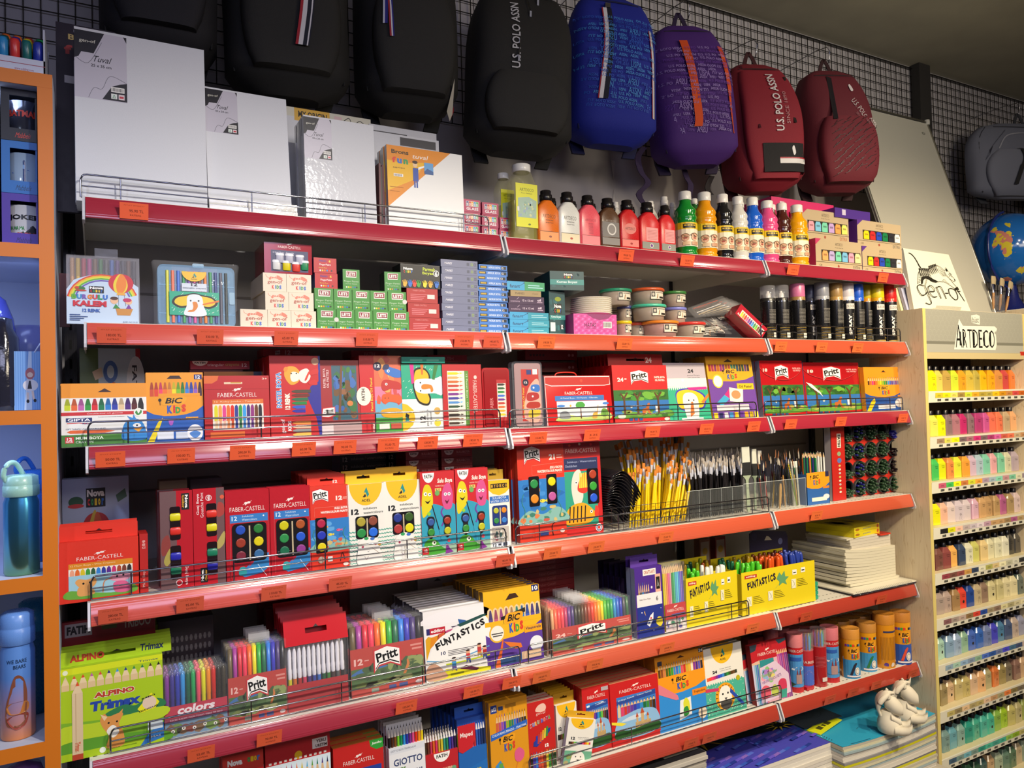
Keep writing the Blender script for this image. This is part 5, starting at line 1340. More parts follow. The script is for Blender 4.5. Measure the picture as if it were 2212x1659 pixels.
a24=[('R',0,.6,1,1,'b8aeb8'),('T','24',.64,.86,.14,.07,'1f1f28',.03),('T','pastel boya',.7,.78,.3,.03,'2a2a34'),('T','oil pastels',.7,.74,.3,.025,'2a2a34'),('R',0,.58,1,.73,'e4e2dc'),('L','b0aca8',.0008,0,.6,.5,.56,1,.6),('C',.42,.7,.03,'f0f0ec')]+[('G',0,0,1,.58,[('R',0,0,1,1,'2aa884'),('PS',[('e4e2dc',[(.05*i,1.0),(.05*i+.05,1.0),(.05*i+.025,.9)])for i in range(20)]),('S','3a3ab0',.2,.7,.26,.9,.5,.96,.76,.88,.92,.7,.88,.4,.7,.3,.3,.32),('S','e8c020',.22,.68,.28,.86,.5,.92,.74,.84,.88,.68,.84,.42,.7,.36,.3,.36),('S','ece8e0',.36,.62,.42,.8,.6,.82,.72,.66,.72,.3,.66,.02,.44,.02,.38,.3),('C',.5,.6,.016,BK),('C',.62,.6,.016,BK),('P','e0702c',.55,.55,.6,.55,.6,.2,.5,.1,.5,.2),('P','d87a2a',.8,.55,1,.8,1,.7,.84,.48),('P','d82a8a',.5,.98,.98,1.0,.98,.92,.55,.9),('R',.28,.0,.8,.08,'e0dcd8')])]  # upper part of the front in a greyer tone
carton('pastel_carton','white-and-teal carton of twenty-four pastels with an elephant face, faded top','pastel carton',1447,1537,784,3,.03,.02,'dcdad4',a24,lean=9,back=3,blabel='carton filed behind the teal elephant one of twenty-four',ymid=880)
b24=[('R',0,.66,1,1,'d8a01c'),('P','3a2a10',.38,.91,.58,.91,.48,.96)]+[('RS',[(.04+.06*i,.76,.09+.06*i,.87,c)for i,c in enumerate(['8a2a20','9a2a4a','7a2a5a','a85a1c','8a2a6a','6a2a6a','7a4a1c','8a3a2a','2a6a5a','2a5a4a','2a4a5a','3a3a3a','2a4a3a','5a3a6a','3a2a3a'])])]+[('P','6a3f9a',0,.64,.3,.6,.5,.595,.8,.62,1,.68,1,0,0,0)]+bic(.32,.62,.68,.8)+[('C',.2,.6,.11,'e0c83a'),('C',.2,.6,.09,'e8e4e0'),('R',.6,.46,.97,.56,'d8b81c'),('T','Oil Pastel',.78,.51,.28,.04,'2a1a10',.02),('P','d02a7a',.3,.38,.42,.48,.52,.42,.4,.32),('P','3aa0c8',.12,.26,.3,.38,.4,.32,.22,.2),('P','e4dcd4',.42,.5,.72,.46,.68,.24,.4,.28),('E',.55,.38,.1,.07,'d88a5a'),('R',.1,.12,.8,.22,'d8d0d8'),('RS',[(.02+.11*i,0,.1+.11*i,.1,c)for i,c in enumerate(['e8c01c','1f1f5a','d8d8d8','3a8ac8','e8c01c','5a2a8a','e8a01c','c8a81c','e8d030'])])]
carton('pastel_carton','yellow and purple carton of twenty-four pastels tilted back, right end of the middle bay','pastel carton',1541,1640,770,3,.03,.02,'d8a01c',b24,lean=9,back=4,blabel='yellow pastel carton in the file behind the yellow-purple one',ymid=880)
# right bay
for i,(xa,xb,yt,yy,n,lb)in enumerate(((1648,1740,779,.035,3,'red wallet of eighteen pastels with curved flap and forest drawing, the left one'),(1742,1862,783,.05,0,'red shrink-wrapped pastel wallet with forest drawing, beside the orange and blue carton'))):
 wl=[('T','18',.12,.83,.1,.06,'e8d0c8',.04),('T','PASTEL BOYA',.86,.86,.2,.03,'e0b0b0',.03),('T','OIL PASTELS',.86,.82,.18,.03,'e0b0b0',.03)]+forest(.02,.06,.98,.56,11+i)+[('LS','7a1014',.0016,0,.86,.1,.76,.3,.68,.5,.64,.7,.66,.9,.76,1,.88),('LS','d84a4a',.0008,0,.87,.1,.77,.3,.69,.5,.65,.7,.67,.9,.77,1,.89)]+pritt(.32,.62,.66,.93)+[('R',.2+.1*j,.015,.27+.1*j,.05,'2a3a6a')for j in range(4)]
 if i:
  wl+=[('P','e8e0e0',.02,.62,.1,.52,.24,.4,.3,.33,.26,.42,.12,.58)]
 carton('pastel_wallet',lb,'pastel wallet',xa,xb,yt,3,yy,.02,'b01c22',wl,lean=4,fin='gloss' if not i else 'wrap',sidec='8890b8',back=n,blabel='red pastel wallet behind the left one of the right bay')
b24b=[('P','3a2010',.44,.88,.56,.88,.5,.93),('R',.88,.88,.99,.96,'2a2a4a'),('T','24',.935,.92,.08,.04,WH,.03)]+pens(.08,.98,.6,.78,['4a2a1a','d85a3a','d8308a','c82a3a','e8702a','e8a81c','e8d01c','8ab82a','2f9a3a','1f7a4a','2f8fd0','2a5ac0','2a3aa0','5a6ab8','6a4a9a','7a7a9a','d0ccc8','2a2a3a'],'pencil',.5,.2)+[('P','1d4fa0',0,.42,.1,.37,.3,.33,.5,.32,.75,.35,.92,.42,1,.5,1,0,0,0)]+bic(.34,.36,.66,.58)+[('R',.82,.3,1,.36,'d8802a'),('P','e8c81c',.0,0,.1,.0,.24,.22,.22,.3,.14,.24),('R',.3,.06,.74,.14,'e0dce0'),('E',.84,.18,.1,.1,'e0dce0')]
carton('crayon_carton','orange and blue carton of twenty-four thin crayons at the right end of the third shelf','crayon carton',1871,1955,793,3,.03,.018,'e8921c',b24b,lean=3,back=4,blabel='orange and blue carton filed behind the twenty-four thin crayons')
for k in range(5):
 carton('crayon_carton','orange and blue carton edge showing left of the thin crayon carton, %s from front'%ORD[k],'crayon carton',1856-9*k,1872-9*k,795+k,3,.06+.019*k,.016,'c87a1c',[('R',0,0,1,.4,'2a4a88')],group='orange and blue carton edges')
 # ================================================================ ROW 4
nb=[('R',0,0,1,1,'a8b4d0'),('C',.5,.42,.26,'8a2a4a'),('S','b83030',.3,.3,.26,.45,.34,.62,.5,.67,.66,.62,.74,.45,.7,.3,.5,.2),('S','c8a83a',.4,.24,.36,.42,.42,.62,.5,.67,.5,.22),('S','c85a30',.46,.22,.44,.42,.48,.64,.54,.66,.6,.5,.56,.24)]
nb=[('R',0,0,1,1,'a8b4d0')]+[('L',c,.006,0,.25-.04*j,.2,.46-.05*j,.5,.58-.05*j,.8,.46-.05*j,1,.25-.04*j)for j,c in enumerate(('c84a2a','d8b83a','a8b83a','6a5ab0'))]+nb[1:]+nova(.35,.72,.64,.9)+[('E',.2,.78,.11,.05,'2a5a3a'),('E',.2,.74,.12,.02,'c83a3a'),('P','4a6a5a',.8,.82,.94,.88,.97,.8,.83,.75),('T','12',.8,.35,.12,.1,'1f2a38',.04),('P','b83030',.72,.24,.92,.28,.96,.18,.74,.16)]
carton('crayon_carton','large grey-blue carton with a striped balloon, in the shade behind the red wax crayons','crayon carton',134,279,1036,4,.20,.03,'8a94b0',nb,lean=3,back=1,blabel='carton edge rising behind the striped balloon carton')
fw=[('R',0,0,1,1,'d8301c')]+faber(.51,.71,.58,.06)+[('T','since 1761',.52,.655,.1,.018,'e8b0a0'),('R',.12,.55,.92,.64,'d8861c'),('T','12 Mum Boya - Wax Crayons',.42,.6,.56,.035,'f0d8a0'),('R',.12,.3,.92,.55,'ece6d8')]+pens(.13,.91,.42,.55,['e8a080','e06a2a','d8c020','3a9a3a','2a5a3a','2f7fd0','2a3a9a','5a2a8a','c8306a','a8442a','7a3a2a','2a2428'],'round',.6)+[('R',.12,.06,.92,.44,'9ac8d8'),('S','6aa83a',.12,.06,.12,.2,.4,.14,.7,.1,.92,.2,.92,.06),('S','e0a05a',.2,.32,.24,.38,.34,.36,.44,.38,.46,.3,.4,.22,.28,.22),('S','e0a05a',.24,.1,.24,.24,.36,.26,.44,.12),('C',.3,.3,.014,BK),('C',.38,.31,.014,BK),('S','e89ab0',.62,.34,.7,.4,.84,.42,.9,.36,.84,.28,.7,.28),('C',.72,.36,.014,BK),('C',.8,.37,.014,BK),('S','d8608a',.7,.1,.68,.26,.84,.26,.88,.1),('LS','c87a4a',.002,.54,.12,.56,.3,.66,.34)]
carton('crayon_carton','bright red wax crayon carton with hanging flap and elephants, left end of fourth shelf','crayon carton',126,300,1142,4,.022,.024,'d8301c',fw,tab=(.2,'d8301c'),lean=3,back=2,blabel='dark red flap carton right behind the bright red wax crayons',yaw=0,ymid=1230)
carton('crayon_carton','thin red carton end standing beside the bright red wax crayons, flap open','crayon carton',302,320,1154,4,.03,.07,'b82420',[('T','12 00 40',.5,.82,.4,.14,'e8b8b0',.03,0,90),('T','Mum Boya',.5,.25,.4,.3,'e0a8a0',.02,0,90)],lean=1)
ng=[('R',.0,.0,.5,1,'6a4a4c'),('R',.46,0,1,1,'b81e2a')]
def gouwin(side):
 def f(o,W,H):
  for j,(v0,v1,cs)in enumerate(((.5,.84,('d8d020','d8342a')),(.1,.44,('2a2aa8','1f7a5a')))):
   u0,u1=((.3,.62),(.42,.74))[side]
   b=B();b.rbox(u0*W,u1*W,-.0014,-.0004,v0*H,v1*H,W*.06,('1c0c0e','gloss'));wn=b.build('window',o)
   for k,c in enumerate(cs if not side else cs[::-1]):
    vc=v0+(v1-v0)*(.68-.42*k)
    b=B()
    b.M=Matrix.Translation(((u0+u1)/2*W,-.0016,vc*H))@Matrix.Scale(.3,4,(0,1,0))@Matrix.Rotation(R_(90),4,'Y')
    r=W*.13
    b.lathe([(r*.7,-H*.05),(r,-H*.04),(r,H*.04),(r*.7,H*.05)],(c,'plast'),14)
    b.M=None
    b.build('paint_jar',wn)
 return f
carton('gouache_carton','tall red gouache carton with window of jars, left of a mirrored pair','gouache carton',346,417,1063,4,.03,.045,'b81e2a',[('R',0,0,.5,1,'6a4c4e'),('S','8a3a34',.05,.35,.05,.5,.25,.55,.3,.4),('S','a89a4a',.1,.3,.3,.42,.4,.34,.2,.24)]+[('G',.66,.8,.9,.97,[('R',0,0,1,1,BK),('T','Nova',.65,.5,.4,.8,WH,.04,0,-90),('T','Color',.25,.5,.3,.8,'d8a02a',.04,0,-90)])]+[('T','Guaj Boya',.78,.13,.12,.2,'e8c8c8',.02,0,-90),('C',.55,.06,.1,'e8e0e0'),('C',.55,.06,.08,'b81e2a')],lean=3,fin='gloss',win=gouwin(0),back=1,blabel='gouache carton behind the left of the mirrored pair')
carton('gouache_carton','tall red gouache carton with window of jars, right of a mirrored pair','gouache carton',418,486,1057,4,.03,.045,'b81e2a',[('R',.74,0,1,1,'6a4c4e'),('S','a83a34',.76,.7,.8,.84,.98,.82,.98,.72),('S','b0a05a',.7,.4,.98,.54,.98,.42,.8,.36),('T','Guaj Boya',.16,.84,.1,.22,'f0d8d8',.02,0,90),('T','Gouache Paint',.28,.83,.1,.26,'f0d8d8',.0,0,90),('C',.5,.9,.1,'e8e0e0'),('C',.5,.9,.08,'b81e2a'),('T','6',.5,.9,.08,.05,'e8e0e0',.04,0,90),('C',.93,.9,.07,'d85a3a'),('G',.2,.03,.42,.18,[('R',0,0,1,1,BK),('T','Nova',.25,.5,.4,.8,WH,.04,0,90),('T','Color',.75,.5,.3,.8,'d8a02a',.04,0,90)])],lean=3,fin='gloss',win=gouwin(1))
carton('carton_pile','kraft carton in the shade behind the red gouache pair','carton',345,405,1040,4,.16,.06,'7a6650')
carton('carton_pile','grey-violet flat carton in the shade right of the kraft one','carton',412,480,1036,4,.2,.08,'5a4a5a')
b12=lambda:faber(.5,.79,.8,.05)+[('R',.1,.64,.96,.73,'2f78c0'),('T','12',.2,.69,.12,.05,'e0f0f8',.02),('T','Suluboya',.5,.705,.26,.025,'d0e8f4'),('T','Watercolours',.54,.67,.34,.025,'d0e8f4'),('C',.86,.7,.018,'f0f4f8'),('L','d05a5a',.0008,.1,.03,.1,.64,.96,.64,.96,.03),('P','2f80c0',.28,.08,.5,.16,.7,.25,.96,.28,.96,.12,.8,.06,.4,.03),('S','2f9aa0',.28,.06,.3,.14,.42,.14,.44,.06),('P','c82a4a',.5,.14,.6,.18,.66,.24,.56,.22),('P','3a9a5a',.66,.2,.74,.2,.8,.26,.7,.26),('L','e0e4e8',.001,.7,.16,.9,.02)]
for i,(xa,xb,yt,cs,nm)in enumerate(((488,584,1062,['2a50b8','2f7a3a','9a3a2a','d8c81c','7a2a3a','3a6a9a'],'left'),(585,673,1054,['c8c01c','a8542a','2f8a4a','2a58c8','1f6a4a','8a3a8a'],'right'))):
 carton('watercolour_carton','crimson watercolour carton with brush in its window, %s of two beside the gouache pair'%nm,'watercolour carton',xa,xb,yt,4,.03,.02,'b81e2a',b12(),lean=3,fin='wrap',win=lambda o,W,H,cs=cs:pans(o,W,H,.14,.2,.92,.63,cs,3),back=2,blabel='crimson watercolour carton in the file behind the %s one'%nm,ymid=1140)
pr12=pritt(.06,.77,.5,.97)+[('T','12',.76,.84,.17,.055,'f4e4dc',.05),('R',.86,.84,.97,.848,'e8b0a0'),('R',.86,.825,.97,.832,'e8b0a0'),('T','SULU BOYA',.8,.72,.34,.028,'f4e4dc',.05,.2),('T','WATERCOLOUR PAINTS',.62,.68,.7,.028,'f4e4dc',.05,.2),('L','e88070',.0007,.12,.63,.12,.74,.98,.74)]+sea(.0,.22,1,.6,3)+[('E',.25,.12,.08,.04,'b8a898'),('R',.42,.09,.54,.15,'d8d8d8'),('LS','2a1a1a',.0016,.74,.08,.8,.18,.86,.1),('E',.88,.04,.07,.02,'e8d8d0')]
carton('watercolour_carton','orange-red watercolour carton with hanging flap and sea drawing, marked 12','watercolour carton',671,755,1029,4,.03,.018,'d8321e',pr12,tab=(.11,'d8321e',[('T','12',.72,.3,.12,.3,'f0e0d8',.04)]),lean=3,win=lambda o,W,H:pans(o,W,H,.13,.2,.42,.62,['b0284a','2a3ab0','d8c81c'],3,False,False,r=.014),back=9,blabel='orange-red flap carton in the file behind the marked 12 sea one',bgroup='file of orange-red watercolour cartons',ymid=1120)
wv=[]
for j in range(9):
 for(a,c_)in((.0,.24),(.78,1.0)):
  v=.02+.048*j
  q=[]
  for k in range(7):
   q+=[a+(c_-a)*k/6,v+(.012 if k%2 else 0)]
  wv.append(('L','2aa08a',.0018)+tuple(q))
ad=lambda:adel(.5,1.0,.88,.27)+[('T','12',.2,.66,.2,.07,'1a1c22',.05),('T','suluboya',.6,.69,.36,.035,'1a1c22',.01),('T','watercolours',.68,.64,.52,.03,'1a1c22',.01)]+wv
for i,(xa,xb,yt,cs,nm,n)in enumerate(((752,834,1020,['a89a3a','8a4a3a','2f8a48','2a6ad8'],'left',1),(833,911,1013,['2a3a8a','3a5a2a','a83a3a','d8d01c'],'right',2))):
 def wf(o,W,H,cs=cs):
  pans(o,W,H,.2,.32,.8,.6,cs,2,True,True,r=.014)
  b=B();b.art(W,H,[('S','e8e6e0',.24,.0,.24,.2,.3,.3,.5,.34,.7,.3,.8,.2,.84,.0),('E',.46,.32,.06,.02,'2f9a5a'),('E',.62,.31,.06,.02,'3a6ab8'),('C',.36,.22,.03,'a8385a'),('C',.7,.24,.03,'a8385a'),('S','3a3038',.47,.17,.5,.155,.54,.17,.5,.15),('L','8a6a4a',.0009,.6,.2,.8,.12),('C',.8,.24,.05,'c8984a'),('LS','8a5a5a',.0008,.4,.1,.45,.06,.5,.1)],-.0032)
  b.build('printed_whale',o)
 carton('watercolour_carton','white watercolour carton with yellow flap and teal waves, %s of the twin pair'%nm,'watercolour carton',xa,xb,yt,4,.03+.002*i,.018,'e4e2da',ad(),tab=(.14,'ecb81e'),lean=3,win=wf,back=n,blabel='yellow-flapped carton in the file behind the %s white watercolour carton'%nm,ymid=1110)
fs=[('R',0,.48,1,1,'c4202a')]+fatih(.24,.99,.34,.12)+[('T','Sulu Boya',.72,.88,.44,.07,'f4ece0',.03,.1),('T','WATER COLOURS',.6,.825,.34,.018,'e8b8a8',.02),('R',.42,.76,.6,.8,'e0c06a'),('T','5-12',.51,.78,.12,.025,'3a2a1a',.03)]+[('P','2f98b4',0,0,1,0,1,.58,.9,.62,.7,.56,.5,.6,.3,.62,.12,.56,0,.6),('R',0,0,1,.1,'9ab8a0')]+[('S','d8c81c',.02,.56,.04,.72,.12,.84,.26,.84,.34,.74,.34,.6,.22,.52,.06,.46),('C',.14,.74,.05,WH),('C',.26,.73,.045,WH),('C',.15,.74,.02,BK),('C',.27,.73,.02,BK),('S','2a1010',.12,.66,.2,.645,.28,.665,.2,.62),('S','d0508a',.62,.62,.62,.74,.72,.84,.86,.84,.94,.72,.92,.6,.86,.54,.7,.54),('C',.72,.72,.045,WH),('C',.83,.72,.045,WH),('C',.72,.72,.018,BK),('C',.83,.72,.018,BK),('S','6a1030',.7,.65,.77,.635,.83,.66,.76,.6),('C',.48,.74,.07,'6aa85a'),
('C',.22,.5,.05,'8ac83a'),('LS','6a3a9a',.004,.58,.34,.66,.42,.58,.5,.64,.56),('S','3f9a2f',.1,.02,.06,.14,.2,.2,.4,.18,.6,.08,.8,.05,.6,.02),('C',.34,.15,.06,'e8f0d8'),('C',.35,.15,.025,BK),('C',.78,.16,.05,'c84a5a'),('P','7a2a8a',.66,.0,.9,.02,.8,.06,.7,.14),('R',0,.02,.18,.1,'b8202a'),('T','12',.1,.065,.08,.035,WH,.03),('L','1a1414',.0022,.32,.6,.5,.3),('L','3a90b8',.0016,.5,.3,.56,.16)]
def fwin(o,W,H):
 for j,(u,c1,c2)in enumerate(((.26,'3a5a9a','3a8a3a'),(.74,'9a3a2a','b8b82a'))):
  b=B();b.art(W,H,[('S','14101a',u-.12,.4,u-.08,.46,u+.08,.46,u+.12,.4,u+.07,.34,u+.1,.26,u,.2,u-.1,.26,u-.07,.34)],-.0022);wn=b.build('window',o)
  for(v,c)in((.4,c1),(.28,c2)):
   b=B();b.M=Matrix.Translation((u*W,-.0022,v*H))@Matrix.Rotation(R_(90),4,'X');b.lathe([(W*.1,0),(W*.1,.0012),(W*.07,.0014),(.0001,.001)],(c,'plast'),14);b.M=None;b.build('paint_tablet',wn)
for i,(xa,xb,yt,nm)in enumerate(((911,985,1021,'left'),(987,1058,1014,'right'))):
 carton('watercolour_carton','red watercolour carton with grinning yellow and pink figures under water, %s twin'%nm,'watercolour carton',xa,xb,yt,4,.03,.016,'c4202a',fs,lean=2,win=fwin,back=1,blabel='watercolour carton behind the %s grinning-figure carton'%nm,ymid=1110)
md=[('P','ecb81e',0,1,0,.86,.2,.8,.5,.77,.8,.8,1,.86,1,1),('R',.1,.88,.9,.95,'2a2014')]+[('T',a,.17+.135*i,.915,.08,.045,'d8a83a',.04)for i,a in enumerate('MYDECO')]+[('R',.04,.66,.96,.76,'2a68b8'),('T','SULUBOYA',.5,.735,.66,.035,'e4ecf4',.0),('T','WATER COLOR',.5,.685,.84,.035,'e4ecf4',.0),('R',.1,.06,.9,.3,'b8b0a8')]+[('G',.12,.08,.88,.28,blobs(0,0,1,1,['4a4a4a','7a7a6a','d8d4cc','8a4a5a','3a5a5a','9a9a94'],18,7,(.06,.14),1.4))]+[('R',.08,0,.92,.07,'d8e0ec'),('T','12',.2,.035,.18,.045,'1a1c22',.04),('R',.36,.02,.5,.05,'3a3a4a'),('R',.6,.01,.8,.06,'2a3a5a')]
carton('watercolour_carton','slim white-blue watercolour carton with yellow flap, right end of the left bay','watercolour carton',1058,1103,1017,4,.03,.035,'e4e2da',md,tab=(.13,'a8841c'),lean=2,sidec='2a68b8',win=lambda o,W,H:pans(o,W,H,.14,.32,.86,.62,['b8b83a','d8862a','3a8a4a','3a7ac8'],2,True,True,r=.008,tray='2a3a78'),back=1,blabel='yellow-flapped slim carton behind the white and blue one',ymid=1100)
# dim stacks behind
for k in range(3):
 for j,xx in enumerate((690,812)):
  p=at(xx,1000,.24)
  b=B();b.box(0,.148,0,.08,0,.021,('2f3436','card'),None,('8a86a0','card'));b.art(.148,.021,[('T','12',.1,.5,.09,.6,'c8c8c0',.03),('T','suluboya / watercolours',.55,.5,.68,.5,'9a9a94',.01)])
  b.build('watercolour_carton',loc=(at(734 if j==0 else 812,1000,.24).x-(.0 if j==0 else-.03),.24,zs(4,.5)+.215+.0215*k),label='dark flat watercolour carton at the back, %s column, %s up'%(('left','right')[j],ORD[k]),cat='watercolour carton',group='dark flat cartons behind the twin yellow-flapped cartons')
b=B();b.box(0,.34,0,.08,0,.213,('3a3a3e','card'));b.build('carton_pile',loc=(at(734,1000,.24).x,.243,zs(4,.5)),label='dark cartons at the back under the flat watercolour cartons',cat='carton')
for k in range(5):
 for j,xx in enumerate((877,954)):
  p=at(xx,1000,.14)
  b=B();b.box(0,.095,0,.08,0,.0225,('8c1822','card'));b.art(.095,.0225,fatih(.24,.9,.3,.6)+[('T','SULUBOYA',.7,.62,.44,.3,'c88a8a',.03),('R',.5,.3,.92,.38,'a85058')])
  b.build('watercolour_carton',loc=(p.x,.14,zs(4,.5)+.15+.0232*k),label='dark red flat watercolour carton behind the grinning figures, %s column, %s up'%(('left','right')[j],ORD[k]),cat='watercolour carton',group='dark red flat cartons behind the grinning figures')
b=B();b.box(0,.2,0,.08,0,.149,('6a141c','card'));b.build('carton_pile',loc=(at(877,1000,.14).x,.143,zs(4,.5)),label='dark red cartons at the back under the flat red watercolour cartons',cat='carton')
# middle bay
p21=pritt(.13,.78,.5,.99)+[('T','21',.74,.86,.13,.06,'ecd8d0',.05),('R',.84,.87,.95,.88,'e0a8a0'),('R',.84,.845,.97,.855,'e0a8a0'),('L','e88070',.0007,.3,.68,.3,.78,.96,.8,.96,.69,.3,.68),('T','SULU BOYA',.83,.75,.28,.028,'f0dcd0',.05,.2),('T','WATERCOLOUR PAINTS',.68,.715,.54,.028,'f0dcd0',.05,.2)]+sea(.0,.18,1,.64,8)+[('R',.0,.64,.08,.66,'c82a20'),('LS','2a1a1a',.0024,.7,.04,.68,.14,.76,.18),('R',.42,.05,.6,.1,'2a3a7a'),('R',.04,.04,.26,.08,'b83a30'),('E',.9,.08,.05,.02,'e0c8c8')]
def w21(o,W,H):
 pans(o,W,H,.22,.36,.44,.67,['2f8a4a','d8862a'],2,False,False,r=.013)
 pans(o,W,H,.6,.37,.82,.68,['d8d01c','b85a9a'],2,False,False,r=.013)
carton('watercolour_carton','orange-red watercolour carton marked 21 with two upright windows and sea drawing','watercolour carton',1122,1223,962,4,.03,.016,'d03420',p21,lean=2,win=w21,back=7,blabel='red watercolour carton filed behind the one marked 21',bgroup='file of red cartons behind the one marked 21',ymid=1080)
fc2=[('R',0,.84,1,1,'a82028'),('T','FABER-CASTELL',.5,.9,.82,.045,'d8b0a8'),('C',.2,.96,.03,'e85a3a'),('C',.46,.97,.03,'d8d0c0'),('C',.76,.96,.03,'e83a4a'),('R',.03,.7,.92,.82,'26305a'),('T','Suluboya - Watercolours',.5,.78,.76,.025,'a8b4d8'),('T','Deckfarben',.22,.74,.3,.025,'a8b4d8'),
('R',.0,.1,.88,.68,'2f9a80'),('S','d8d4c8',.3,.3,.2,.5,.28,.66,.46,.68,.5,.4),('S','d83a2a',.36,.48,.44,.6,.6,.66,.66,.5,.54,.44),('PS',[('e8d040',[(.4+.05*i,.5),(.44+.05*i,.5),(.46+.05*i,.66),(.43+.05*i,.66)])for i in range(5)]),('C',.33,.56,.035,WH),('C',.33,.56,.018,BK),
('S','e8a020',.06,.12,.04,.24,.2,.32,.5,.34,.74,.26,.8,.2,.6,.12),('PS',[(BK,[(.1+.1*i,.14),(.13+.1*i,.14),(.16+.1*i,.31),(.13+.1*i,.31)])for i in range(5)]),('C',.7,.24,.035,WH),('C',.7,.24,.018,BK),('S','d83a2a',.78,.2,.82,.3,.9,.26,.86,.18),('C',.88,.06,.09,'e8e0e0'),('C',.88,.06,.07,'2a3a8a'),('C',.88,.06,.05,'e8e0e0'),('C',.88,.06,.035,'d8302a')]
carton('watercolour_carton','red and navy watercolour carton with a striped tropical fish, right of the one marked 21','watercolour carton',1220,1302,955,4,.036,.02,'c02024',fc2,lean=2,win=lambda o,W,H:pans(o,W,H,.62,.32,.92,.7,['a8402a','3a9a3a','2a58d0'],3,False,False,r=.013),back=1,blabel='red carton behind the striped tropical fish one',ymid=1080)
# bundle of black bags
rd=random.Random(21)
for k in range(16):
 b=B()
 z0=zs(4,1.3)
 xa=at(1296,1050,.05).x
 x1=at(1368,1100,.03).x
 n=9
 rings=[]
 H0=.06+.0075*k
 for i in range(n+1):
  t=i/n
  x=xa+.002*k+(x1-xa)*t*(1-.02*(15-k))
  z=z0+.004+H0*(1-t**2.2)*.9+(.012+.0055*k)*t
  rings.append([(x,.03+.004*math.sin(9*t+k),z),(x,.19,z+.004),(x,.19,z-.001),(x,.03+.004*math.sin(9*t+k),z-.0014)])
 b.loft(rings,('17151a','wrap'),True,True)
 b.build('plastic_bag',label='folded glossy black bag, %s layer up in the bundle beside the brushes'%ORD[k],cat='bag',group='bundle of black bags')
 # brushes
def brush_proto(kind):
 yel=kind=='yellow'
 L=.17
 r=.0036 if yel else .003
 b=B()
 b.lathe([(r*.45,0),(r*.8,.02),(r,.06),(r*1.15,L*.72),(r*.85,L*.78)],('efca14' if yel else '1b181a','plast'),7)
 o=b.build('paintbrush')
 b=B()
 fl=1.6 if yel else 1.1
 rings=[]
 for rr,sy,z in((r*.9,1,L*.77),(r*1.0,.9,L*.82),(r*fl,.35,L*.9)):
  rings.append([(rr*math.cos(a*.785),rr*sy*math.sin(a*.785),z)for a in range(8)])
 b.loft(rings,('c2c6d4','gloss'))
 b.build('ferrule',o)
 b=B()
 rings=[]
 for rr,sy,z in((r*fl*.95,.35,L*.9),(r*fl*1.1,.4,L*.95),(r*fl*(1.0 if yel else .5),.25,L)):
  rings.append([(rr*math.cos(a*.785),rr*sy*math.sin(a*.785),z)for a in range(8)])
 b.loft(rings,('c87a2c' if yel else 'a8a098','paper'))
 b.build('bristles',o)
 return o
rd=random.Random(31)
bp=brush_proto('yellow')
bq=brush_proto('black')
z4=zs(4,1.5)
first=True
nB=0
for row_ in range(6):
 for j in range(20):
  px=1362+6.1*j+rd.uniform(-2,2)
  Y=.035+.028*row_+rd.uniform(-.006,.006)
  p=at(px,1120,Y)
  o=bp if first else copy_tree(bp)
  first=False
  o.location=(p.x,Y,z4+.004+.012*row_)
  o.scale=(1,1,rd.uniform(.82,1.06)+.05*row_)
  o.rotation_euler=(R_(rd.uniform(-8,0)),R_(rd.uniform(4,20)if j<14 else rd.uniform(8,24)),R_(rd.uniform(0,90)))
  o.rotation_euler=(R_(rd.uniform(-8,2)),R_((9 if j<11 else 17)-2.6*row_-(8 if row_>2 and j<6 else 0)+rd.uniform(-3.5,3.5)),0)
  tag(o,'yellow-handled paintbrush standing in the wire basket on the fourth shelf','paintbrush','yellow-handled paintbrushes')
first=True
for row_ in range(6):
 for j in range(26):
  px=1491+4.5*j+rd.uniform(-1.5,1.5)
  Y=.04+.022*row_+rd.uniform(-.004,.004)
  p=at(px,1110,Y)
  o=bq if first else copy_tree(bq)
  first=False
  o.location=(p.x,Y,z4+.006)
  o.scale=(1.1,1.1,rd.uniform(.94,1.06)+.035*row_)
  o.rotation_euler=(R_(rd.uniform(-6,3)),R_(rd.uniform(-5,6)),0)
  tag(o,'black-handled paintbrush standing in the clear divided holder','paintbrush','black-handled paintbrushes')
  # wire basket for yellow brushes
b=B()
xa,xb=at(1322,1130,.022).x,at(1484,1130,.022).x
for x in[xa+(xb-xa)*i/7 for i in range(8)]:
 b.tube([(x,.022,z4+.002),(x,.022,z4+.07)],.0008,('8a8a8c','metal'),5)
for z in(.003,.025,.048,.07):
 b.tube([(xa,.022,z4+z),(xb,.022,z4+z),(xb,.2,z4+z),(xa,.2,z4+z)],.0009,('8a8a8c','metal'),5,True)
b.build('wire_basket',label='thin wire basket holding the yellow-handled brushes',cat='basket')
# clear divided holders
def holder(pxa,pxb,Y0_,D,H,n,label):
 xa,xb=at(pxa,1110,Y0_).x,at(pxb,1110,Y0_).x
 b=B()
 c=('d4dcdc','glass')
 for i in range(n+1):
  x=xa+(xb-xa)*i/n
  b.box(x-.0009,x+.0009,Y0_,Y0_+D,z4+.001,z4+H,c)
 for y in(Y0_,Y0_+D):
  b.box(xa,xb,y-.0009,y+.0009,z4+.001,z4+H,c)
 b.tube([(xa,Y0_-.001,z4+H),(xb,Y0_-.001,z4+H)],.0009,('c8d0d0','plast'),5)
 for i in range(n+1):
  x=xa+(xb-xa)*i/n
  b.tube([(x,Y0_-.001,z4+.002),(x,Y0_-.001,z4+H)],.0006,('b8c0c0','plast'),5)
 b.build('brush_holder',label=label,cat='holder',group='clear brush holders')
holder(1486,1606,.03,.15,.095,5,'clear acrylic holder with five compartments around the black brushes')
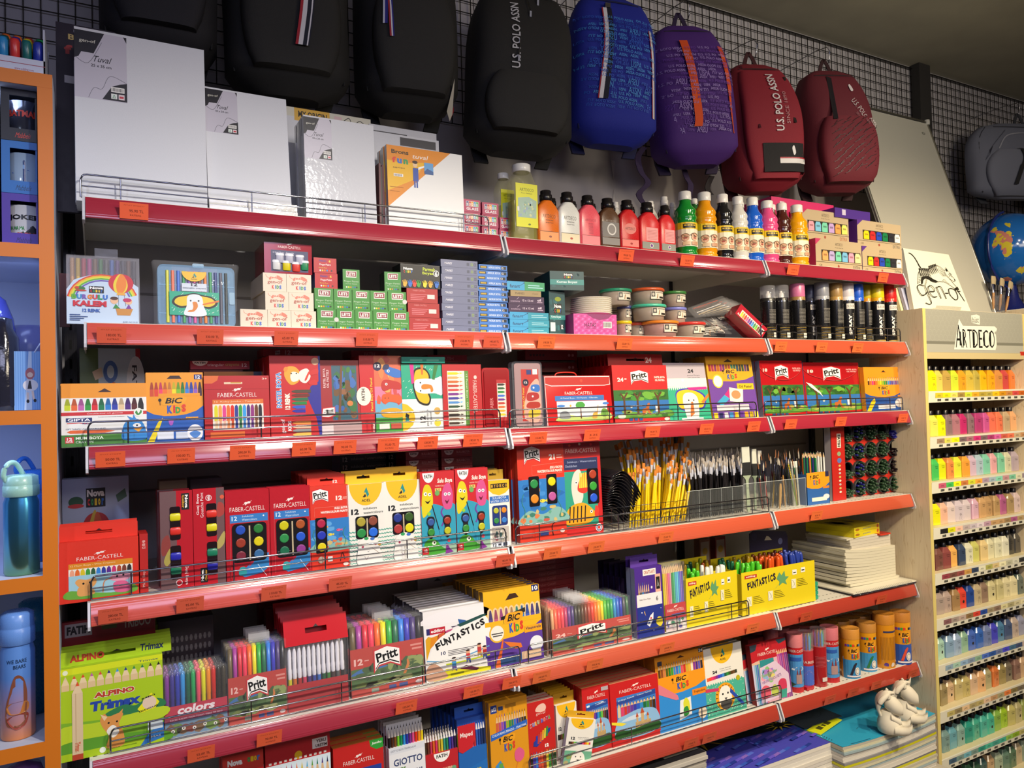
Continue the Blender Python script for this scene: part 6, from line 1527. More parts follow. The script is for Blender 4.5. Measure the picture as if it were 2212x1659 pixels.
holder(1608,1742,.03,.11,.1,3,'clear acrylic holder with palette tools and flat brushes, right of the black brushes')
# flat brushes with pale green handles and assorted tools
for k,(px,yt,ww,hc,bc)in enumerate(((1617,967,.036,'9aa890','c8ccc0'),(1632,972,.022,'8a9a84','c8ccc0'),(1641,975,.018,'a8b0a0','d0d0c8'))):
 Y=.05+.02*k
 p=at(px,1100,Y)
 H=at(px,yt,Y).z-z4
 b=B()
 q=catmull([(-ww*.22,H*.5),(-ww*.16,H*.4),(-ww*.2,H*.05),(0,0),(ww*.2,H*.05),(ww*.16,H*.4),(ww*.22,H*.5),(ww*.5,H*.56),(-ww*.5,H*.56)],True,3)
 b.prism(q,-.002,.002,(hc,'plast'))
 o=b.build('flat_brush',loc=(p.x,Y,z4+.003),rot=(R_(-2),R_(2*k),0),label=('widest flat brush with pale green handle, standing among the tools','medium flat brush with pale green handle, behind the widest','narrowest pale green flat brush of the three')[k],cat='flat brush',group='pale green flat brushes')
 b=B();b.box(-ww*.5,ww*.5,-.0026,.0026,H*.56,H*.76,('9a9c98','brush'))
 for z in(.6,.64):
  b.box(-ww*.5,ww*.5,-.003,.003,H*z,H*z+.0012,('8a8c88','brush'))
 b.build('ferrule',o)
 b=B();b.box(-ww*.49,ww*.49,-.0022,.0022,H*.76,H,(bc,'paper'));b.build('bristles',o)
rd=random.Random(77)
tc=['6a2420','2a2a2e','b88a4a','8a2a2a','d8d4c8','2a3a2a','c8a02a','3a3a44','a89058','5a3a24']
for k in range(44):
 px=1646+(k%22)*4.2+rd.uniform(-2,2)
 Y=.045+.03*(k//22)+rd.uniform(0,.025)
 p=at(px,1100,Y)
 H=rd.uniform(.15,.2)
 b=B()
 c=tc[k%len(tc)]if k%3==0 else '1f1c20'
 b.lathe([(.0012,0),(.0024,.03),(.0027,H*.6),(.002,H*.68)],(c,'plast'),7)
 o=b.build('artist_tool',loc=(p.x,Y,z4+.004),rot=(R_(rd.uniform(-8,3)),R_(rd.uniform(-9,12)),0))
 tag(o,'slim %s tool, %s from left in the %s file of the right clear holder'%('black-handled' if k%3 else 'coloured',str(k%22+1),'front' if k<22 else 'rear'),'brush','brushes and tools in the right clear holder')
 b=B();b.lathe([(.0021,H*.67),(.0024,H*.8),(.0022,H*.86)],('a8aab8','metal'),7);b.build('ferrule',o)
 b=B();b.lathe([(.0022,H*.86),(.0024,H*.92),(.0005,H)],(('8a5a3a','2a2220','c8c0b0')[k%3],'paper'),7);b.build('bristles',o)
b=B();b.lathe([(.002,0),(.0048,.02),(.0052,.07),(.003,.085)],('b08a4c','card'),10)
p=at(1686,1100,.034)
o=b.build('palette_knife',loc=(p.x,.037,z4+.003),rot=(0,R_(5),0),label='palette knife with light wooden handle standing in front of the holder',cat='palette knife')
b=B();b.tube([(0,0,.085),(.002,0,.1),(-.002,-.004,.108)],.0014,('b0b0b4','metal'),6);b.prism([(-.006,.108),(.002,.108),(.004,.14),(-.001,.155),(-.006,.14)],-.0045,-.0035,('b0b0b4','metal'));b.build('blade',o)
b=B()
for i in range(9):
 b.lathe([(.001,.098+.006*i),(.0032,.101+.006*i),(.001,.104+.006*i)],('b8a81c','plast'),10)
b.lathe([(.0016,0),(.002,.098)],('6a8a1c','plast'),8)
b.build('beaded_pen',loc=(at(1722,1100,.045).x,.045,z4+.003),rot=(0,R_(-14),0),label='yellow-green beaded stick leaning in the right clear holder',cat='pen')
# white pack of tools
b=B();b.box(0,.03,0,.006,0,.155,('c8ccc0','milk'));b.art(.03,.155,[('R',0,.86,1,1,'e0dcd4'),('P','2f7a4a',.4,.6,.6,.6,.55,.86,.45,.86),('R',.44,.1,.56,.6,'e8e8e4')])
b.build('tool_pack',loc=(at(1716,1100,.05).x,.05,z4+.002),rot=(R_(-3),0,0),label='upright clear pack with white card header, right end of the clear holders',cat='tool pack')
# blue carton holding loose pencils
X,W,H=fit(1744,1793,1022,z4,.03)
t=empty('pencil_display','orange and blue open carton holding loose pencils at the right','pencil display',(X,.03,zs(4,2.3)))
H=at(1744,1022,.03).z-zs(4,2.3)
b=B()
for(a,b2,c,d)in((0,W,0,.0015),(0,W,.08,.0815),(0,.0015,0,.08),(W-.0015,W,0,.08)):
 b.box(a,b2,c,d,.0,H*(1 if c==0 and b2==W else .95),('2f62a8','card'))
b.art(W,H,[('P','e8981c',0,1,0,.56,.2,.5,.5,.48,.8,.54,1,.66,1,1)]+bic(.15,.58,.65,.95)+[('R',.7,.48,.98,.55,'d8802a'),('R',.82,.84,.98,1,'2a2a4a'),('R',.2,.1,.86,.22,'e0dcd0'),('E',.84,.22,.14,.08,'e0dce0')])
b.build('carton',t)
cs=['1f6a4a','d86a2a','1f6a4a','2a2a70','d87a3a','1f2a70','2a2a70','1f7a48','1f7a48','1f6a48','d8dcd8','e0e0dc','d8dcd8','e0e0dc','e0e0dc']
for k,c in enumerate(cs):
 x=X+.004+(W-.008)*(k+.5)/len(cs)
 L=at(1760,978,.04).z-zs(4,2.3)+rd.uniform(-.004,.006)
 b=B();r=.0034
 b.lathe([(r,0),(r,L*.9)],(c,'plast'),6)
 o=b.build('pencil',loc=(x,.012+.03+.012*(k%2),zs(4,2.3)+.001),rot=(R_(-2),R_(1),0),label='%s pencil, %s from the left in the orange and blue open carton'%({'1':'green or navy','d':'orange or white','2':'navy','e':'white'}[c[0]],ORD[k]),cat='pencil',group='loose pencils in the open carton')
 b=B();b.lathe([(r,L*.9),(r*.3,L*.975)],('d8b890','paper'),6);b.lathe([(r*.3,L*.975),(.0002,L)],(c,'plast'),6);b.build('point',o)
 # red display board with round bins of pens
zb=zs(4,2.5)
X,W,H=fit(1796,1955,908,zb,.045)
H=.272
t=empty('pen_display','red display board with twenty round openings full of pens','pen display',(X,.045,zb+.001))
b=B()
b.box(0,W,.03,.034,0,H,('c42a1c','card'))
b.box(0,.004,.002,.034,0,H,('b8b0b0','card'))
b.box(0,W*.17,0,.003,0,H,('b8241c','card'))
b.art(W*.17,H,[('R',.42,.7,.72,.89,'e0d8c8'),('T','FATIH',.57,.795,.2,.16,'1a1414',.04,0,-90),('E',.55,.62,.14,.03,'8aa078'),('E',.56,.53,.16,.035,'5a70b0')]+[('E',.57,.46-.05*i,.09,.014,('c8b060','e0d0c0','b8b0b0')[i%3])for i in range(8)])
b.build('board',t)
rd=random.Random(5)
cw,chh=W*.81/5,H/4
pp=None
for r in range(4):
 for c in range(5):
  cx,cz=W*.18+cw*(c+.5),H-chh*(r+.5)
  rr=cw*.5
  b=B()
  b.M=Matrix.Translation((cx,.03,cz))@Matrix.Rotation(R_(90),4,'X')
  b.lathe([(rr*.9,0),(rr*.92,.012),(rr*.88,.012),(rr*.86,0)],('2a2c30','card'),20)
  b.M=None
  b.build('pen_tube',t)
  dark=(r,c)
  colr='2c4630' if c not in(4,)else('2a2a8a' if r==0 else('1f1418' if r<3 else '2c4a30'))
  if c==1 and r>0:
   colr='2c4630'
  full=15
  half=dark in((2,0),(3,0),(0,4),(1,4),(0,0),(0,3))
  for k in range(full):
   a=2.39996*k if not half else 3.35+2.7*((k*.618)%1)
   q=rr*.84*math.sqrt((k+.5)/full)
   if pp is None:
    b=B()
    b.M=Matrix.Rotation(R_(90),4,'X')
    b.lathe([(.0038,-.02),(.0041,.0),(.0041,.018),(.0032,.023),(.0001,.0235)],('22301f','gloss'),8)
    b.M=None
    pp=b.build('pen')
    pps={}
   cc=colr if not(c==1 and k%3==0)else '1f1f78'
   if cc not in pps:
    b=B();b.M=Matrix.Rotation(R_(90),4,'X')
    b.lathe([(.0038,-.02),(.0041,.0),(.0041,.018),(.0032,.023),(.0001,.0235)],(cc,'gloss'),8)
    b.M=None
    pps[cc]=b.build('pen')
    o=pps[cc]
   else:
    o=copy_tree(pps[cc])
   o.location=(X+cx+q*math.cos(a),.045+.034-rd.uniform(0,.006),zb+cz+q*math.sin(a))
   nm={'2':'dark green','1':'dark'}.get(cc[0],'dark')
   nm='blue' if cc in('2a2a8a','1f1f78')else('brown-black' if cc=='1f1418' else 'dark green')
   tag(o,'%s pen end, %s opening from left in the %s row of the red board'%(nm,ORD[c],ORD[r]),'pen','%s pen ends, %s opening of the %s row'%(nm,ORD[c],ORD[r]))
bpy.data.objects.remove(pp)
# ================================================================ ROW 5
alp=[('R',0,0,1,1,'a8c81c'),('R',0,.93,1,1,'d4e01c'),('T','Trimax',.86,.955,.2,.022,'3a5a5a',.01),('C',.06,.96,.025,'e8f0d0')]+pens(.02,1.0,.76,.92,['dcc89a','d8502a','d8402a','c060a8','d84a3a','2a2a78','3a9ad8','1f3a88','3a8a4a','1f7a4a','4a3a1c','1f1c18'],'wood',.6)+[('R',.28,.6,.28,.6,WH),('T','ALPINO',.52,.66,.4,.07,'f0ecd8',.09),('T','ALPINO',.52,.66,.39,.06,'b83a24',.05),('T','Trimax',.53,.54,.49,.11,'2444a0',.06,.1)]+[('P','7ab02a',0,0,1,0,1,.46,.7,.44,.4,.38,0,.42),('S','2f7a4a',.42,.42,.6,.5,.72,.47,.84,.52,1,.48,1,.4,.7,.38),('S','b8d02a',.0,.1,0,.36,.4,.36,1,.4,1,.28,.5,.22),('S','5a9a2a',0,.02,0,.18,.4,.2,1,.12,1,0),('R',0,0,1,.08,'a8c81c')]+[('S','d8924a',.4,.3,.38,.38,.42,.44,.46,.4,.56,.42,.6,.4,.56,.3,.6,.2,.6,.06,.44,.06,.46,.18),('P','e8c8a0',.42,.36,.38,.44,.45,.4),('P','d8924a',.52,.38,.6,.46,.58,.36),('S','f0ece0',.44,.24,.5,.3,.56,.22,.5,.16),('C',.46,.33,.01,BK),('C',.54,.33,.01,BK),
('P','e8e41c',.74,.42,.88,.58,.96,.46,.92,.4,.78,.37),('C',.86,.47,.07,'e0c8b0'),('T','JUMBO',.85,.535,.14,.025,'1f2418',.03,0,12),('T','TRIANGULAR',.85,.405,.2,.02,'1f2418',.03,0,12),('P','2f70b8',.76,.0,1,.05,1,.22,.86,.14),('R',.84,.16,.99,.26,'d0dce4'),('T','MAS',.92,.08,.1,.02,'e0ecf4',.02),('T','TRIANGULAR coloured pencils',.58,.045,.3,.018,'3a5a1a',.0),('C',.4,.05,.03,'e8f0e0')]+[('R',.12,.06,.22,.72,'d8c09a'),('P','e0c8a0',.12,.72,.22,.72,.19,.8,.155,.8),('P','d8502a',.155,.8,.19,.8,.172,.85),('R',.12,.0,.22,.06,'b8442a'),('T','Trimax',.17,.14,.05,.1,'c84a2a',.03,0,-90),('L','b89a70',.001,.155,.08,.155,.72)]
def alps(o,W,H):
 pass
o=carton('pencil_carton','large lime-green carton of jumbo pencils with a fox cub in a meadow','pencil carton',127,354,1449,5,.024,.022,'a8c81c',alp,lean=5,back=0,ymid=1560)
Wv=max(v.co.x for v in o.data.vertices);Hv=max(v.co.z for v in o.data.vertices)
b=B();slot(b,Wv,.03,.0206,Hv+.0002,('a8c81c','card'));b.art(Wv,.03,[('T','ALPINO',.24,.5,.3,.5,'b83a24',.05),('T','Trimax',.82,.55,.22,.5,'1f2f58',.03,.1)],.0205,0,Hv);b.build('hang_tab',o)
for k in(1,2,3,5,6,7,8):
 copy_tree(o,(o.location.x+.001*k,o.location.y+.024*k,o.location.z),o.rotation_euler.copy(),'lime-green jumbo pencil carton filed behind the fox cub one','lime-green cartons filed behind the fox cub one')
o=carton('pencil_carton','dark red carton header with white TRIBOO lettering behind the lime-green file','pencil carton',131,337,1347,5,.122,.018,'8a1a20',[('R',0,.86,1,1,'941c24'),('R',.04,.87,.32,.98,'b8aaa8'),('T','FATIH',.18,.925,.24,.07,'1f1418',.05),('R',.42,.9,.58,.94,'5a5a20'),('T','TRIBOO',.8,.93,.3,.09,'c0b0ac',.02)],lean=3,ymid=1400)
def penpack(name,label,xl,xr,yt_pens,v_band,row,Y,cols,banda,capped=True,group=None,n_back=0,lean=4,yaw=0,tabx=None,D=.011,bl=None,bandh=.4,hollow=True,zb=None):
 z0=zs(row,at(xl,900,Y).x)
 X,W,H=fit(xl,xr,yt_pens,z0,Y,R_(yaw),R_(lean),(yt_pens+120))
 t=empty(name,label,'felt pen pack',(X,Y,z0),group,rot=(R_(-lean),0,R_(yaw)))
 n=len(cols)
 r=W/n*.44
 for i,c in enumerate(cols):
  b=B()
  x=W*(i+.5)/n
  if hollow:
   b.lathe([(r,.002),(r,H*.62),(r*1.02,H*.625),(r*1.02,H),(r*.75,H),(r*.7,H*.97),(.0002,H*.97)],(c,'trans' if False else 'plast'),10,x,D/2,0)
  else:
   b.lathe([(r,.002),(r,H*.6),(r*1.06,H*.605),(r*1.06,H*.97),(r*.6,H)],(c,'plast'),10,x,D/2,0)
  b.build('felt_pen',t)
 b=B()
 b.box(-.001,W+.001,-.0012,-.0004,0,H*bandh,(banda[0],'card'))
 b.art(W,H*bandh,banda[1],-.0013)
 b.build('paper_insert',t)
 b=B()
 b.box(-.0022,W+.0022,-.0024,D+.0012,-.0,H*1.03,('f4f4f6','film'))
 if tabx:
  b.box(W*tabx[0],W*tabx[1],D,D+.001,H*1.03,H*1.03+.02,('e8e8ec','clear'))
 b.build('clear_sleeve',t)
 for k in range(1,n_back+1):
  rd=random.Random(k+int(xl))
  copy_tree(t,(X+rd.uniform(-.002,.003),Y+(D+.005)*k,z0+.0),(R_(-lean),0,R_(yaw)),bl,bl)
 return t
cl=[('R',0,.62,1,1,'b82a44'),('T','colors',.5,.84,.6,.26,'e8dce0',.04,.2),('R',0,.5,1,.62,'8a2a48'),('T','KECELI KALEM / NON TOXIC / FIBRE TIP PENS',.5,.56,.84,.05,'d8b8c8'),('R',0,.0,1,.5,'6a8aa8')]+blobs(0,.04,1,.44,['6a8a3a','8a3a2a','4a5a3a','a84a3a','7a5a3a'],14,9,(.06,.12),1.8)+[('C',.12+.17*i,.2+.05*(i%2),.03,'e8e4dc')for i in range(6)]+[('C',.12+.17*i,.2+.05*(i%2),.012,BK)for i in range(6)]
penpack('felt_pen_pack','clear pack of twelve felt pens on a crimson card, right of the lime-green carton',357,492,1462,.4,5,.03,RB2,('8a2a48',cl),hollow=False,n_back=5,bl='clear felt pen pack filed behind the crimson card one',bandh=.5)
# box with rows of pen ends
X,W,H=fit(343,462,1345,zs(5,.3)+.105,.17)
b=B();b.box(0,W,0,.06,0,H,('3a3038','card'))
hl=[]
b.art(W,H,[('PS',[('7a7478',[(.08+.084*i+.03*math.cos(1.05*q),.2+.2*r+.07*math.sin(1.05*q))for q in range(6)])for i in range(11)for r in range(3)])])
b.build('pen_carton',loc=(X,.17,zs(5,.3)+.105),label='dark carton showing rows of round white pen ends, behind the crimson card pack',cat='pen carton')
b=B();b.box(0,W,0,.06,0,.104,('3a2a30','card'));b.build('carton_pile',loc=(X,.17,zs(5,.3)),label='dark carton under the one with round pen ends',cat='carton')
pz=lambda s:[('R',0,.66,1,1,'b83a30'),('T',s,.1,.72,.12,.14,'e8b8b0',.04),('R',.18,.72,.24,.74,'d8a098'),('R',.82,.86,.98,.9,'d88a80'),('R',.84,.78,.98,.82,'d88a80'),('R',0,.18,1,.58,'4a6a3a'),('S','3a6aa8',0,.45,.1,.55,.3,.6,.5,.54,.3,.5)]+blobs(0,.3,1,.68,['5a7a4a','2f4a2a','3f5a34','8a9a5a'],24,4,(.04,.09),1.3)+blobs(0,.12,1,.3,['8a9a5a','6a7a3a','9aa06a'],12,5,(.06,.12),.6)+[('P','c8783a',.7,.3,.74,.3,.8,.5,.78,.6,.76,.6,.76,.5),('L','2a2a2a',.001,.2,.3,.26,.4),('L','2a2a2a',.001,.24,.3,.3,.4),('R',0,.0,1,.14,'b83a30'),('R',.26,.04,.36,.12,'8a9a8a'),('R',.5,.04,.6,.12,'3a4a8a'),('R',.64,.04,.76,.12,'3a4a8a'),('E',.92,.08,.05,.04,'d8c8c8')]+pritt(.3,.42,.68,.98)
penpack('felt_pen_pack','clear wallet of twelve felt pens with red band, left of the white-capped pens',495,620,1404,.4,5,.03,RB3,('b83a30',pz('12')),n_back=4,tabx=(.38,.75),bl='clear felt pen wallet filed behind the red band one at left',bandh=.62)
# red header pack with white caps
z0=zs(5,.55)
X,W,H=fit(621,752,1402,z0,.03,0,R_(4),1440)
t=empty('felt_pen_pack','pack with glossy red header flap and white-capped pens','felt pen pack',(X,.03,z0),rot=(R_(-4),0,0))
for i,c in enumerate(['c8c02a','c86a2a','a82a2a','c83a5a','4a3a7a','3a4a9a','3a6ab8','1f5a3a','3a7a3a','4a3a3a','5a5a5a','2a2a2a']):
 x=W*(i+.7)/12.6
 b=B();r=W*.033
 b.lathe([(r,.002),(r,H*.5)],(c,'plast'),10,x,.008)
 b.lathe([(r*.9,H*.5),(r*1.05,H*.52),(r*1.05,H*.64),(r*.9,H*.66),(r*1.0,H*.9),(r*.5,H)],('e4e2ea','plast'),10,x,.008)
 b.build('felt_pen',t)
b=B();b.box(0,W,-.0012,-.0002,0,H*.42,('a81c24','card'));b.art(W,H*.42,faber(.5,.78,.56,.1,'d89a98')+[('R',.0,.0,1,.58,'1f3a48'),('P','2f6ab8',0,.5,.6,.52,1,.68,1,.58,.6,.46,0,.44)]+blobs(0,0,1,.46,['1f4a3a','2a3a4a','4a1f24','17303a'],14,12,(.06,.14),1.4));b.build('paper_insert',t)
b=B();b.box(-.003,W+.003,-.003,.018,0,H*1.03,('f4f4f6','film'));b.build('clear_sleeve',t)
b=B();b.M=Matrix.Translation((-.004,-.003,H*1.03))@Matrix.Rotation(R_(-14),4,'X');slot(b,W+.008,.062,0,0,('c8202a','gloss'));b.M=None;b.build('header_flap',t)
for k in range(1,5):
 copy_tree(t,(X,.03+.028*k,z0+.004*k),None,'red-headed pen pack filed behind the white-capped pens','red-headed packs filed behind')
penpack('felt_pen_pack','clear wallet of twelve felt pens with red band, beside the white oval-front carton',760,917,1356,.4,5,.034,RB3,('b83a30',pz('12')),n_back=6,tabx=(.36,.62),bl='clear felt pen wallet filed behind the right red band one',bandh=.68)
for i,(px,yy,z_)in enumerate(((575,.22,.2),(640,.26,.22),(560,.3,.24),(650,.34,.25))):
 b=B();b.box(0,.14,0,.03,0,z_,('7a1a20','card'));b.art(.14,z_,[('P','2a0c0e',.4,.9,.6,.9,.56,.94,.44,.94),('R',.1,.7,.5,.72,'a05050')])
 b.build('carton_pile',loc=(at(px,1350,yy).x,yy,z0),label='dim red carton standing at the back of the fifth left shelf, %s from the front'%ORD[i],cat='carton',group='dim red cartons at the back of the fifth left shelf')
 # white funtastic carton
ef=[('S','e8e6ea',.02,.9,.3,.97,.7,.97,.98,.92,.98,.8,.02,.8),('R',.04,.66,.32,.75,'b82034'),('R',.04,.66,.09,.75,'2a2a6a'),('T','edding',.205,.7,.2,.06,'f0ecec',.03),('P','d8a01c',.02,.3,.1,.5,.12,.62,.06,.64,.02,.6),('PS',[(c,[(.08+.11*i,.46+.09*i),(.19+.11*i,.55+.06*i),(.22+.11*i,.64+.03*i),(.1+.11*i,.62+.03*i)])for i,c in enumerate(('d8861c','c85a30','b84a7a','3a2a48','2a5a9a'))]),
('P','1f4a48',.55,.7,.95,.8,.96,.83,.9,.83,.5,.74),('S','ecebe8',.1,.2,.1,.44,.24,.6,.5,.69,.8,.75,.98,.76,.98,.2)]+[('T',a,.2+.077*i,.49+.024*i+(.01 if i%2 else-.01),.03 if a=='I' else .075,.1,'17171c',.05,0,16)for i,a in enumerate('FUNTASTICS')]+[('T','10',.27,.37,.07,.05,'1f2a58',.02)]+[('R',.34,.385-.022*i,.8-.06*i,.393-.022*i,'4a4a52')for i in range(4)]+[('LS','5a9ac8',.003,.02,.3,.3,.25,.6,.27,.98,.35),('LS','b8c82a',.004,.3,.2,.6,.2,.98,.22),('P','d8d01c',.1,0,.98,0,.98,.05,.3,.14),('S','c89a80',.02,.02,.02,.2,.14,.24,.28,.1,.3,.02),('P','5a1a3a',.5,.1,.76,.03,.8,.06,.6,.14),('R',.36,.03,.56,.06,'8a8a1c')]
for(u,v,c1,c2)in((.64,.26,'c83a3a','4a5a9a'),(.82,.32,'b83a3a','c88a3a'),(.9,.27,'a82a2a','3a4a8a'),(.42,.19,'4a9ad0','5a4a8a')):
 ef+=[('C',u,v+.06,.03,'d8a080'),('E',u,v+.085,.03,.014,'2a1a1a'),('P',c1,u-.03,v+.04,u+.03,v+.04,u+.03,v-.03,u-.03,v-.03),('P',c2,u-.03,v-.03,u+.03,v-.03,u+.04,v-.1,u+.02,v-.1,u,v-.05,u-.03,v-.1)]
carton('pencil_carton','white oval-front carton of felt pens with black zigzag lettering and children','felt pen carton',920,1062,1322,5,.03,.022,'e6e4e6',ef,lean=6,yaw=0,sidec='8a8a94',back=9,blabel='white oval-front carton in the file behind the one with children',ymid=1400)
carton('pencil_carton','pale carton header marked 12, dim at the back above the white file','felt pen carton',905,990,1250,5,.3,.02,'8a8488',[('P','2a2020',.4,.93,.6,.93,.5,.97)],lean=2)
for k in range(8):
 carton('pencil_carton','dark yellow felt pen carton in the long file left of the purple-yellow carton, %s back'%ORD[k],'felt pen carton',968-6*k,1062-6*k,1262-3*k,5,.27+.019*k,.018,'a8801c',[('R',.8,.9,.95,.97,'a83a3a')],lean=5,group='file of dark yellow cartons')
bv=[('R',0,0,1,1,'e8b01c'),('R',.86,.91,.99,1,'1f2a6a'),('T','10',.925,.955,.1,.06,WH,.03),('P','3a2010',.38,.85,.62,.87,.57,.93,.46,.93)]+pens(.05,1.0,.58,.78,['e0c898']*10,'round',.3,.02)+pens(.06,.99,.6,.75,['5a4a8a','b85a7a','b85a9a','a86a8a','c89a6a','3a9a8a','3a7ab8','3a5ab8','5a4a9a','4a4a7a'],'crayon',.8,.25)+[('P','2a2418',.28,.6,.72,.66,.72,.72,.28,.64),('P','5a3a98',0,.44,.1,.38,.3,.35,.5,.36,.8,.42,.95,.5,1,.52,1,0,0,0),('R',0,.54,1,.6,'e8b01c')]+bic(.3,.4,.72,.68)+[('C',.2,.44,.14,'e0b030'),('C',.2,.44,.115,'e8e4da'),('R',.1,.43,.3,.445,'4a4a4a'),('R',.12,.4,.28,.415,'4a4a4a'),('R',.68,.38,1,.47,'e8a01c'),('T','Visaquarelle',.84,.43,.28,.05,'2a1a48',.02,.2),('P','d8622a',.12,0,.22,0,.3,.34,.28,.35,.22,.2),('P','d8722a',.3,.32,.6,.26,.62,.2,.5,.2,.4,.24),('E',.88,.22,.12,.1,'e0e4ec'),('R',.22,.02,.6,.12,'2a4a7a'),('R',.6,.04,.95,.14,'d8b898')]
carton('felt_pen_carton','yellow and purple carton marked 10 with a kite, at the left-middle bay boundary','felt pen carton',1052,1174,1279,5,.03,.02,'e8b01c',bv,lean=6,back=8,blabel='yellow felt pen carton in the file behind the kite one',bgroup='file of yellow cartons behind the kite one',sidec='7a5a1c',ymid=1360)
# middle bay: big felt pen wallet of 24
R24=['d8a070','e86a4a','ef4a4a','e84a5a','b83a6a','6a3a88','4a3a78','3a3a3a','3a3424','5a3a24','7a3a24','a83a24','d8402a','e8702a','e8a02a','e8d01c','5ab83a','2f9a3a','2fa05a','2f8fc8','2a68c8','2a3ab0','4a4a5a','3a6a4a']
penpack('felt_pen_pack','wide clear wallet of twenty-four felt pens with red band, middle bay',1196,1366,1318,.4,5,.032,R24,('b04a3a',pz('24')),n_back=7,tabx=(.3,.5),bl='wide clear felt pen wallet filed behind the twenty-four one',bandh=.58)
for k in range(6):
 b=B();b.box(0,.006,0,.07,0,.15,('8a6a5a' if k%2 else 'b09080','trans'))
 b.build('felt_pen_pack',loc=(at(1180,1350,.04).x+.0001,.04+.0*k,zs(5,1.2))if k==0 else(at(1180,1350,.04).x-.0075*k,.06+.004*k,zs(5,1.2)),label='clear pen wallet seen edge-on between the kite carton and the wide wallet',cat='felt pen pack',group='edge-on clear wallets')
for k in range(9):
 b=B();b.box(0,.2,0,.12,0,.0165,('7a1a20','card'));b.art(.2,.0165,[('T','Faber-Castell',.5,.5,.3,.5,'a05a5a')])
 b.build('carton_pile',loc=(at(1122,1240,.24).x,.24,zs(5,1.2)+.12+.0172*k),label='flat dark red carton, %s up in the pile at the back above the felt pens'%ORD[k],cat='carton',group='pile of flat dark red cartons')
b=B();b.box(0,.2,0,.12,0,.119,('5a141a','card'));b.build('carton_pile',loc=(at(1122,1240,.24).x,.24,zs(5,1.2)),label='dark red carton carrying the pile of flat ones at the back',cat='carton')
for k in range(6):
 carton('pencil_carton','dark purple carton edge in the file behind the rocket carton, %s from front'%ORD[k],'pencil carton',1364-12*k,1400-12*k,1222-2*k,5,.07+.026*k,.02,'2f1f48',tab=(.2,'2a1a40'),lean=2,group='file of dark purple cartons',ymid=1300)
cra=[('R',0,0,1,1,'48288a'),('R',.3,.88,.78,.97,'e8e0dc'),('T','CRAFT-ARTI',.54,.925,.4,.05,'a84a2a',.02)]+pens(.1,.52,.5,.8,['b89a4a','5a6a3a','3a8ab8','7a6a6a','4a5a6a','6a5a5a'],'pencil',.5,.3)+[('R',.74,.62,.94,.88,'e0a898'),('R',.77,.66,.91,.84,'1a1a1a'),('L','f0f0f0',.001,.81,.7,.84,.8,.87,.7),('E',.6,.7,.03,.02,'e8e0f0'),('R',.04,.44,.96,.62,'e4e0e4'),('T','Kalici Kuru Boya',.34,.54,.4,.03,'2a2a34',.01),('T','6',.78,.53,.08,.07,'2a2a34',.01),('R',.04,.0,.96,.44,'24348a')]+[('C',.2,.36,.02,'e8e8f0'),('P','e8b83a',.22,.3,.28,.36,.34,.3,.3,.38),('P','e0e4ec',.36,.18,.5,.3,.62,.34,.6,.24,.46,.14),('C',.52,.26,.03,'c83a3a'),('C',.44,.2,.03,'2a5ab8'),('S','d8c83a',.7,.18,.78,.26,.92,.24,.94,.16,.84,.12),('C',.6,.08,.015,'e8e8f0'),('C',.9,.38,.012,'e8e8f0')]
carton('pencil_carton','purple carton with a rocket and planet picture and slanted flap, middle bay','pencil carton',1375,1434,1206,5,.024,.02,'48288a',cra,tab=(.13,'5a3a98'),lean=2,sidec='8a90b0',back=1,blabel='purple carton right behind the rocket one',ymid=1300)
PST=['d8d03a','e8c04a','e8906a','e06a9a','e0a0b0','3a9a5a','5ac08a','5ab0d8','6ad0e0','5a90e0','8a70c8','6a60b8']
z0=zs(5,1.5)
X,W,H=fit(1437,1482,1226,z0,.03,0,R_(2),1300)
t=empty('pencil_pack','clear pack of pastel pencils with red foot card, between rocket carton and yellow box','pencil pack',(X,.03,z0),rot=(R_(-2),0,0))
for i,c in enumerate(PST):
 x=W*(i+.5)/12
 b=B();r=W/26
 b.lathe([(r,0),(r,H*.9)],(c,'plast'),6,x,.006);b.lathe([(r,H*.9),(.0003,H)],('dcb98a','paper'),6,x,.006);b.build('pencil',t)
b=B();b.box(0,W,-.0008,0,0,H*.42,('b8242a','card'));b.art(W,H*.42,faber(.5,.76,.8,.1)+[('R',0,0,1,.44,'c8b8c0')]+blobs(0,0,1,.44,['3a8a6a','d84a6a','5a5aa8','e0e0e0'],12,3,(.06,.12),1)+[('R',.3,.52,.95,.62,'3a4a9a')],-.0009);b.build('paper_insert',t)
b=B();b.box(-.001,W+.001,-.002,.013,0,H*1.06,('f4f4f6','film'));b.build('clear_sleeve',t)
copy_tree(t,(X-.002,.048,z0),None,'pastel pencil pack directly behind the red foot card one')
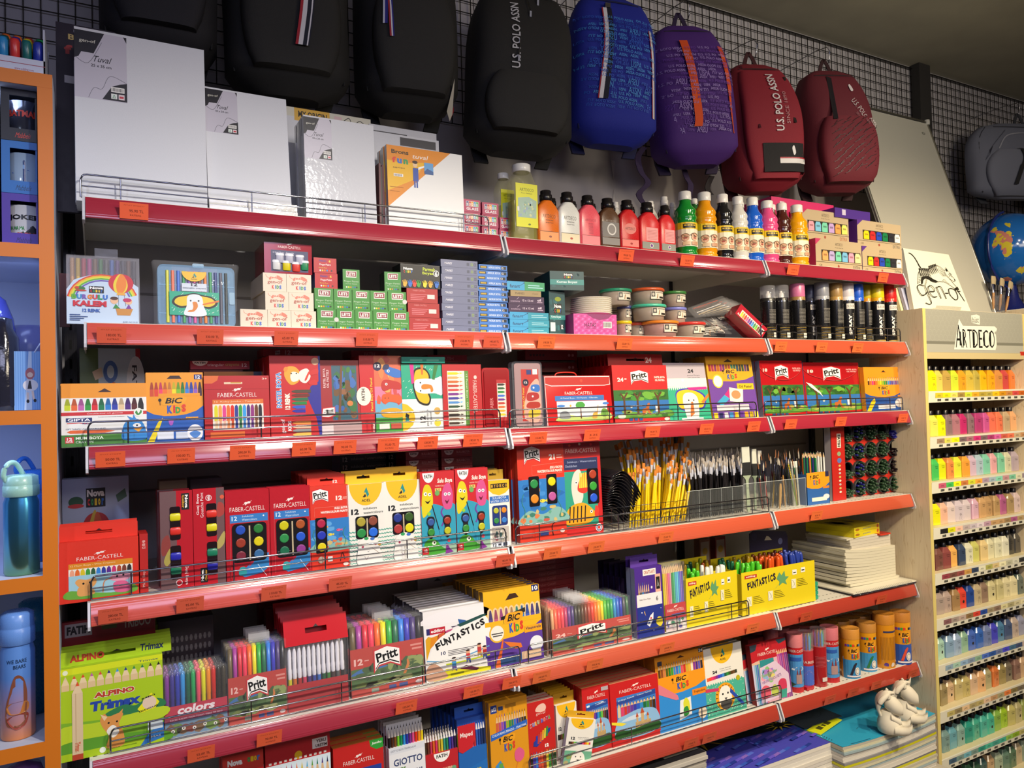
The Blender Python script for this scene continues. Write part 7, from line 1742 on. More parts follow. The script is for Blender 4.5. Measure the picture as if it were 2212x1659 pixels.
# open yellow boxes of markers
def fbox(label,xl,xr,yt,Y,z0,ang=0,depth=.14,bottom=None):
 X,W,H=fit(xl,xr,yt,z0,Y)
 t=empty('marker_display_box',label,'display box',(X,Y,z0),'open yellow marker boxes',rot=(0,0,0))
 b=B()
 c=('dcc81c','card')
 b.box(0,W,0,.002,0,H,c)
 b.art(W,H,[('R',.04,.84,.2,.92,'b8382a'),('T','edding',.12,.88,.12,.05,'f0e8d8',.02)]+[('T',a,.09+.038*i,.66+.012*i+(.015 if i%2 else 0),.012 if a=='I' else .034,.17,'1c1830',.05,0,8)for i,a in enumerate('FUNTASTICS')]+
[('P','5f9a6a',.46,.72,.5,.86,.53,.78,.57,.88,.58,.74,.63,.72,.58,.64,.6,.54,.54,.6,.49,.54,.5,.64)]+[('L','5f9a6a',.0007,.44,.5,.5,.6)]+[('R',.68,.74,.74,.86,'e8e8e0'),('R',.8,.76,.86,.88,'e8e8e0'),('R',.69,.78,.73,.8,BK),('R',.81,.8,.85,.83,BK)]+
[('G',u,v,u+.24,v+.22,[('R',0,0,.26,1,'e8e4c8'),('L','2a2418',.0008,.03,.1,.2,.5,.05,.9),('L','2a2418',.0008,.22,.1,.1,.8)]+[('R',.34,.16+.18*j,.95-.06*j,.2+.18*j,'5a5220')for j in range(5)])for u,v in((.06,.2),(.34,.24),(.66,.42))],0)
 b.box(0,.0015,.002,depth,0,H*.96,c)
 b.box(W-.0015,W,.002,depth,0,H*.96,c)
 b.box(0,W,depth,depth+.0015,0,H*1.15,c)
 b.box(0,W,.002,depth,0,.002,c)
 b.box(0,W,depth/2,depth/2+.001,0,H*.92,c)
 b.build('box_walls',t)
 return X,W,H
z5m=zs(5,1.6)
X1,W1,H1=fbox('yellow open display box of markers with zigzag lettering, left of two',1483,1594,1250,.028,z5m)
X2,W2,H2=fbox('larger yellow open display box of markers, right of two',1603,1762,1238,.022,z5m)
mk={}
mn={'e4e4de':'white','4fbf2a':'green','d8561c':'orange','2a3f98':'blue','8a9a1c':'olive','1f6a48':'dark green','9a4a1c':'brown','a88a1c':'mustard','6a2420':'dark red'}
cnt={}
def marker(x,y,c,top,tilt,bx):
 if c not in mk:
  b=B()
  b.lathe([(.0062,0),(.0062,.075),(.0068,.076),(.0068,.118),(.0055,.124),(.0045,.125),(.0001,.125)],(c,'plast'),10)
  o=mk[c]=b.build('marker')
 else:
  o=copy_tree(mk[c])
 o.location=(x,y,z5m+.003+top)
 o.rotation_euler=tilt
 n=mn[c]
 tag(o,'%s capped marker standing in the %s yellow display box'%(n,bx),'marker','%s markers in the %s yellow display box'%(n,bx))
rd=random.Random(12)
for k in range(9):
 marker(X1+W1*(.42+.5*(k%5)/5)+.002*(k//5),.042+.016*(k//5),'e4e4de',H1-.112+rd.uniform(.0,.008),(R_(rd.uniform(-8,2)),R_(rd.uniform(-2,10)),0),'left')
for k in range(6):
 marker(X1+W1*(.1+.3*(k%3)/3),.042+.018*(k//3),'4fbf2a',H1-.117+rd.uniform(0,.01),(R_(rd.uniform(-8,2)),R_(rd.uniform(-2,8)),0),'left')
for k in range(14):
 marker(X1+W1*(.06+.88*(k%7)/7),.115+.02*(k//7),('8a9a1c','9a4a1c','a88a1c','1f6a48')[k%4],H1-.112+rd.uniform(0,.01),(R_(rd.uniform(-8,2)),R_(rd.uniform(-5,8)),0),'left')
for k in range(15):
 marker(X2+W2*(.05+.28*(k%5)/5),.036+.017*(k//5),'4fbf2a',H2-.112+rd.uniform(0,.008),(R_(rd.uniform(-8,2)),R_(rd.uniform(0,14)),0),'right')
for k in range(15):
 marker(X2+W2*(.4+.26*(k%5)/5),.036+.017*(k//5),'d8561c',H2-.108+rd.uniform(0,.014),(R_(rd.uniform(-8,2)),R_(rd.uniform(-4,6)),0),'right')
for k in range(15):
 marker(X2+W2*(.7+.26*(k%5)/5),.036+.017*(k//5),'2a3f98',H2-.104+rd.uniform(0,.014),(R_(rd.uniform(-8,2)),R_(rd.uniform(-8,4)),0),'right')
for k in range(24):
 marker(X2+W2*(.05+.9*(k%12)/12),.112+.02*(k//12),('1f6a48','a88a1c','9a4a1c','6a2420')[(k%12)//3],H2-.112+rd.uniform(0,.01),(R_(rd.uniform(-8,2)),R_(rd.uniform(-5,6)),0),'right')
 # dark rear box card, small red boxes, teal lids
b=B();q=[(0,0),(.2,0),(.2,.11),(.19,.13),(.02,.15),(0,.14)]
b.prism(q,0,.002,('241c48','card'));b.art(.2,.15,[('P','d8d0c0',.38,.72,.58,.7,.5,.8,.44,.82),('C',.8,.64,.06,'6a70a8'),('C',.12,.84,.07,'2f285a')])
p=at(1623,1290,.24)
b.build('display_card',loc=(p.x,.24,z5m+.07),label='dark blue display card with hanging hole at the back of the marker boxes',cat='display card')
b=B();b.box(0,.2,.003,.05,0,.069,('4a2a24','card'));b.build('carton_pile',loc=(p.x,.237,z5m),label='dark carton under the dark blue display card',cat='carton')
for k in range(2):
 b=B();b.box(0,.05,0,.03,0,.2,(('8a5a44','card'),('8a2a28','card'))[k]);b.art(.05,.2,[('R',.1,.6,.9,.95,'b0a090'),('C',.5,.78,.25,'b8963a'),('R',.1,.1,.9,.5,'8a2a28')])
 b.build('small_carton',loc=(at(1512+34*k,1200,.3).x,.3,z5m),label='small dim carton standing at the back behind the marker boxes, %s one'%('left','right')[k],cat='carton',group='small dim cartons')
for k in range(4):
 b=B();b.rbox(0,.02,0,.1,0,.014,.003,('2f9a7a','plast'));b.build('plastic_tray',loc=(X2+W2+.004,.03,z5m+.001+.0155*k),label='teal plastic tray beside the right marker box, %s in its small stack'%ORD[k],cat='tray',group='teal trays stacked beside the marker box')
 # stack of pads in the right bay
z5r=zs(5,2.3)
zz=z5r+.001
XL=at(1742,1230,.3).x
rd=random.Random(3)
pads=[]
for k in range(2):
 pads.append((.36,.30,.0045,('2a2838','d8d4c4')[k%2],-.02))
for k in range(12):
 pads.append((.285,.24,.010,'cfcab6',.03))
for k in range(4):
 pads.append((.23,.2,.010,'c8c2b4',.06))
XW=BX[3]
for k,(w_,d_,h_,c,off)in enumerate(pads):
 b=B()
 w_+=rd.uniform(-.006,.006)
 n=8
 sag=.012 if 1<k<14 else .004
 rings=[]
 for i in range(n+1):
  u=i/n
  s_=sag*((2*u-1)**2)if False else 0
  x=u*w_
  zc=.014*(1-u)**3*min(1,k/8)*(k<14)
  rings.append([(x,0,zc),(x,d_,zc),(x,d_,zc+h_),(x,0,zc+h_)])
 b.loft(rings,(c,'card'),True,False)
 if k<2:
  for i in range(34):
   x=.02+i*(w_-.04)/34
   b.tube([(x,-.003,.001),(x,.003,.004+h_),(x+.002,.006,h_)],.0006,('e0e0e0','metal'),4)
 b.build('drawing_pad',loc=(XW-.012-w_-(.02 if k>2 else-.0)-off*.3,-.012 if k<2 else .035+off*.4,zz),label='white drawing pad, %s from the bottom of the pad stack in the right bay'%(ORD[k]),cat='drawing pad',group='stacked drawing pads in the right bay')
 zz+=h_+.0006
zt=zz+.018*.0
b=B();b.box(0,.06,0,.08,0,.006,('c8301c','gloss'));b.build('card_pack',loc=(XW-.12,.05,zz+.0005),label='small glossy red pack on the pad stack, under the yellow cartons',cat='pack')
for k in range(2):
 b=B();b.box(0,.175,0,.2,0,.018,('d8c81c','card'),('c8b81c','card'));b.art(.175,.018,[('E',.12,.5,.08,.25,'a8701c'),('T','plastilin',.5,.5,.3,.3,'2f6a9a',.01),('C',.93,.5,.04,'b8502a')])
 b.M=Matrix.Translation((0,0,.0181))@Matrix.Rotation(R_(-90),4,'X');b.art(.175,.2,blobs(.1,.1,.9,.9,['8a7a1c','5a5a2a','a8901c'],8,5,(.06,.14),1.4))if k else None;b.M=None
 b.build('dough_carton',loc=(XW-.262,.055,zz+.0065+.0185*k),rot=(0,0,R_(7)),label='flat yellow carton with bulging corners on the pad stack, %s of two'%('lower','upper')[k],cat='dough carton',group='flat yellow cartons on the pad stack')
for dx in(0,):
 b=B();b.box(0,.175,0,.17,0,.0058,('cfcab6','card'));b.build('drawing_pad',loc=(XW-.3,.06,zz+.0003),label='smaller white pad directly under the flat yellow cartons',cat='drawing pad')
 # ================================================================ ROW 6
z6=.525
# left bay of the lowest shelf (only tops of its cartons reach into the picture)
ZR[6]=(.523,.523,.523)
bot=lambda o:None
carton('pencil_carton','red carton top with white bubble lettering at the bottom edge, leftmost','pencil carton',482,571,1638,6,.03,.02,'c82a2a',[('R',0,.84,1,1,'d0392e'),('T','Nova',.3,.93,.36,.06,WH,.06)]+[('T',a,.56+.08*i,.93,.07,.05,c,.05)for i,(a,c)in enumerate((('C','d8342a'),('o','2f9a48'),('l','e8c21c'),('o','e8c21c'),('r','2f6fc8')))],lean=3,back=2,blabel='red carton filed behind the bubble lettering one',ymid=1650)
yr=[('R',0,.8,1,1,'b81e24'),('R',.72,.86,.96,.96,'e0d8d4'),('T','YERLI',.86,.93,.16,.03,'3a1418',.03),('T','URETIM',.86,.885,.18,.03,'3a1418',.03),('C',.5,.84,.06,'e8b81c'),('RS',[(.05+.077*i,.8,.09+.077*i,.82,'f0e8e0')for i in range(12)]),('R',0,.5,1,.79,'d8e8f0')]+pens(.03,.99,.5,.77,['d8d030','e8a040','e0507a','c83a2a','a83a8a','e8702a','d8c01c','5ab0d8','5aa03a','1f7a5a','4a2a7a','1f1c4a'],'pencil',.7,.12)
carton('pencil_carton','red carton with a row of pencil points and small white origin label','pencil carton',575,716,1611,6,.03,.02,'b81e24',yr,tab=None,lean=3,back=1,blabel='red carton behind the white origin label one',ymid=1640)
carton('pencil_carton','red carton with a green round badge at its top right corner','pencil carton',722,831,1618,6,.03,.022,'c0221f',[('P','2f9a3a',.72,1,.74,.92,.86,.87,1,.88,1,1),('T','Jumbo',.87,.95,.2,.04,'f0f4e8',.02,.2),('R',.2,0,.95,.68,'24409a')]+faber(.5,.78,.62,.05)+[('T','Jumbo Boya',.4,.6,.36,.04,'c8d4f0')],lean=3,top='d8803a',back=2,blabel='red carton behind the green badge one',ymid=1650)
def trip(label,xl,xr,yt,Y,boxh,bodyc,arts,pcols,n_back=2,bl='',cols2='e8e4e0',name='pencil_pack',bandh=.6,lean=4,plate=None):
 z0=ZR[6][0]if at(xl,1500,Y).x<1 else ZR[6][1]
 X,W,H=fit(xl,xr,yt,z0,Y,0,R_(lean),yt+60)
 t=empty(name,label,'pencil pack',(X,Y,z0),rot=(R_(-lean),0,0))
 n=len(pcols)
 for i,c in enumerate(pcols):
  x=W*(i+.5)/n
  r=W/n*.44
  b=B();b.lathe([(r,H*.3),(r,H*.86)],(c,'plast'),6,x,.007);b.lathe([(r,H*.86),(r*.35,H*.95)],(cols2,'card'),6,x,.007);b.lathe([(r*.35,H*.95),(.0002,H*.985)],('2a2424','plast'),6,x,.007)
  b.build('pencil',t)
 b=B();b.box(0,W,0,.014,0,H*bandh,(bodyc,'card'));b.art(W,H*bandh,arts);b.build('carton',t)
 if plate:
  b=B();b.box(0,W,.0145,.016,0,H,(plate,'card'));b.build('back_card',t)
 for k in range(1,n_back+1):
  copy_tree(t,(X-.001*k,Y+.018*k,z0),None,bl,bl)
 return t
gio=[('R',0,.9,1,1,'d8dce4'),('T','GIOTTO ELIOS TRIANGULAR',.4,.95,.7,.03,'2a3a5a'),('T','GIOTTO',.52,.76,.8,.11,'2a3a6a',.02),('T','ELIOS',.28,.65,.34,.05,'5a8a3a',.04),('T','TRIANGULAR',.64,.58,.56,.05,'2a3a6a',.02),('C',.24,.36,.16,'d8b83a'),('C',.24,.36,.12,'e8d85a')]+pens(.46,.98,.0,.42,['c83a3a','8a3a8a','3a4aa8','3a8ad0','e0702a'],'crayon',.4)
trip('white pencil pack with blue lettering and white-pointed pencils, front of its file',843,921,1569,.03,.2,'e4e6ea',gio,RBW[::-1],3,'white-boxed pencil pack filed behind the blue-lettered one',bandh=.74,plate='dcdee4')
fk=fatih(.5,.99,.5,.2)+[('T','BOYA KALEMI',.5,.62,.6,.07,'e8c0a0',.04),('T','COLOURED PENCILS',.5,.53,.6,.04,'f0e0d8',.03),('C',.86,.6,.07,'6aa07a')]+pens(.08,.95,.0,.4,['c83a5a','b83a3a','3a8ab8','5ab0d8','d8c83a','3a9a5a','1f5a8a','2a2a6a'],'round',.4)+[('S','3a7ac8',.3,-.02,.36,.2,.5,.26,.7,.24,.8,-.02)]
trip('red pencil carton with white half-moon badge, between white and blue packs',922,992,1585,.03,.2,'b8222a',fk,['4a3a2a','6a3a2a','c83a5a','e06a2a','d83a6a','c8a83a','d8c83a','3a9a8a','2f8a5a','3a4ab8','5a3a8a','3a2a4a'],2,'pencil carton behind the half-moon badge one',bandh=.68)
mp=[('P','1f6ab8',0,0,1,0,1,.66,.5,.56,0,.5),('T','12',.12,.4,.13,.1,'f0e8e8',.04),('T','COLOR',.55,.42,.5,.15,'d8c02a',.06),('T','PEPS',.6,.2,.44,.14,'5ac02a',.06),('C',.3,1.05,.01,'c8202a')]
o=trip('blue pencil pack with bubbly green and orange lettering and red corner',993,1054,1566,.03,.2,'1f62b0',mp,['e8d83a','2f9a3a','3a6a2a','5ab03a','e0a02a','d8402a','e8608a','c83a3a','3a6ac8','2a4a9a','2a3a6a','1f2a4a'],0,'',bandh=.62)
W_=max(v.co.x for v in o.children[-1].data.vertices)
b=B();b.art(W_,.17,[('P','c4222c',0,.62,.14,.58,.5,.64,.62,.8,.62,1.0,0,1.0),('T','Maped',.3,.84,.44,.09,'f0e4e0',.02)],-.001);b.build('paper_insert',o)
for k in range(7):
 carton('pencil_carton','blue pencil carton with hanging flap in the file behind the bubbly lettering, %s from front'%ORD[k],'pencil carton',990-9*k,1052-9*k,1532-6*k,6,.055+.02*k,.014,'2a5ac0',tab=(.14,'2f62c8' if k==0 else '1f3a80'),lean=3,group='file of blue cartons')
bk12=[('R',.04,.86,.2,.96,'1f3a8a'),('T','x12',.12,.91,.12,.05,WH,.03),('R',.24,.88,.36,.93,'2a3a6a'),('R',.42,.89,.7,.94,'9a6a14')]+pens(.16,.96,.6,.84,['c85a3a','b84a6a','8a4ab8','4a3aa8','8ab03a','2f8a3a','1f7a6a','2f6fd0','2a3aa8','4a4a5a','3a3a3a','2a2a2a'],'pencil',.45,.15)+[('P','2a62c0',.02,.52,.98,.62,.98,.69,.02,.6),('T','COLOURING PENCILS - CRAYONS',.5,.605,.9,.03,'d8e4f4',.02,0,6)]+bic(.22,.34,.7,.56)+[('P','3a8ac8',.1,.2,.24,.26,.36,.12,.2,.1),('P','5aa04a',.2,.22,.3,.22,.28,0,.18,0),('S','d85a8a',.62,.22,.62,.32,.74,.36,.86,.3,.84,.22,.72,.18),('LS','d8702a',.002,.7,.2,.64,.1,.72,0)]
o=carton('pencil_carton','golden yellow pencil carton marked x12 with a blue band and a bird','pencil carton',1060,1143,1519,6,.03,.015,'d8941c',bk12,lean=3,back=8,blabel='golden yellow carton in the file behind the x12 one',bgroup='file of golden yellow cartons',ymid=1560)
kb=[('S','e8c0b0',.3,.86,.4,.93,.6,.95,.7,.9,.66,.84,.5,.83),('T','gen-of',.5,.81,.36,.05,'e8c8c0',.0)]+[('T',a,.12+.09*i+(.05 if i>3 else 0),.66+.01*i,.085,.06,WH,.09)for i,a in enumerate('KURUBOYA')]+[('T',a,.12+.09*i+(.05 if i>3 else 0),.66+.01*i,.075,.055,c,.04)for i,(a,c)in enumerate(zip('KURUBOYA',('d8342a','2f6fc8','e8a01c','2f9a48','3a3ab8','d8342a','8a3a9a','2f9a48')))]+[('P','2a3a90',.16,.36,.3,.34,.8,.52,.84,.58,.7,.56,.18,.42),('PS',[(c,[(.24+.08*i,.36+.02*i),(.31+.08*i,.36+.02*i),(.34+.08*i,.5+.02*i),(.28+.08*i,.5+.02*i)])for i,c in enumerate(('2a3aa8','b83a3a','d85a2a','e0a02a','d8c82a','2f8a3a'))]),('T','12',.66,.33,.14,.05,WH,.06)]+pens(.02,1.0,-.0,.28,['2a2a2a','3a3aa8','2f6fc8','c8443a','d8502a','8a3a2a','e8d83a','3a8a3a','1f5a3a','2a4a2a'],'pencil',.3)
carton('pencil_carton','red pencil carton with multicoloured bubble words and fan of pencils','pencil carton',1143,1201,1519,6,.03,.015,'c0221f',kb,lean=3,back=2,blabel='red carton behind the fan of pencils one',top='e0b8a8',ymid=1580)
al=adel(.5,.999,.9,.26,'26302a')+[('T','12',.16,.56,.14,.07,'1a1c22',.05),('T','boya kalemi',.6,.58,.5,.025,'2a2c34'),('RS',[(.04+.075*i,.36,.11+.075*i,.46,c)for i,c in enumerate(RBW[::-1])])]+[('S','b89a5a',.2,.0,.2,.2,.5,.28,.8,.2,.8,.0)]
carton('pencil_carton','white and yellow pencil carton with flap, upright behind the leaning one','pencil carton',1204,1249,1502,6,.05,.014,'e4e2d8',al,tab=(.16,'c8981c'),lean=3,back=9,blabel='yellow-topped carton in the file behind the white and yellow one',bgroup='file of yellow-topped cartons',ymid=1560)
al2=adel(.5,.999,.84,.22)+[('T','12',.24,.58,.15,.06,'1a1c22',.05),('T','boya kalemi',.62,.6,.4,.022,'2a2c34'),('T','colour pencils',.64,.57,.4,.018,'2a2c34'),('RS',[(.1+.062*i,.46,.162+.062*i,.51,c)for i,c in enumerate(RBW[::-1]+['c83a5a'])])]+elephant(0,0,.0,.0)[:0]+[('R',0,0,1,.32,'6aa88a')]+blobs(0,0,1,.32,['8a9a5a','5a8a7a','a8a070'],12,3,(.05,.1),.6)+[('S','e8e4dc',.28,.02,.3,.24,.5,.32,.72,.24,.74,.02),('C',.42,.2,.02,BK),('C',.6,.2,.02,BK),('P',BK,.46,.14,.56,.14,.51,.1)]
X,W,H=fit(1202,1255,1530,ZR[6][1],.02)
o=carton('pencil_carton','white pencil carton leaning askew in front of the castle carton','pencil carton',1214,1272,1538,6,.016,.014,'e4e2da',al2,tab=(.12,'c8981c'),lean=4,sidec='b0b4c8',ymid=1600)
o.rotation_euler=(R_(-5),R_(14),R_(-4))
cas=lambda n,u:faber(.52,.84,.66,.05)+[('R',.12,.1,.93,.76,'3a78c8'),('P','2a4a98',.12,.7,.93,.76,.93,.68,.12,.64),('T',n,.5,.72,.7,.03,'d8e8f8',.01,0,3)]+pens(.13,.92,.44,.66,['d8c8a0','d8406a','c8342a','a83a6a','6a3a9a','3a3aa8','2a5ac8','2f8ac8','1f6a3a','3a8a3a','6a4a24','3a2a18']if u else RBW,'pencil',.3,.1)+[('S','8ab8e0',.12,.1,.12,.4,.3,.46,.6,.5,.93,.42,.93,.1),('S','c8d8e8',.2,.36,.4,.42,.7,.42,.6,.36),('R',.48,.2,.8,.3,'b89a6a'),('P','c8a878',.5,.28,.5,.38,.54,.38,.54,.28),('P','b8502a',.49,.38,.52,.46,.55,.38),('R',.6,.28,.66,.42,'c8a878'),('P','b8502a',.585,.42,.63,.52,.675,.42),('R',.72,.28,.76,.36,'c8a878'),('P','b8502a',.71,.36,.74,.42,.77,.36),('S','2a5a2a',.12,.1,.12,.24,.4,.2,.93,.24,.93,.1),('P','e8d83a',0,.36,.2,.3,.3,.32,.18,.36,0,.4)]
carton('pencil_carton','red carton with a castle picture and small grey corner label','pencil carton',1262,1321,1487,6,.034,.018,'c41e20',cas('12',0)+[('R',.7,.9,.96,.96,'b0a8b0')],lean=3,back=8,blabel='red castle carton filed behind the grey-label one',bgroup='file of red castle cartons, left',top='d88a5a',ymid=1560)
carton('pencil_carton','wider red carton of twenty-four pencils with a castle picture','pencil carton',1322,1427,1478,6,.03,.018,'c41e20',cas('24 Boya Kalemi - Colour Pencils',1),lean=3,back=7,blabel='wide red castle carton in the file behind the twenty-four one',bgroup='file of wide red castle cartons',top='d88a6a',ymid=1540)
bt=[('R',0,0,1,1,'e8961c'),('R',.05,.88,.14,.94,'3a3a4a'),('R',.9,.94,.99,1,'2a2a3a'),('T','24',.945,.97,.08,.04,WH,.02),('P','4a2410',.44,.93,.6,.93,.52,.965)]+pens(.05,.97,.72,.9,['5a3a1c','8a4a24','c87a4a','4a5a1c','1f7a2a','2f9a3a','3a8ac8','2f6fd0','2fa0c8','d8506a','c8342a','c8a83a','e0b03a','e8e0c8','8a3a9a','4a2a8a','5a5ab8','2a2a3a'],'pencil',.4,.15)+[('P','2f8ad8',0,.54,.1,.5,.3,.47,.5,.47,.8,.5,1,.56,1,0,0,0)]+bic(.3,.5,.7,.7)+[('P','d87a8a',0,.6,.05,.64,.4,.44,.42,.38,.36,.38,0,.52),('R',.7,.38,1,.46,'e8881c'),('T','Tropicolors',.85,.42,.24,.04,'3a1a10',.02,.2),('P','e4e8ec',.4,.1,.66,.14,.66,.38,.44,.36),('S','d8d83a',.52,.2,.5,.32,.56,.38,.62,.32,.62,.2),('S','2f8a3a',.5,.14,.5,.24,.58,.26,.6,.16),('C',.88,.12,.09,'e8d8c0')]
carton('pencil_carton','orange and blue carton of twenty-four pencils with a parrot, lowest shelf','pencil carton',1424,1530,1420,6,.03,.016,'e8961c',bt,lean=5,back=8,blabel='orange carton in the file behind the parrot one',bgroup='file of orange cartons behind the parrot one',sidec='b87a1c',ymid=1500)
rdq=random.Random(9)
a24=adel(.5,1.0,.58,.26)+[('T','24',.27,.64,.12,.045,'1a1c22',.05),('T','boya kalemi',.54,.665,.28,.02,'2a2c34'),('T','colour pencils',.54,.635,.28,.018,'2a2c34'),('RS',[(.06+.055*i,.53+.002*i,.115+.055*i,.58+.002*i,c)for i,c in enumerate(['e8603a','e84a2a','e83a6a','c8306a','8a2a8a','4a3ac8','2a5ac8','3a8ad8','1f5a4a','2f8a3a','3a5a2a','5a3a1c','6a4a2a','3a3a2a'])]),('R',0,.0,1,.46,'4ab098'),('PS',[(WH,[(x,y),(x+.012,y+.012),(x+.02,y+.004)])for x,y in[(rdq.uniform(.02,.96),rdq.uniform(.02,.44))for _ in range(120)]]),('PS',[('4ab098',[(.06*i,.46),(.06*i+.03,.49),(.06*i+.06,.46)])for i in range(16)]),
('C',.48,.26,.25,'e8a01c'),('PS',[(BK,[(.48+.18*math.cos(.35*k),.26+.13*math.sin(.35*k)),(.48+.235*math.cos(.35*k+.05),.26+.17*math.sin(.35*k+.05)),(.48+.235*math.cos(.35*k-.05),.26+.17*math.sin(.35*k-.05))])for k in range(18)]),('S','f0ece4',.36,.14,.32,.28,.4,.4,.56,.4,.64,.28,.6,.14),('S','4a4a4a',.36,.12,.38,.2,.6,.2,.62,.12,.5,.06),('C',.42,.3,.02,BK),('C',.55,.3,.02,BK),('P','5a5a5a',.45,.24,.53,.24,.49,.2),('P','c83a6a',.0,.38,.32,.36,.34,.4,0,.43),('P','2a4ab0',.62,.36,.96,.08,.9,.06,.6,.3),('C',.84,.48,.05,'b8b01c')]
carton('pencil_carton','white carton of twenty-four pencils with a lion on green, beside the parrot carton','pencil carton',1527,1612,1402,6,.03,.016,'e6e4dc',a24,lean=5,back=4,blabel='yellow-topped white carton in the file behind the lion',bgroup='file of cartons behind the lion',top='8a8a8a',ymid=1480)
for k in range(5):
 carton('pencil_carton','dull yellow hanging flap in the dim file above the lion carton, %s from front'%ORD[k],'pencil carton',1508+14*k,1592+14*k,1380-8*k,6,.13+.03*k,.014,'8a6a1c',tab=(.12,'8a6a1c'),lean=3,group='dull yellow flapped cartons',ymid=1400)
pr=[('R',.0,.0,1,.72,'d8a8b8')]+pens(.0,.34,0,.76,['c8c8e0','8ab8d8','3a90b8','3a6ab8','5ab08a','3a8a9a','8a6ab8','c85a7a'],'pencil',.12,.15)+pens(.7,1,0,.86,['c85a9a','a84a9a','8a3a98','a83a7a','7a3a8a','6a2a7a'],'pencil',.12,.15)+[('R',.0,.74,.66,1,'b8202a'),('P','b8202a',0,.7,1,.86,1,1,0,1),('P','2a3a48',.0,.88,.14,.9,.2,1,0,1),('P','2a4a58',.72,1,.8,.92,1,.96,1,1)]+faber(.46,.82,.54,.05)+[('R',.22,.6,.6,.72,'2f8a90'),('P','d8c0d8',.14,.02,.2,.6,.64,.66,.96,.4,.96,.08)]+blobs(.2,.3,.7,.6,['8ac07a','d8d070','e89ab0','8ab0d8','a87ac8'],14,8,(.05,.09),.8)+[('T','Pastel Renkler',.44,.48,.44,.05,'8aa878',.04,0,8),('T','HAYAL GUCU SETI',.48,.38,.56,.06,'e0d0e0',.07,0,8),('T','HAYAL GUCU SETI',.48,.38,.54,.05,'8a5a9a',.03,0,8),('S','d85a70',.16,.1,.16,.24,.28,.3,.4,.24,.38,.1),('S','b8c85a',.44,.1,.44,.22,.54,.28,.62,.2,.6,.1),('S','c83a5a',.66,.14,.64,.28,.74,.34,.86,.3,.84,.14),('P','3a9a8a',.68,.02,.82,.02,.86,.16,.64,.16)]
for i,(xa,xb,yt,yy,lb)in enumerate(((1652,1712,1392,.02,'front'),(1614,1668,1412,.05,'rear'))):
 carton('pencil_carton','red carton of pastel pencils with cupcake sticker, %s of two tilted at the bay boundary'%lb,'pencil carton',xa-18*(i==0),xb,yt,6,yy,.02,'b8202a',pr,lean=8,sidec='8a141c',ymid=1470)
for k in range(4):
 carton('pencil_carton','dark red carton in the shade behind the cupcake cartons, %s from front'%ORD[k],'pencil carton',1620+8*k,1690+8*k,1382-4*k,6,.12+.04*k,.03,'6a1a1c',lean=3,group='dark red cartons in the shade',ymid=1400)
 # right bay, tubes of pencils
def tube(label,px,w_px,yt,Y,capc,bodyc,arts,group,capf='plast',clear=False,band=.78,ang=-118,col2=None,X=None):
 z0=ZR[6][2]
 p=at(px,1500,Y)
 R=abs(at(px+w_px/2,1500,Y).x-at(px-w_px/2,1500,Y).x)/2*.87
 H=at(px,yt,Y).z-z0
 p.x=X or min(p.x,2.741-R-.006)
 t=empty('pencil_tin',label,'pencil tube',(p.x,Y,z0),group)
 b=B();hb=H*band
 b.lathe([(R*.99,0),(R,.001),(R,hb)],(bodyc,'gloss'),24)
 A0,A1=R_(ang-75),R_(ang+75)
 b.art(1,1,arts,curve=lambda u,v,d:((R+d)*math.cos(A0+(A1-A0)*u),(R+d)*math.sin(A0+(A1-A0)*u),hb*v),step=1.5e-4)
 b.build('tube_body',t)
 b=B()
 b.lathe([(R*1.02,hb-.001),(R*1.02,H-.001),(R*1.0,H),(R*.96,H-.0015),(.001,H-.002)],(capc,'clear' if clear else capf),24)
 b.build('cap',t)
 if clear:
  for k in range(8):
   a=k*.785
   b=B();c=RBW[k]
   b.lathe([(.0032,hb*.5),(.0032,H*.9),(.0004,H*.97)],(c,'plast'),6,R*.6*math.cos(a),R*.6*math.sin(a));b.build('pencil',t)
 return t
fa=[('R',0,0,1,.84,'4a90d0'),('R',0,0,1,.12,'b8202a'),('T','FABER-CASTELL',.5,.92,.9,.06,'e8dcd8',.0),('R',.1,.7,.7,.78,'2a5ab0'),('S','d8e0ec',.2,.5,.3,.56,.7,.58,.8,.5),('R',.4,.2,.7,.4,'a88a8a'),('P','8a3a3a',.42,.4,.46,.54,.5,.4),('P','8a3a3a',.55,.4,.6,.58,.65,.4),('S','2a4a3a',.0,.12,0,.26,.4,.2,1,.26,1,.12)]
bb=lambda c2,s:[('R',0,0,1,.48,c2),('P',c2,0,.46,1,.46,1,.62,.7,.5,.4,.47,0,.54),('RS',[(.12+.1*i,.82,.2+.1*i,.88,c)for i,c in enumerate(('7a2a8a','2a5ab8','2f9a3a','d8342a','e8a01c','2a2a2a','2f8ad0'))])]+bic(.25,.5,.75,.78)+[('P',s,.3,.1,.4,.1,.6,.4,.54,.42,.46,.36),('C',.6,.2,.1,'e8e4dc'),('C',.6,.2,.07,'4a4a4a'),('C',.6,.2,.06,'e8e4dc'),('R',.2,.05,.9,.09,'e0dce4')]
yb=[('RS',[(.2+.05*i,.2,.22+.05*i,.72,'a8701c')for i in range(13)]),('R',.3,.82,.85,.86,'3a3a5a'),('S','5a3a8a',.3,.08,.35,.14,.45,.12,.44,.06),('S','d8d0c8',.55,.06,.6,.14,.7,.12,.66,.06),('C',.85,.1,.05,'3a2a1c')]
gR,gY='red and blue pencil tubes on the lowest shelf','yellow pencil tubes on the lowest shelf'
tube('red and blue pencil tube with pink cap, half behind the cupcake cartons',1720,26,1366,.05,'d07a80','c0222a',fa,gR)
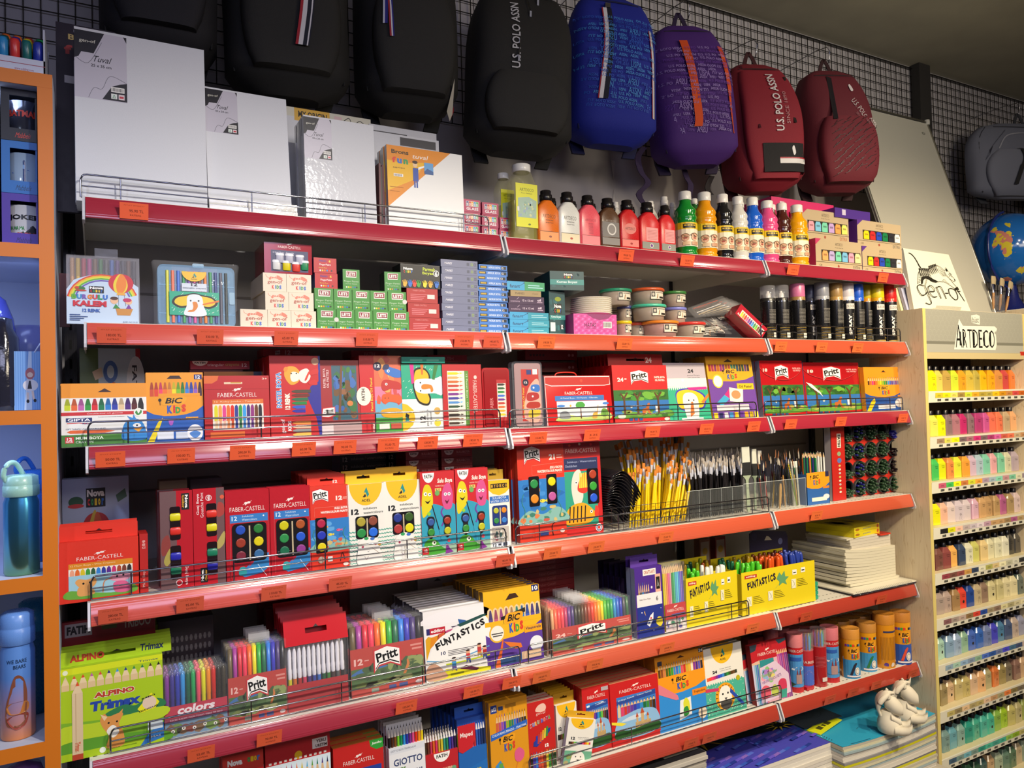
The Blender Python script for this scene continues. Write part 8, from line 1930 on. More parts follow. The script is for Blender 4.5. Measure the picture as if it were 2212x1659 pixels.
tube('clear-capped pencil tube with rainbow label, between pink-capped and red ones',1744,24,1362,.05,'d8d4d8','b8303a',[('R',0,.1,1,.6,'4a6ac8'),('P','e8e4ec',.2,.2,.8,.2,.6,.45,.4,.4),('T','FABER',.5,.7,.7,.07,'e8dcd8'),('LS','d8c83a',.002,.2,.35,.5,.5,.8,.35),('LS','d8442a',.002,.2,.32,.5,.47,.8,.32)],gR,clear=True,band=.68)
tube('plain red square-shouldered tube with clear cap',1771,26,1355,.042,'d8d4d8','a81c24',[('R',.2,.5+.035*i,.7,.515+.035*i,'b85058')for i in range(8)]+[('R',.5,.14,.8,.24,'d8ccc8')],gR,clear=True,band=.7)
tube('tall red and blue pencil tube with pink cap, right of the clear-capped ones',1795,29,1351,.05,'c8707a','c0222a',fa,gR)
tube('blue-footed yellow pencil tube, shortest at the front',1840,29,1354,.036,'c88a3a','e09a1c',bb('3a90c8','2a2a3a'),gY,band=.8)
tube('yellow pencil tube with green pencil picture, second yellow one',1876,29,1342,.05,'b8803a','e09a1c',bb('3a90c8','2f7a4a'),gY,band=.82)
tube('tall yellow pencil tube turned round, fine print outward',1914,32,1322,.038,'c08030','d8901c',yb,gY,band=.82)
tube('tall yellow and blue tube with a big red pencil picture, rightmost',1950,29,1318,.03,'b87a34','e09a1c',bb('2a55b0','d8503a'),gY,band=.82)
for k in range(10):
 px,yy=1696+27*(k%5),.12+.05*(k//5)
 tube('pencil tube in the shade of the rear files, %s red one'%ORD[k],px,25,1345-8*(k//6),yy,'a85a60','8a1c22',[('R',.1,.1,.9,.7,'5a6a9a')],'red tubes in the rear files',X=2.10+.054*(k%5))  # rear red tubes: shade put into darker body and cap colours
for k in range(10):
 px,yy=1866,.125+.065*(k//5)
 tube('pencil tube in the shade of the rear files, %s yellow one'%ORD[k],px,30,1325,yy,'9a6a2a','b0781c',[('R',.2,.2,.8,.7,'7a5a1c')],'yellow tubes in the rear files',X=2.405+.062*(k%5))  # rear yellow tubes likewise darkened in colour for shade
b=B();b.rbox(0,.035,0,.03,0,.012,.002,('b81e28','gloss'));b.build('small_box',loc=(at(1738,1520,.035).x,.022,ZR[6][2]+.0005),label='small red box lying on the shelf before the clear-capped tube',cat='box')
# ---------------------------------------------------------------- base deck with pads and figurines
ZD=.17
b=B();b.box(0.0,2.738,-.14,YB-.013,ZD-.17,ZD-.001,('b8b2a6','card'));b.build('base_deck',label='pale base deck under the lowest shelves carrying the stacks of pads',cat='base deck')
def stack(x0,x1,y0,y1,n,h,label,cols,topc=None,topart=None,ring=None,group=None,z0=None,seed=1,top_label=None,bow=.0,rot=0):
 rd=random.Random(seed)
 z=z0 if z0 is not None else ZD
 for k in range(n):
  b=B()
  w_,d_=(x1-x0)*(1+rd.uniform(-.015,.0)),(y1-y0)
  m=6
  rings=[]
  for i in range(m+1):
   u=i/m
   zc=bow*(2*u-1)**2*(k/n)
   rings.append([(u*w_,0,zc),(u*w_,d_,zc),(u*w_,d_,zc+h),(u*w_,0,zc+h)])
  last=k==n-1
  b.loft(rings,(cols[k%len(cols)],'card'),True,False)
  if last and topc:
   b.add([(.001+(w_-.002)*i/m,yy,bow*(2*i/m-1)**2+h+.0004)for i in range(m+1)for yy in(.001,d_-.001)],[(2*i,2*i+2,2*i+3,2*i+1)for i in range(m)],(topc,'card'))
   if topart:
    b.art(w_,d_,topart,curve=lambda a,c,dd:(a,c,h+.0006+dd+bow*(2*a/w_-1)**2),step=1e-4)
  o=b.build('drawing_pad',loc=(x0+rd.uniform(-.004,.004),y0+rd.uniform(-.003,.003),z),rot=(0,0,R_(rot)),label=top_label if last and top_label else label,cat='drawing pad',group=(group or label)if not(last and top_label)else None)
  if last and ring:
   b=B()
   nn=30
   for i in range(nn):
    if ring=='back':
     x=w_*(i+.5)/nn
     b.tube([(x,d_-.004,h+.001+bow*(2*x/w_-1)**2),(x,d_+.001,h+.008+bow*(2*x/w_-1)**2),(x,d_+.006,h+bow*(2*x/w_-1)**2)],.0011,('1a1a1c','plast'),5)
    else:
     y=d_*(i+.5)/nn
     b.tube([(w_-.006,y,h+.001),(w_-.001,y,h+.006),(w_+.004,y,h-.001)],.0009,('d8d8d8','metal'),5)
   b.build('spiral_binding',o)
  z+=h+.0004
 return z
Yd=-.03
xa=at(1500,1640,Yd).x
xb=at(1806,1640,Yd).x
sun=[('R',0,0,1,1,'4a4ab8')]+[('L',('6a5ad0','3a5ac0','8a6ac8','2a3a98','5a70d8')[k%5],.012,.05+.9*((k*.618)%1),.02+.5*((k*.37)%1),.05+.9*((k*.618)%1)+.06,.05+.5*((k*.37)%1))for k in range(60)]+[('P','1a1812',0,.45,.5,.6,1,.5,1,1,0,1),('PS',[('b88a1c' if k%2 else 'e0b02a',[(.36+.1*math.cos(.45*k),.8+.1*math.sin(.45*k)),(.36+.3*math.cos(.45*k+.12),.8+.26*math.sin(.45*k+.12)),(.36+.1*math.cos(.45*k+.3),.8+.1*math.sin(.45*k+.3))])for k in range(14)]),('E',.36,.8,.12,.11,'2a1c0c'),
('PS',[('e8c02a',[(.9+.04*math.cos(.6*k),.6+.05*math.sin(.6*k)),(.9+.12*math.cos(.6*k+.15),.6+.15*math.sin(.6*k+.15)),(.9+.04*math.cos(.6*k+.4),.6+.05*math.sin(.6*k+.4))])for k in range(10)])]
ztop=at(1806,1600,Yd).z
nP=max(6,int((at(1806,1596,Yd).z-ZD)/.0124))
stack(xa,xb,Yd,.27,nP,.012,'white pad with page edges outward, in the stack under the sunflower cover',['dcd9d2','cfccc8','d8d4cc'],'4a4ab8',sun,'right',top_label='pad with yellow sunflowers on a dark blue and purple cover, at the bottom')
xc=at(1365,1650,Yd).x
xd=at(1528,1650,Yd).x
nQ=max(5,int((at(1528,1622,Yd).z-ZD)/.0104))
stack(xc,xd-.002,Yd,.24,nQ,.010,'pad with grey page edges, in the stack left of the sunflower pads',['a8a49c','8a8680','b8b4ac'],'1c1c20',[('R',.5,.1,.98,.6,'a8a490')],None,top_label='black-covered pad on top of the stack left of the sunflower pads',seed=4)
crn=at_x(2022,1546,2.722)
xf,Ys=2.722,crn.y
xe=at(1822,1622,Ys).x
nS=max(8,int((crn.z-ZD)/.0086))
zt_=stack(xe,xf,Ys,Ys+.3,nS,.008,'sketchbook with coloured cover edge, in the tall stack under the white figurines',['d8d4cc','c8c4bc','9ab0b8','d0ccb0','b8b4a8','c8c41c','8a8a90','dcd8d0'],'2fa0c0',[('R',0,.0,1,1,'2fa0c8'),('LS','1a4a6a',.002,.3,.2,.4,.3,.5,.1,.6,.3),('R',.1,.02,.3,.03,'1a4a6a')],'right',top_label='turquoise spiral sketchbook under the white figurines',bow=.012,seed=7)
b=B();b.box(0,.2,0,.13,0,.004,('3a4048','card'))
b.M=Matrix.Translation((0,0,.0042))@Matrix.Rotation(R_(-90),4,'X')
b.art(.2,.13,[('R',0,0,1,1,'454c54'),('LS','1c2026',.0016,.2,.5,.3,.8,.45,.6,.6,.8,.8,.5,.6,.3,.4,.4,.2,.5),('LS','1c2026',.0012,.3,.5,.5,.4,.7,.6)])
b.M=None
b.build('colouring_book',loc=(xe+.0,Ys+.16,zt_+.013),rot=(0,0,R_(0)),label='dark grey colouring book with black outlines behind the figurines',cat='colouring book')
b=B();b.box(0,.17,0,.05,0,.003,('d8dc1c','card'))
b.M=Matrix.Translation((0,0,.0031))@Matrix.Rotation(R_(-90),4,'X')
b.art(.17,.05,[('R',.2,.3,.36,.7,'4a4a1a'),('R',.42,.35,.5,.65,'4a4a1a'),('R',.54,.3,.7,.7,'4a4a1a')])
b.M=None
b.build('paper_sleeve',loc=(xe+.01,Ys+.1,zt_+.013),rot=(0,0,R_(14)),label='bright yellow paper sleeve lying left of the white figurines',cat='paper sleeve')
# white plaster figurines
def figurine(label,px,py,rz,s=1.0):
 p=at_z(px,py,zt_+.008)
 Yf=p.y
 t=empty('unicorn_figurine',label,'figurine',(p.x,Yf,zt_+.008+.0005),'white plaster unicorn money boxes',rot=(0,0,R_(rz)))
 c=('d8d2c2','matt')
 b=B()
 # seated body, facing +x
 rings=[]
 for z,rx,ry,cx in((0,.030,.028,0),(.004,.036,.032,.002),(.018,.038,.034,.002),(.034,.032,.03,-.002),(.046,.025,.024,-.005),(.056,.02,.02,-.006),(.064,.018,.018,-.004)):
  rings.append([(cx+rx*math.cos(a*.3927),ry*math.sin(a*.3927),z)for a in range(16)])
 b.loft(rings,c)
 for sy in(-1,1):
  lg=[]
  for x,z,r in((.012,.014,.015),(.032,.013,.0145),(.05,.016,.013),(.058,.026,.0125),(.06,.034,.008)):
   lg.append([(x,sy*.022+r*math.cos(a*.628),z+r*.9*math.sin(a*.628))for a in range(10)])
  b.loft(lg,c)
  lg=[]
  for x,z,r in((.004,.05,.009),(.016,.042,.0085),(.028,.036,.009),(.033,.034,.005)):
   lg.append([(x,sy*(.02-.3*(x))+r*math.cos(a*.628),z+r*math.sin(a*.628))for a in range(10)])
  b.loft(lg,c)
 b.build('body',t)
 b=B()
 rings=[]
 for k in range(9):
  u=k/8
  x=-.012+.05*u
  zc=.088-.008*u-.012*u*u
  r=.031*(math.sin(math.pi*(.12+.72*u))**.7)*(1-.25*u)
  rings.append([(x,r*.92*math.cos(a*.3927),zc+r*1.02*math.sin(a*.3927))for a in range(16)])
 b.loft(rings,c)
 for sy in(-1,1):
  b.tube([(-.002,sy*.014,.108),(-.003,sy*.018,.118),(-.004,sy*.02,.124)],.006,c,8,rs=[.009,.006,.001])
 hd=b.build('head',t)
 b=B();b.tube([(.010,0,.108),(.015,0,.122),(.02,0,.137)],.004,c,10,rs=[.006,.004,.0004]);b.build('horn',hd)
 b=B()
 for k in range(7):
  yy=-.024+.008*k
  b.tube(catmull([(.004+.002*k,-.004,.119),(-.008,yy*.6-.01,.12-abs(yy)*.2),(-.024,yy*1.1-.008,.1),(-.032,yy*1.25-.004,.078),(-.026,yy*1.2,.056)],False,4),.007,c,8,rs=[.004+.004*math.sin(math.pi*min(1,q/14))for q in range(17)])
 b.build('mane',hd)
 b=B();b.box(-.014,.002,-.009,-.006,.122,.127,('1a1814','matt'));b.build('coin_slot',hd)
 t.scale=(s,s,s)
figurine('white plaster unicorn money box, the one in front',1922,1580,-50,1.15)
figurine('white plaster unicorn money box, the one behind at the right',1956,1555,-50,1.15)
# ================================================================ wooden paint rack at the right
XC0,XC1,YC,YC1,ZC=2.743,3.44,-.07,.16,1.856
T_=.018
t=empty('paint_rack','tall light wood rack with grey header, full of paint bottles, right of the red shelving','paint rack',(XC0,YC,0))
b=B()
wd='!wood'
b.box(0,T_,0.0012,YC1-YC,0,ZC,wd)
b.box(XC1-XC0-T_,XC1-XC0,0.0012,YC1-YC,0,ZC,wd)
b.box(0,XC1-XC0,0.002,YC1-YC,ZC,ZC+.001,wd)
b.box(T_,XC1-XC0-T_,YC1-YC-.008,YC1-YC,0,ZC,('4c443e','card'))  # dark back panel: shade inside the rack put into its colour
b.build('carcass',t)
b=B()
eb=('d9c87c','card')
b.box(0,T_,0,.0012,0,ZC,eb)
b.box(XC1-XC0-T_,XC1-XC0,0,.0012,0,ZC,eb)
b.box(T_,XC1-XC0-T_,.0,.02,1.667,1.6915,('c4b487','card'))
b.build('edge_band',t)
b=B()
W,H=XC1-XC0-T_,ZC-1.692
b.box(T_,XC1-XC0,.002,.006,1.692,ZC,('9a9a90','card'))
op=[]
for j in range(9):
 for i in range(26):
  u,v=(i+.5*(j%2))/25,j/9
  op.append(('LS','adada2',.0007)+tuple(q for k in range(5)for q in(min(.999,u+.019*math.cos(math.pi*k/4)),v+.085*math.sin(math.pi*k/4))))
for o_ in op:
 pass
vs_=[]
lay=[0]
b.art(W,H,op[:0],.002,T_,1.692)
lay=[-len(op)]
for k,o_ in enumerate(op):
 lay=[0]
 b.art(W,H,[o_],.002,T_,1.692,lay)
b.art(W,H,[('R',0,0,1,.19,'a9a99e'),('R',0,.19,.99,.26,'77776c')],.00192,T_,1.692)
xm=.47
b.art(W,H,[('P','dcdccf',xm-.03,.72,xm+.05,.68,xm+.052,.9,xm+.02,.93,xm-.035,.9),('T','b\u00fcst',xm+.008,.8,.065,.14,'2a2a24',0)],.0017,T_,1.692)
x=xm-.2
B0=x
b.art(W,H,[('P','e2e2d6',x-.014,.07,x+.4,.07,x+.415,.2,x+.41,.5,x+.425,.6,x+.4,.66,x+.08,.64,x+.044,.8,x+.026,.62)],.0012,T_,1.692)
for ch,wl in zip('ARTDECO',(.07,.048,.05,.06,.042,.062,.066)):
 cx=x+wl/2
 hgt=.44 if ch!='A' else .54
 b.art(W,H,[('T',ch,cx,.12+hgt/2,wl-.006,hgt,'1a1a18',-.012)],.0008,T_,1.692)
 if ch in 'ARDECO':
  b.art(W,H,[('R',cx-wl*(.36 if ch!='A' else-.1),.17,cx-wl*(.12 if ch!='A' else-.3),.5,'1a1a18')],.0006,T_,1.692)
 x+=wl
b.art(W,H,[('C',x+.008,.5,.008,'a0a098')],.0006,T_,1.692)
b.build('header_panel',t)
TZ=[1.5437,1.3713,1.2030,1.0318,.8615,.6925,.522,.3503,.1744,.004]
TN=['top','second','third','fourth','fifth','sixth','seventh','eighth','ninth','lowest']
CB=['e6d83a e8e01c dcc860 b89a50 c8d83a e09a2a c8b048 b8a850 e0b01c e8a020 c88848 c04a48 e0702a','b89878 e0dc60 e8e81c 8a7478 a87480 c03070 8c7078 b04078 c85a9a e8705a e87858 b8a080 d8a070','e06a88 4ac060 d8e020 e89050 dce040 e8a040 c8b0c8 a8c0d0 80c8b0 e0a8b0 80c8a8 ccccb0 a89aa8',
'2a2a2a e0e020 e8b8a0 d8c8c8 ccc0cc d0c4cc d8b0c8 c8a070 b89468 b8986a b06090 a89068 c8b4b8','a84a58 7a5048 8a4a48 e8b060 3a4a68 d8d8c0 c8c870 e0c890 e0dcb8 dcdcc0 e0e0cc 3a3a3a 404040','986a70 a89890 b09c94 a08058 d8483a 2a4a98 b8a888 907868 d0c89a c8c090 d8d0a8 dcd4ac 5a6a68',
'a0c0d8 a8d0c0 88a8c8 98b0d0 90b8a0 4a6ac0 3a68c0 7080b0 4a4ac8 5080a8 4a5a80 b8a8a0 8a90b0','d8c878 9a8a60 d8b890 c8b880 c0b070 d8b898 e0b080 b0a880 d87a40 9a8a58 7a7060 8a6a60 c0a080','4a6a88 7a9a98 6aa8b8 8ab0a8 2f9a88 4ab098 50b8a8 48b8a0 8ab850 a0c830 c0b870 b8b080 90a050','3a4a3a 2a5a4a 3a6a3a 2a4a38 4a7a5a 3a5a48 4a6a6a c8a880 a8b8a0 6a8a7a 5a7a60 c0b090 8a9a88']
def cname(c):
 r,g,bl=(int(c[i:i+2],16)for i in(0,2,4))
 mx,mn=max(r,g,bl),min(r,g,bl)
 d=mx-mn
 l=(mx+mn)/2
 if d<22:
  return 'black' if l<60 else('grey' if l<150 else 'off-white')
 if mx==r:
  h=(60*(g-bl)/d)%360
 elif mx==g:
  h=60*(bl-r)/d+120
 else:
  h=60*(r-g)/d+240
 nm='red' if h<12 or h>345 else 'orange' if h<34 else 'amber' if h<46 else 'yellow' if h<66 else 'green' if h<150 else 'teal' if h<190 else 'blue' if h<250 else 'violet' if h<290 else 'pink'
 if d<70 and nm in('red','orange','amber'):
  nm='beige' if l>150 else 'brown'
 return('pale ' if l>185 else 'dark ' if l<80 else 'muted ' if d<80 else 'bright ')+nm
bwid=(XC1-XC0-2*T_-.012)/13
rdb=random.Random(2)
for r,z in enumerate(TZ):
 b=B()
 b.box(T_,XC1-XC0-T_,.004,YC1-YC-.01,z-.012,z,('d8cda6','card'))
 b.build('rack_shelf',t)
 b=B()
 b.xprism([(-.002,z+.0005),(.004,z+.0005),(.004,z-.042),(.0,z-.042)],T_-.002,XC1-XC0-T_,('e2e0cf','card'))
 cl=CB[r].split()
 ww,hh=XC1-XC0-2*T_,.042
 n=13
 chips,bars=[],[]
 for i in range(n):
  a,c_=(.06+.93*i/n),(.06+.93*(i+1)/n)
  chips.append((a,.42,c_,.88,sh(cl[i],1.0+.1*((i*7)%3-1))))
  for j in range(5):
   x=a+(c_-a)*(.28+.1*j)
   bars.append((x,.12,x+(c_-a)*(.05+.02*(j%2)),.32,'3a3a34'))
  bars.append((a+(c_-a)*.3,.62,a+(c_-a)*.7,.66,sh(cl[i],.55)))
  bars.append((a+(c_-a)*.25,.54,a+(c_-a)*.75,.57,sh(cl[i],.55)))
 b.art(ww,hh,[('RS',chips),('RS',bars)],-.0016,T_,z-.042)
 b.build('label_strip',t)
 for i,c in enumerate(cl):
  x=XC0+T_+.006+bwid*(i+.5)
  yy=YC+.03+.022+rdb.uniform(-.004,.004)
  Wb,Db,Hs,Ht=bwid*.93,.036,.08,.098
  tb=empty('paint_bottle','%s paint bottle, %s from left on the %s tier of the wooden rack'%(cname(c),ORD[i],TN[r]),'paint bottle',(x,yy,z+.0006),'paint bottles in the wooden rack',rot=(0,0,R_(rdb.uniform(-7,5))))
  bb_=B()
  rr_=lambda w_,d_,z_,q_:[(a,e,z_)for a,e in rrect(-w_/2,w_/2,-d_/2,d_/2,q_,1)]
  bb_.loft([rr_(Wb,Db,0,.004),rr_(Wb,Db,Hs*.76,.004),rr_(Wb*.5,Db*.6,Hs,.003)],(c,'gloss'),True,False)
  dk=sh(c,.3)
  v=(i*5+r*3)%4
  ops=[('T','ARTDECO',.6,.86,.5,.06,dk),('R',.4,.76,.85,.775,dk),('R',.45,.72,.8,.735,dk)]
  if v==1:
   ops+=[('LS',dk,.0006,.5,.05,.45,.2,.55,.32,.6,.48,.75,.45,.8,.3,.7,.2,.8,.05),('C',.62,.42,.14,sh(c,.8))]
  if v==3 and r>4:
   ops+=[('E',.6,.4,.14,.1,'26241f')]
  bb_.art(Wb*.84,Hs*.72,ops,-Db/2-.0001,-Wb*.42,Hs*.03)
  bb_.build('bottle_body',tb)
  bb_=B();cr=Wb*.24
  bb_.lathe([(cr,Hs),(cr,Ht-.001),(cr*.9,Ht)],('16141a','plast'),12)
  bb_.build('cap',tb)
b=B();b.box(0,.03,0,.001,0,.016,('c83a24','card'));b.art(.03,.016,[('T','15',.5,.5,.5,.6,'5a1a14')])
b.build('price_ticket',t,loc=(XC1-XC0-.045,-.0002,1.683))
# ---------------------------------------------------------------- whiteboard, tiger panel, brushes, globe on top
BL,BR=Vector((2.926,.10,ZC+.006)),Vector((3.553,.10,ZC+.006))
TLc,TRc=Vector((2.93,.40,2.842)),Vector((3.567,.40,2.842))
t=empty('whiteboard','large whiteboard with aluminium frame leaning back on top of the wooden rack','whiteboard',BL)
def quadmesh(b,p00,p10,p01,p11,th,c,inset=0.0):
 def P(u,v,d=0):
  return p00*(1-u)*(1-v)+p10*u*(1-v)+p01*(1-u)*v+p11*u*v
 nrm=(p10-p00).cross(p01-p00).normalized()
 if nrm.y>0:
  nrm=-nrm
 i=inset
 f=[P(i,i),P(1-i,i),P(1-i,1-i),P(i,1-i)]
 v=[tuple(q)for q in f]+[tuple(q-nrm*th)for q in f]
 b.add(v,[(0,1,2,3),(7,6,5,4),(0,4,5,1),(1,5,6,2),(2,6,7,3),(3,7,4,0)],c)
 return P,nrm
O=BL
b=B();P,N=quadmesh(b,BL-O,BR-O,TLc-O,TRc-O,.012,('b4b2a6','card'),.004)
b.art(1,1,[('E',.9,.93,.02,.008,'7a7a70'),('T','VIP',.9,.93,.02,.008,'c8c8c0')],curve=lambda u,v,d:tuple(P(u,v)+N*(d+.0003)))
b.build('writing_surface',t)
b=B()
cnr=[P(0,0),P(1,0),P(1,1),P(0,1)]
for i in range(4):
 a,c_=cnr[i],cnr[(i+1)%4]
 b.tube([a-N*.004,c_-N*.004],.009,('c9c9c2','brush'),8)
for q in cnr:
 b.lathe([(.012,-.012),(.013,0),(.012,.012)],('b8b8b0','plast'),10,q.x,q.y,q.z)
b.tube([P(.05,.005)+N*.02,P(.97,.005)+N*.02],.008,('d0d0c8','brush'),8)
b.build('frame',t)
pBL,pBR=Vector((2.80,.0,ZC+.003)),Vector((3.165,-.008,ZC+.003))
pTL,pTR=at(1951,538,.06),at(2049,548,.075)
pTL.z=pTR.z=(pTL.z+pTR.z)/2
O2=pBL.copy()
t=empty('tiger_panel','white panel with a leaping tiger drawing above black lettering, on the wooden rack','panel',O2)
b=B();P2,N2=quadmesh(b,pBL-O2,pBR-O2,pTL-O2,pTR-O2,.018,('d9d8c6','paper'))
K='24221a'
tig=[]
pp=lambda*a:[q for q in a]
def tx(x,y):
 return x,y
TIG=[('LS',K,.02,.08,.94,.14,.92,.19,.87,.23,.80,.25,.75,.28,.70),('LS',K,.008,.26,.68,.33,.70,.42,.70,.5,.72,.58,.765,.64,.78,.7,.765,.76,.73,.79,.70),
('LS',K,.007,.26,.68,.2,.6,.17,.52,.15,.45,.14,.42),('S',K,.26,.55,.3,.56,.4,.57,.48,.53,.56,.5,.54,.48,.46,.49,.4,.52,.33,.53,.27,.49,.24,.43,.22,.44,.24,.52),('LS',K,.007,.56,.49,.62,.5,.68,.5,.73,.49,.8,.45,.87,.4,.9,.38),
('S',K,.88,.4,.93,.42,.96,.4,.95,.37,.93,.385,.89,.36,.87,.37),('LS',K,.007,.8,.62,.84,.57,.88,.5,.93,.42),('LS',K,.006,.79,.7,.82,.72,.84,.76,.86,.71,.89,.68,.91,.62,.94,.58,.95,.54,.92,.52,.88,.54,.83,.58,.79,.64,.78,.69),
('S',K,.83,.7,.85,.75,.86,.7),('LS',K,.008,.86,.64,.89,.66,.92,.64),('LS',K,.005,.85,.6,.88,.63,.9,.6),('E',.945,.55,.012,.012,K),('LS',K,.006,.68,.52,.72,.54,.76,.49,.8,.47)]
for i in range(11):
 x=.24+.038*i
 y0=.68+.012*i if i>5 else .69
 TIG.append(('S',K,x-.006,y0+.004,x+.012,y0,x+.004,y0-.07,x+.022,y0-.15,x-.006,y0-.1,x-.008,y0-.04))
for i in range(6):
 TIG.append(('L',K,.007,.16+.012*i,.44+.03*i,.2+.012*i,.46+.026*i))
 TIG.append(('L',K,.006,.27+.012*i,.4+.022*i,.3+.012*i,.42+.02*i))
for i in range(4):
 TIG.append(('LS',K,.006,.66+.03*i,.74-.01*i,.68+.03*i,.66,.73+.02*i,.6))
def letters():
 L=[]
 a=lambda*q:L.append(('LS',K,.0135)+q)
 s=lambda*q:L.append(('L',K,.0135)+q)
 a(.25,.4,.17,.41,.12,.37,.13,.3,.17,.24,.24,.25,.29,.3);s(.27,.41,.31,.2);a(.31,.2,.32,.12,.28,.09,.21,.11)
 a(.34,.31,.44,.32,.43,.39,.37,.41,.33,.36,.34,.27,.39,.22,.46,.23)
 s(.5,.4,.53,.2);a(.5,.38,.56,.41,.6,.38,.63,.2)
 s(.64,.3,.71,.3)
 a(.79,.39,.74,.37,.73,.28,.79,.2,.85,.21,.88,.28,.86,.37,.79,.39)
 s(.92,.36,.98,.18);a(.92,.36,.92,.41,.95,.42);s(.9,.35,.97,.35)
 return L
 # curve mapping: metric strokes expressed in panel fractions
wP=(pBR-pBL).length
b.art(1,1,[(o[0],o[1],(o[2]*1.0))+tuple(o[3:])if o[0]in('L','LS')else o for o in TIG+letters()],curve=lambda u,v,d:tuple(P2(u*.95+.02,v*.97+.02)+N2*(d+.0003)),step=2e-5)
b.build('panel',t)
b=B()
for(a0,a1)in((.28,.72),):
 q0,q1=P2(a0,.0)+N2*.018,P2(a1,.0)+N2*.018
 b.add([tuple(q0),tuple(q1),tuple(q1+Vector((.01,0,.016))),tuple(q0+Vector((.01,0,.016))),tuple(P2(a0,0)),tuple(P2(a1,0))],[(0,1,2,3),(0,4,5,1)],('b0ae9e','plast'))
b.build('ledge_bracket',t)
for k in range(3):
 b=B()
 s0=Vector((-.012-.012*k,.02+.016*k,0))
 quadmesh(b,Vector((0,0,.0)),Vector((.3,-.005,.0)),Vector((.03,.07,.2)),Vector((.3,.065,.2)),.012,(('a8acc8','d8d0a0','c8c8c4')[k],'paper'))
 b.build('blank_panel',loc=O2+s0,label='blank board standing behind the tiger panel, %s from the front'%ORD[k],cat='panel',group='blank boards behind the tiger panel')
 # second unit's top carrying the globe
ZG=1.90
b=B();b.box(3.66,4.7,.02,.5,0,ZG,'!wood');b.build('display_unit',label='light wood unit beyond the paint rack that carries the globe',cat='shelf unit')
GY=.25
gc=at(2182,540,GY)
gr=.176
t=empty('desk_globe','blue desk globe with yellow and pink countries at the right edge','globe',(gc.x,GY,ZG))
b=B()
n,m=40,20
b.loft([[(gr*math.sin(math.pi*j/m)*math.cos(6.2832*i/n),gr*math.sin(math.pi*j/m)*math.sin(6.2832*i/n),gc.z-ZG-gr*math.cos(math.pi*j/m))for i in range(n)]for j in range(1,m)],'!globe')
b.build('sphere',t)
b=B();b.lathe([(.1,0.001),(.1,.008),(.075,.02),(.05,.05),(.03,.09),(.02,gc.z-ZG-gr+.004)],('1c2468','plast'),28);b.build('foot',t)
b=B();b.tube([(-(gr+.012)*math.cos(R_(a)),0,gc.z-ZG+(gr+.012)*math.sin(R_(a)))for a in range(-85,80,8)],.006,('1c2a70','plast'),8);b.build('meridian_arc',t)
b=B()
b.box(0,.3,0,.2,0,.004,('d8d8cc','plast'));b.box(0,.3,0,.004,0,.016,('d8d8cc','plast'))
b.build('white_tray',loc=(3.68,.03,ZG+.0005),label='white shallow tray at the foot of the globe',cat='tray')
for k in range(3):
 Yq=.10
 p=at(2146+13*k,598+3*k,Yq)
 b=B()
 b.lathe([(.003,0),(.0065,.03),(.005,.075)],('a87a4a','card'),8)
 o=b.build('flat_brush',loc=(p.x-.01,Yq,p.z-.145),rot=(0,R_(4+9*k),0),label='bristle brush with wooden handle before the globe, %s from the left'%ORD[k],cat='flat brush',group='bristle brushes before the globe')
 b=B();b.loft([[(r*math.cos(a*.785),r*s_*math.sin(a*.785),z)for a in range(8)]for r,s_,z in((.0055,1,.074),(.008,.6,.095),(.0165,.3,.112))],('b8bcd0','metal'));b.build('ferrule',o)
 b=B();b.loft([[(r*math.cos(a*.785),r*s_*math.sin(a*.785),z)for a in range(8)]for r,s_,z in((.0162,.3,.112),(.018,.35,.132),(.017,.2,.148))],('a89878','paper'));b.build('bristles',o)
 if k==0:
  jx,jz=p.x-.01,p.z-.145
b=B();b.lathe([(.03,ZC+.002-0),(.032,jz+.06),(.03,jz+.06),(.028,ZC+.006),(.001,ZC+.006)],('8a8c98','clear'),20);b.build('brush_jar',loc=(jx+.03,.1,0),label='clear jar holding the bristle brushes, behind the whiteboard corner',cat='jar')
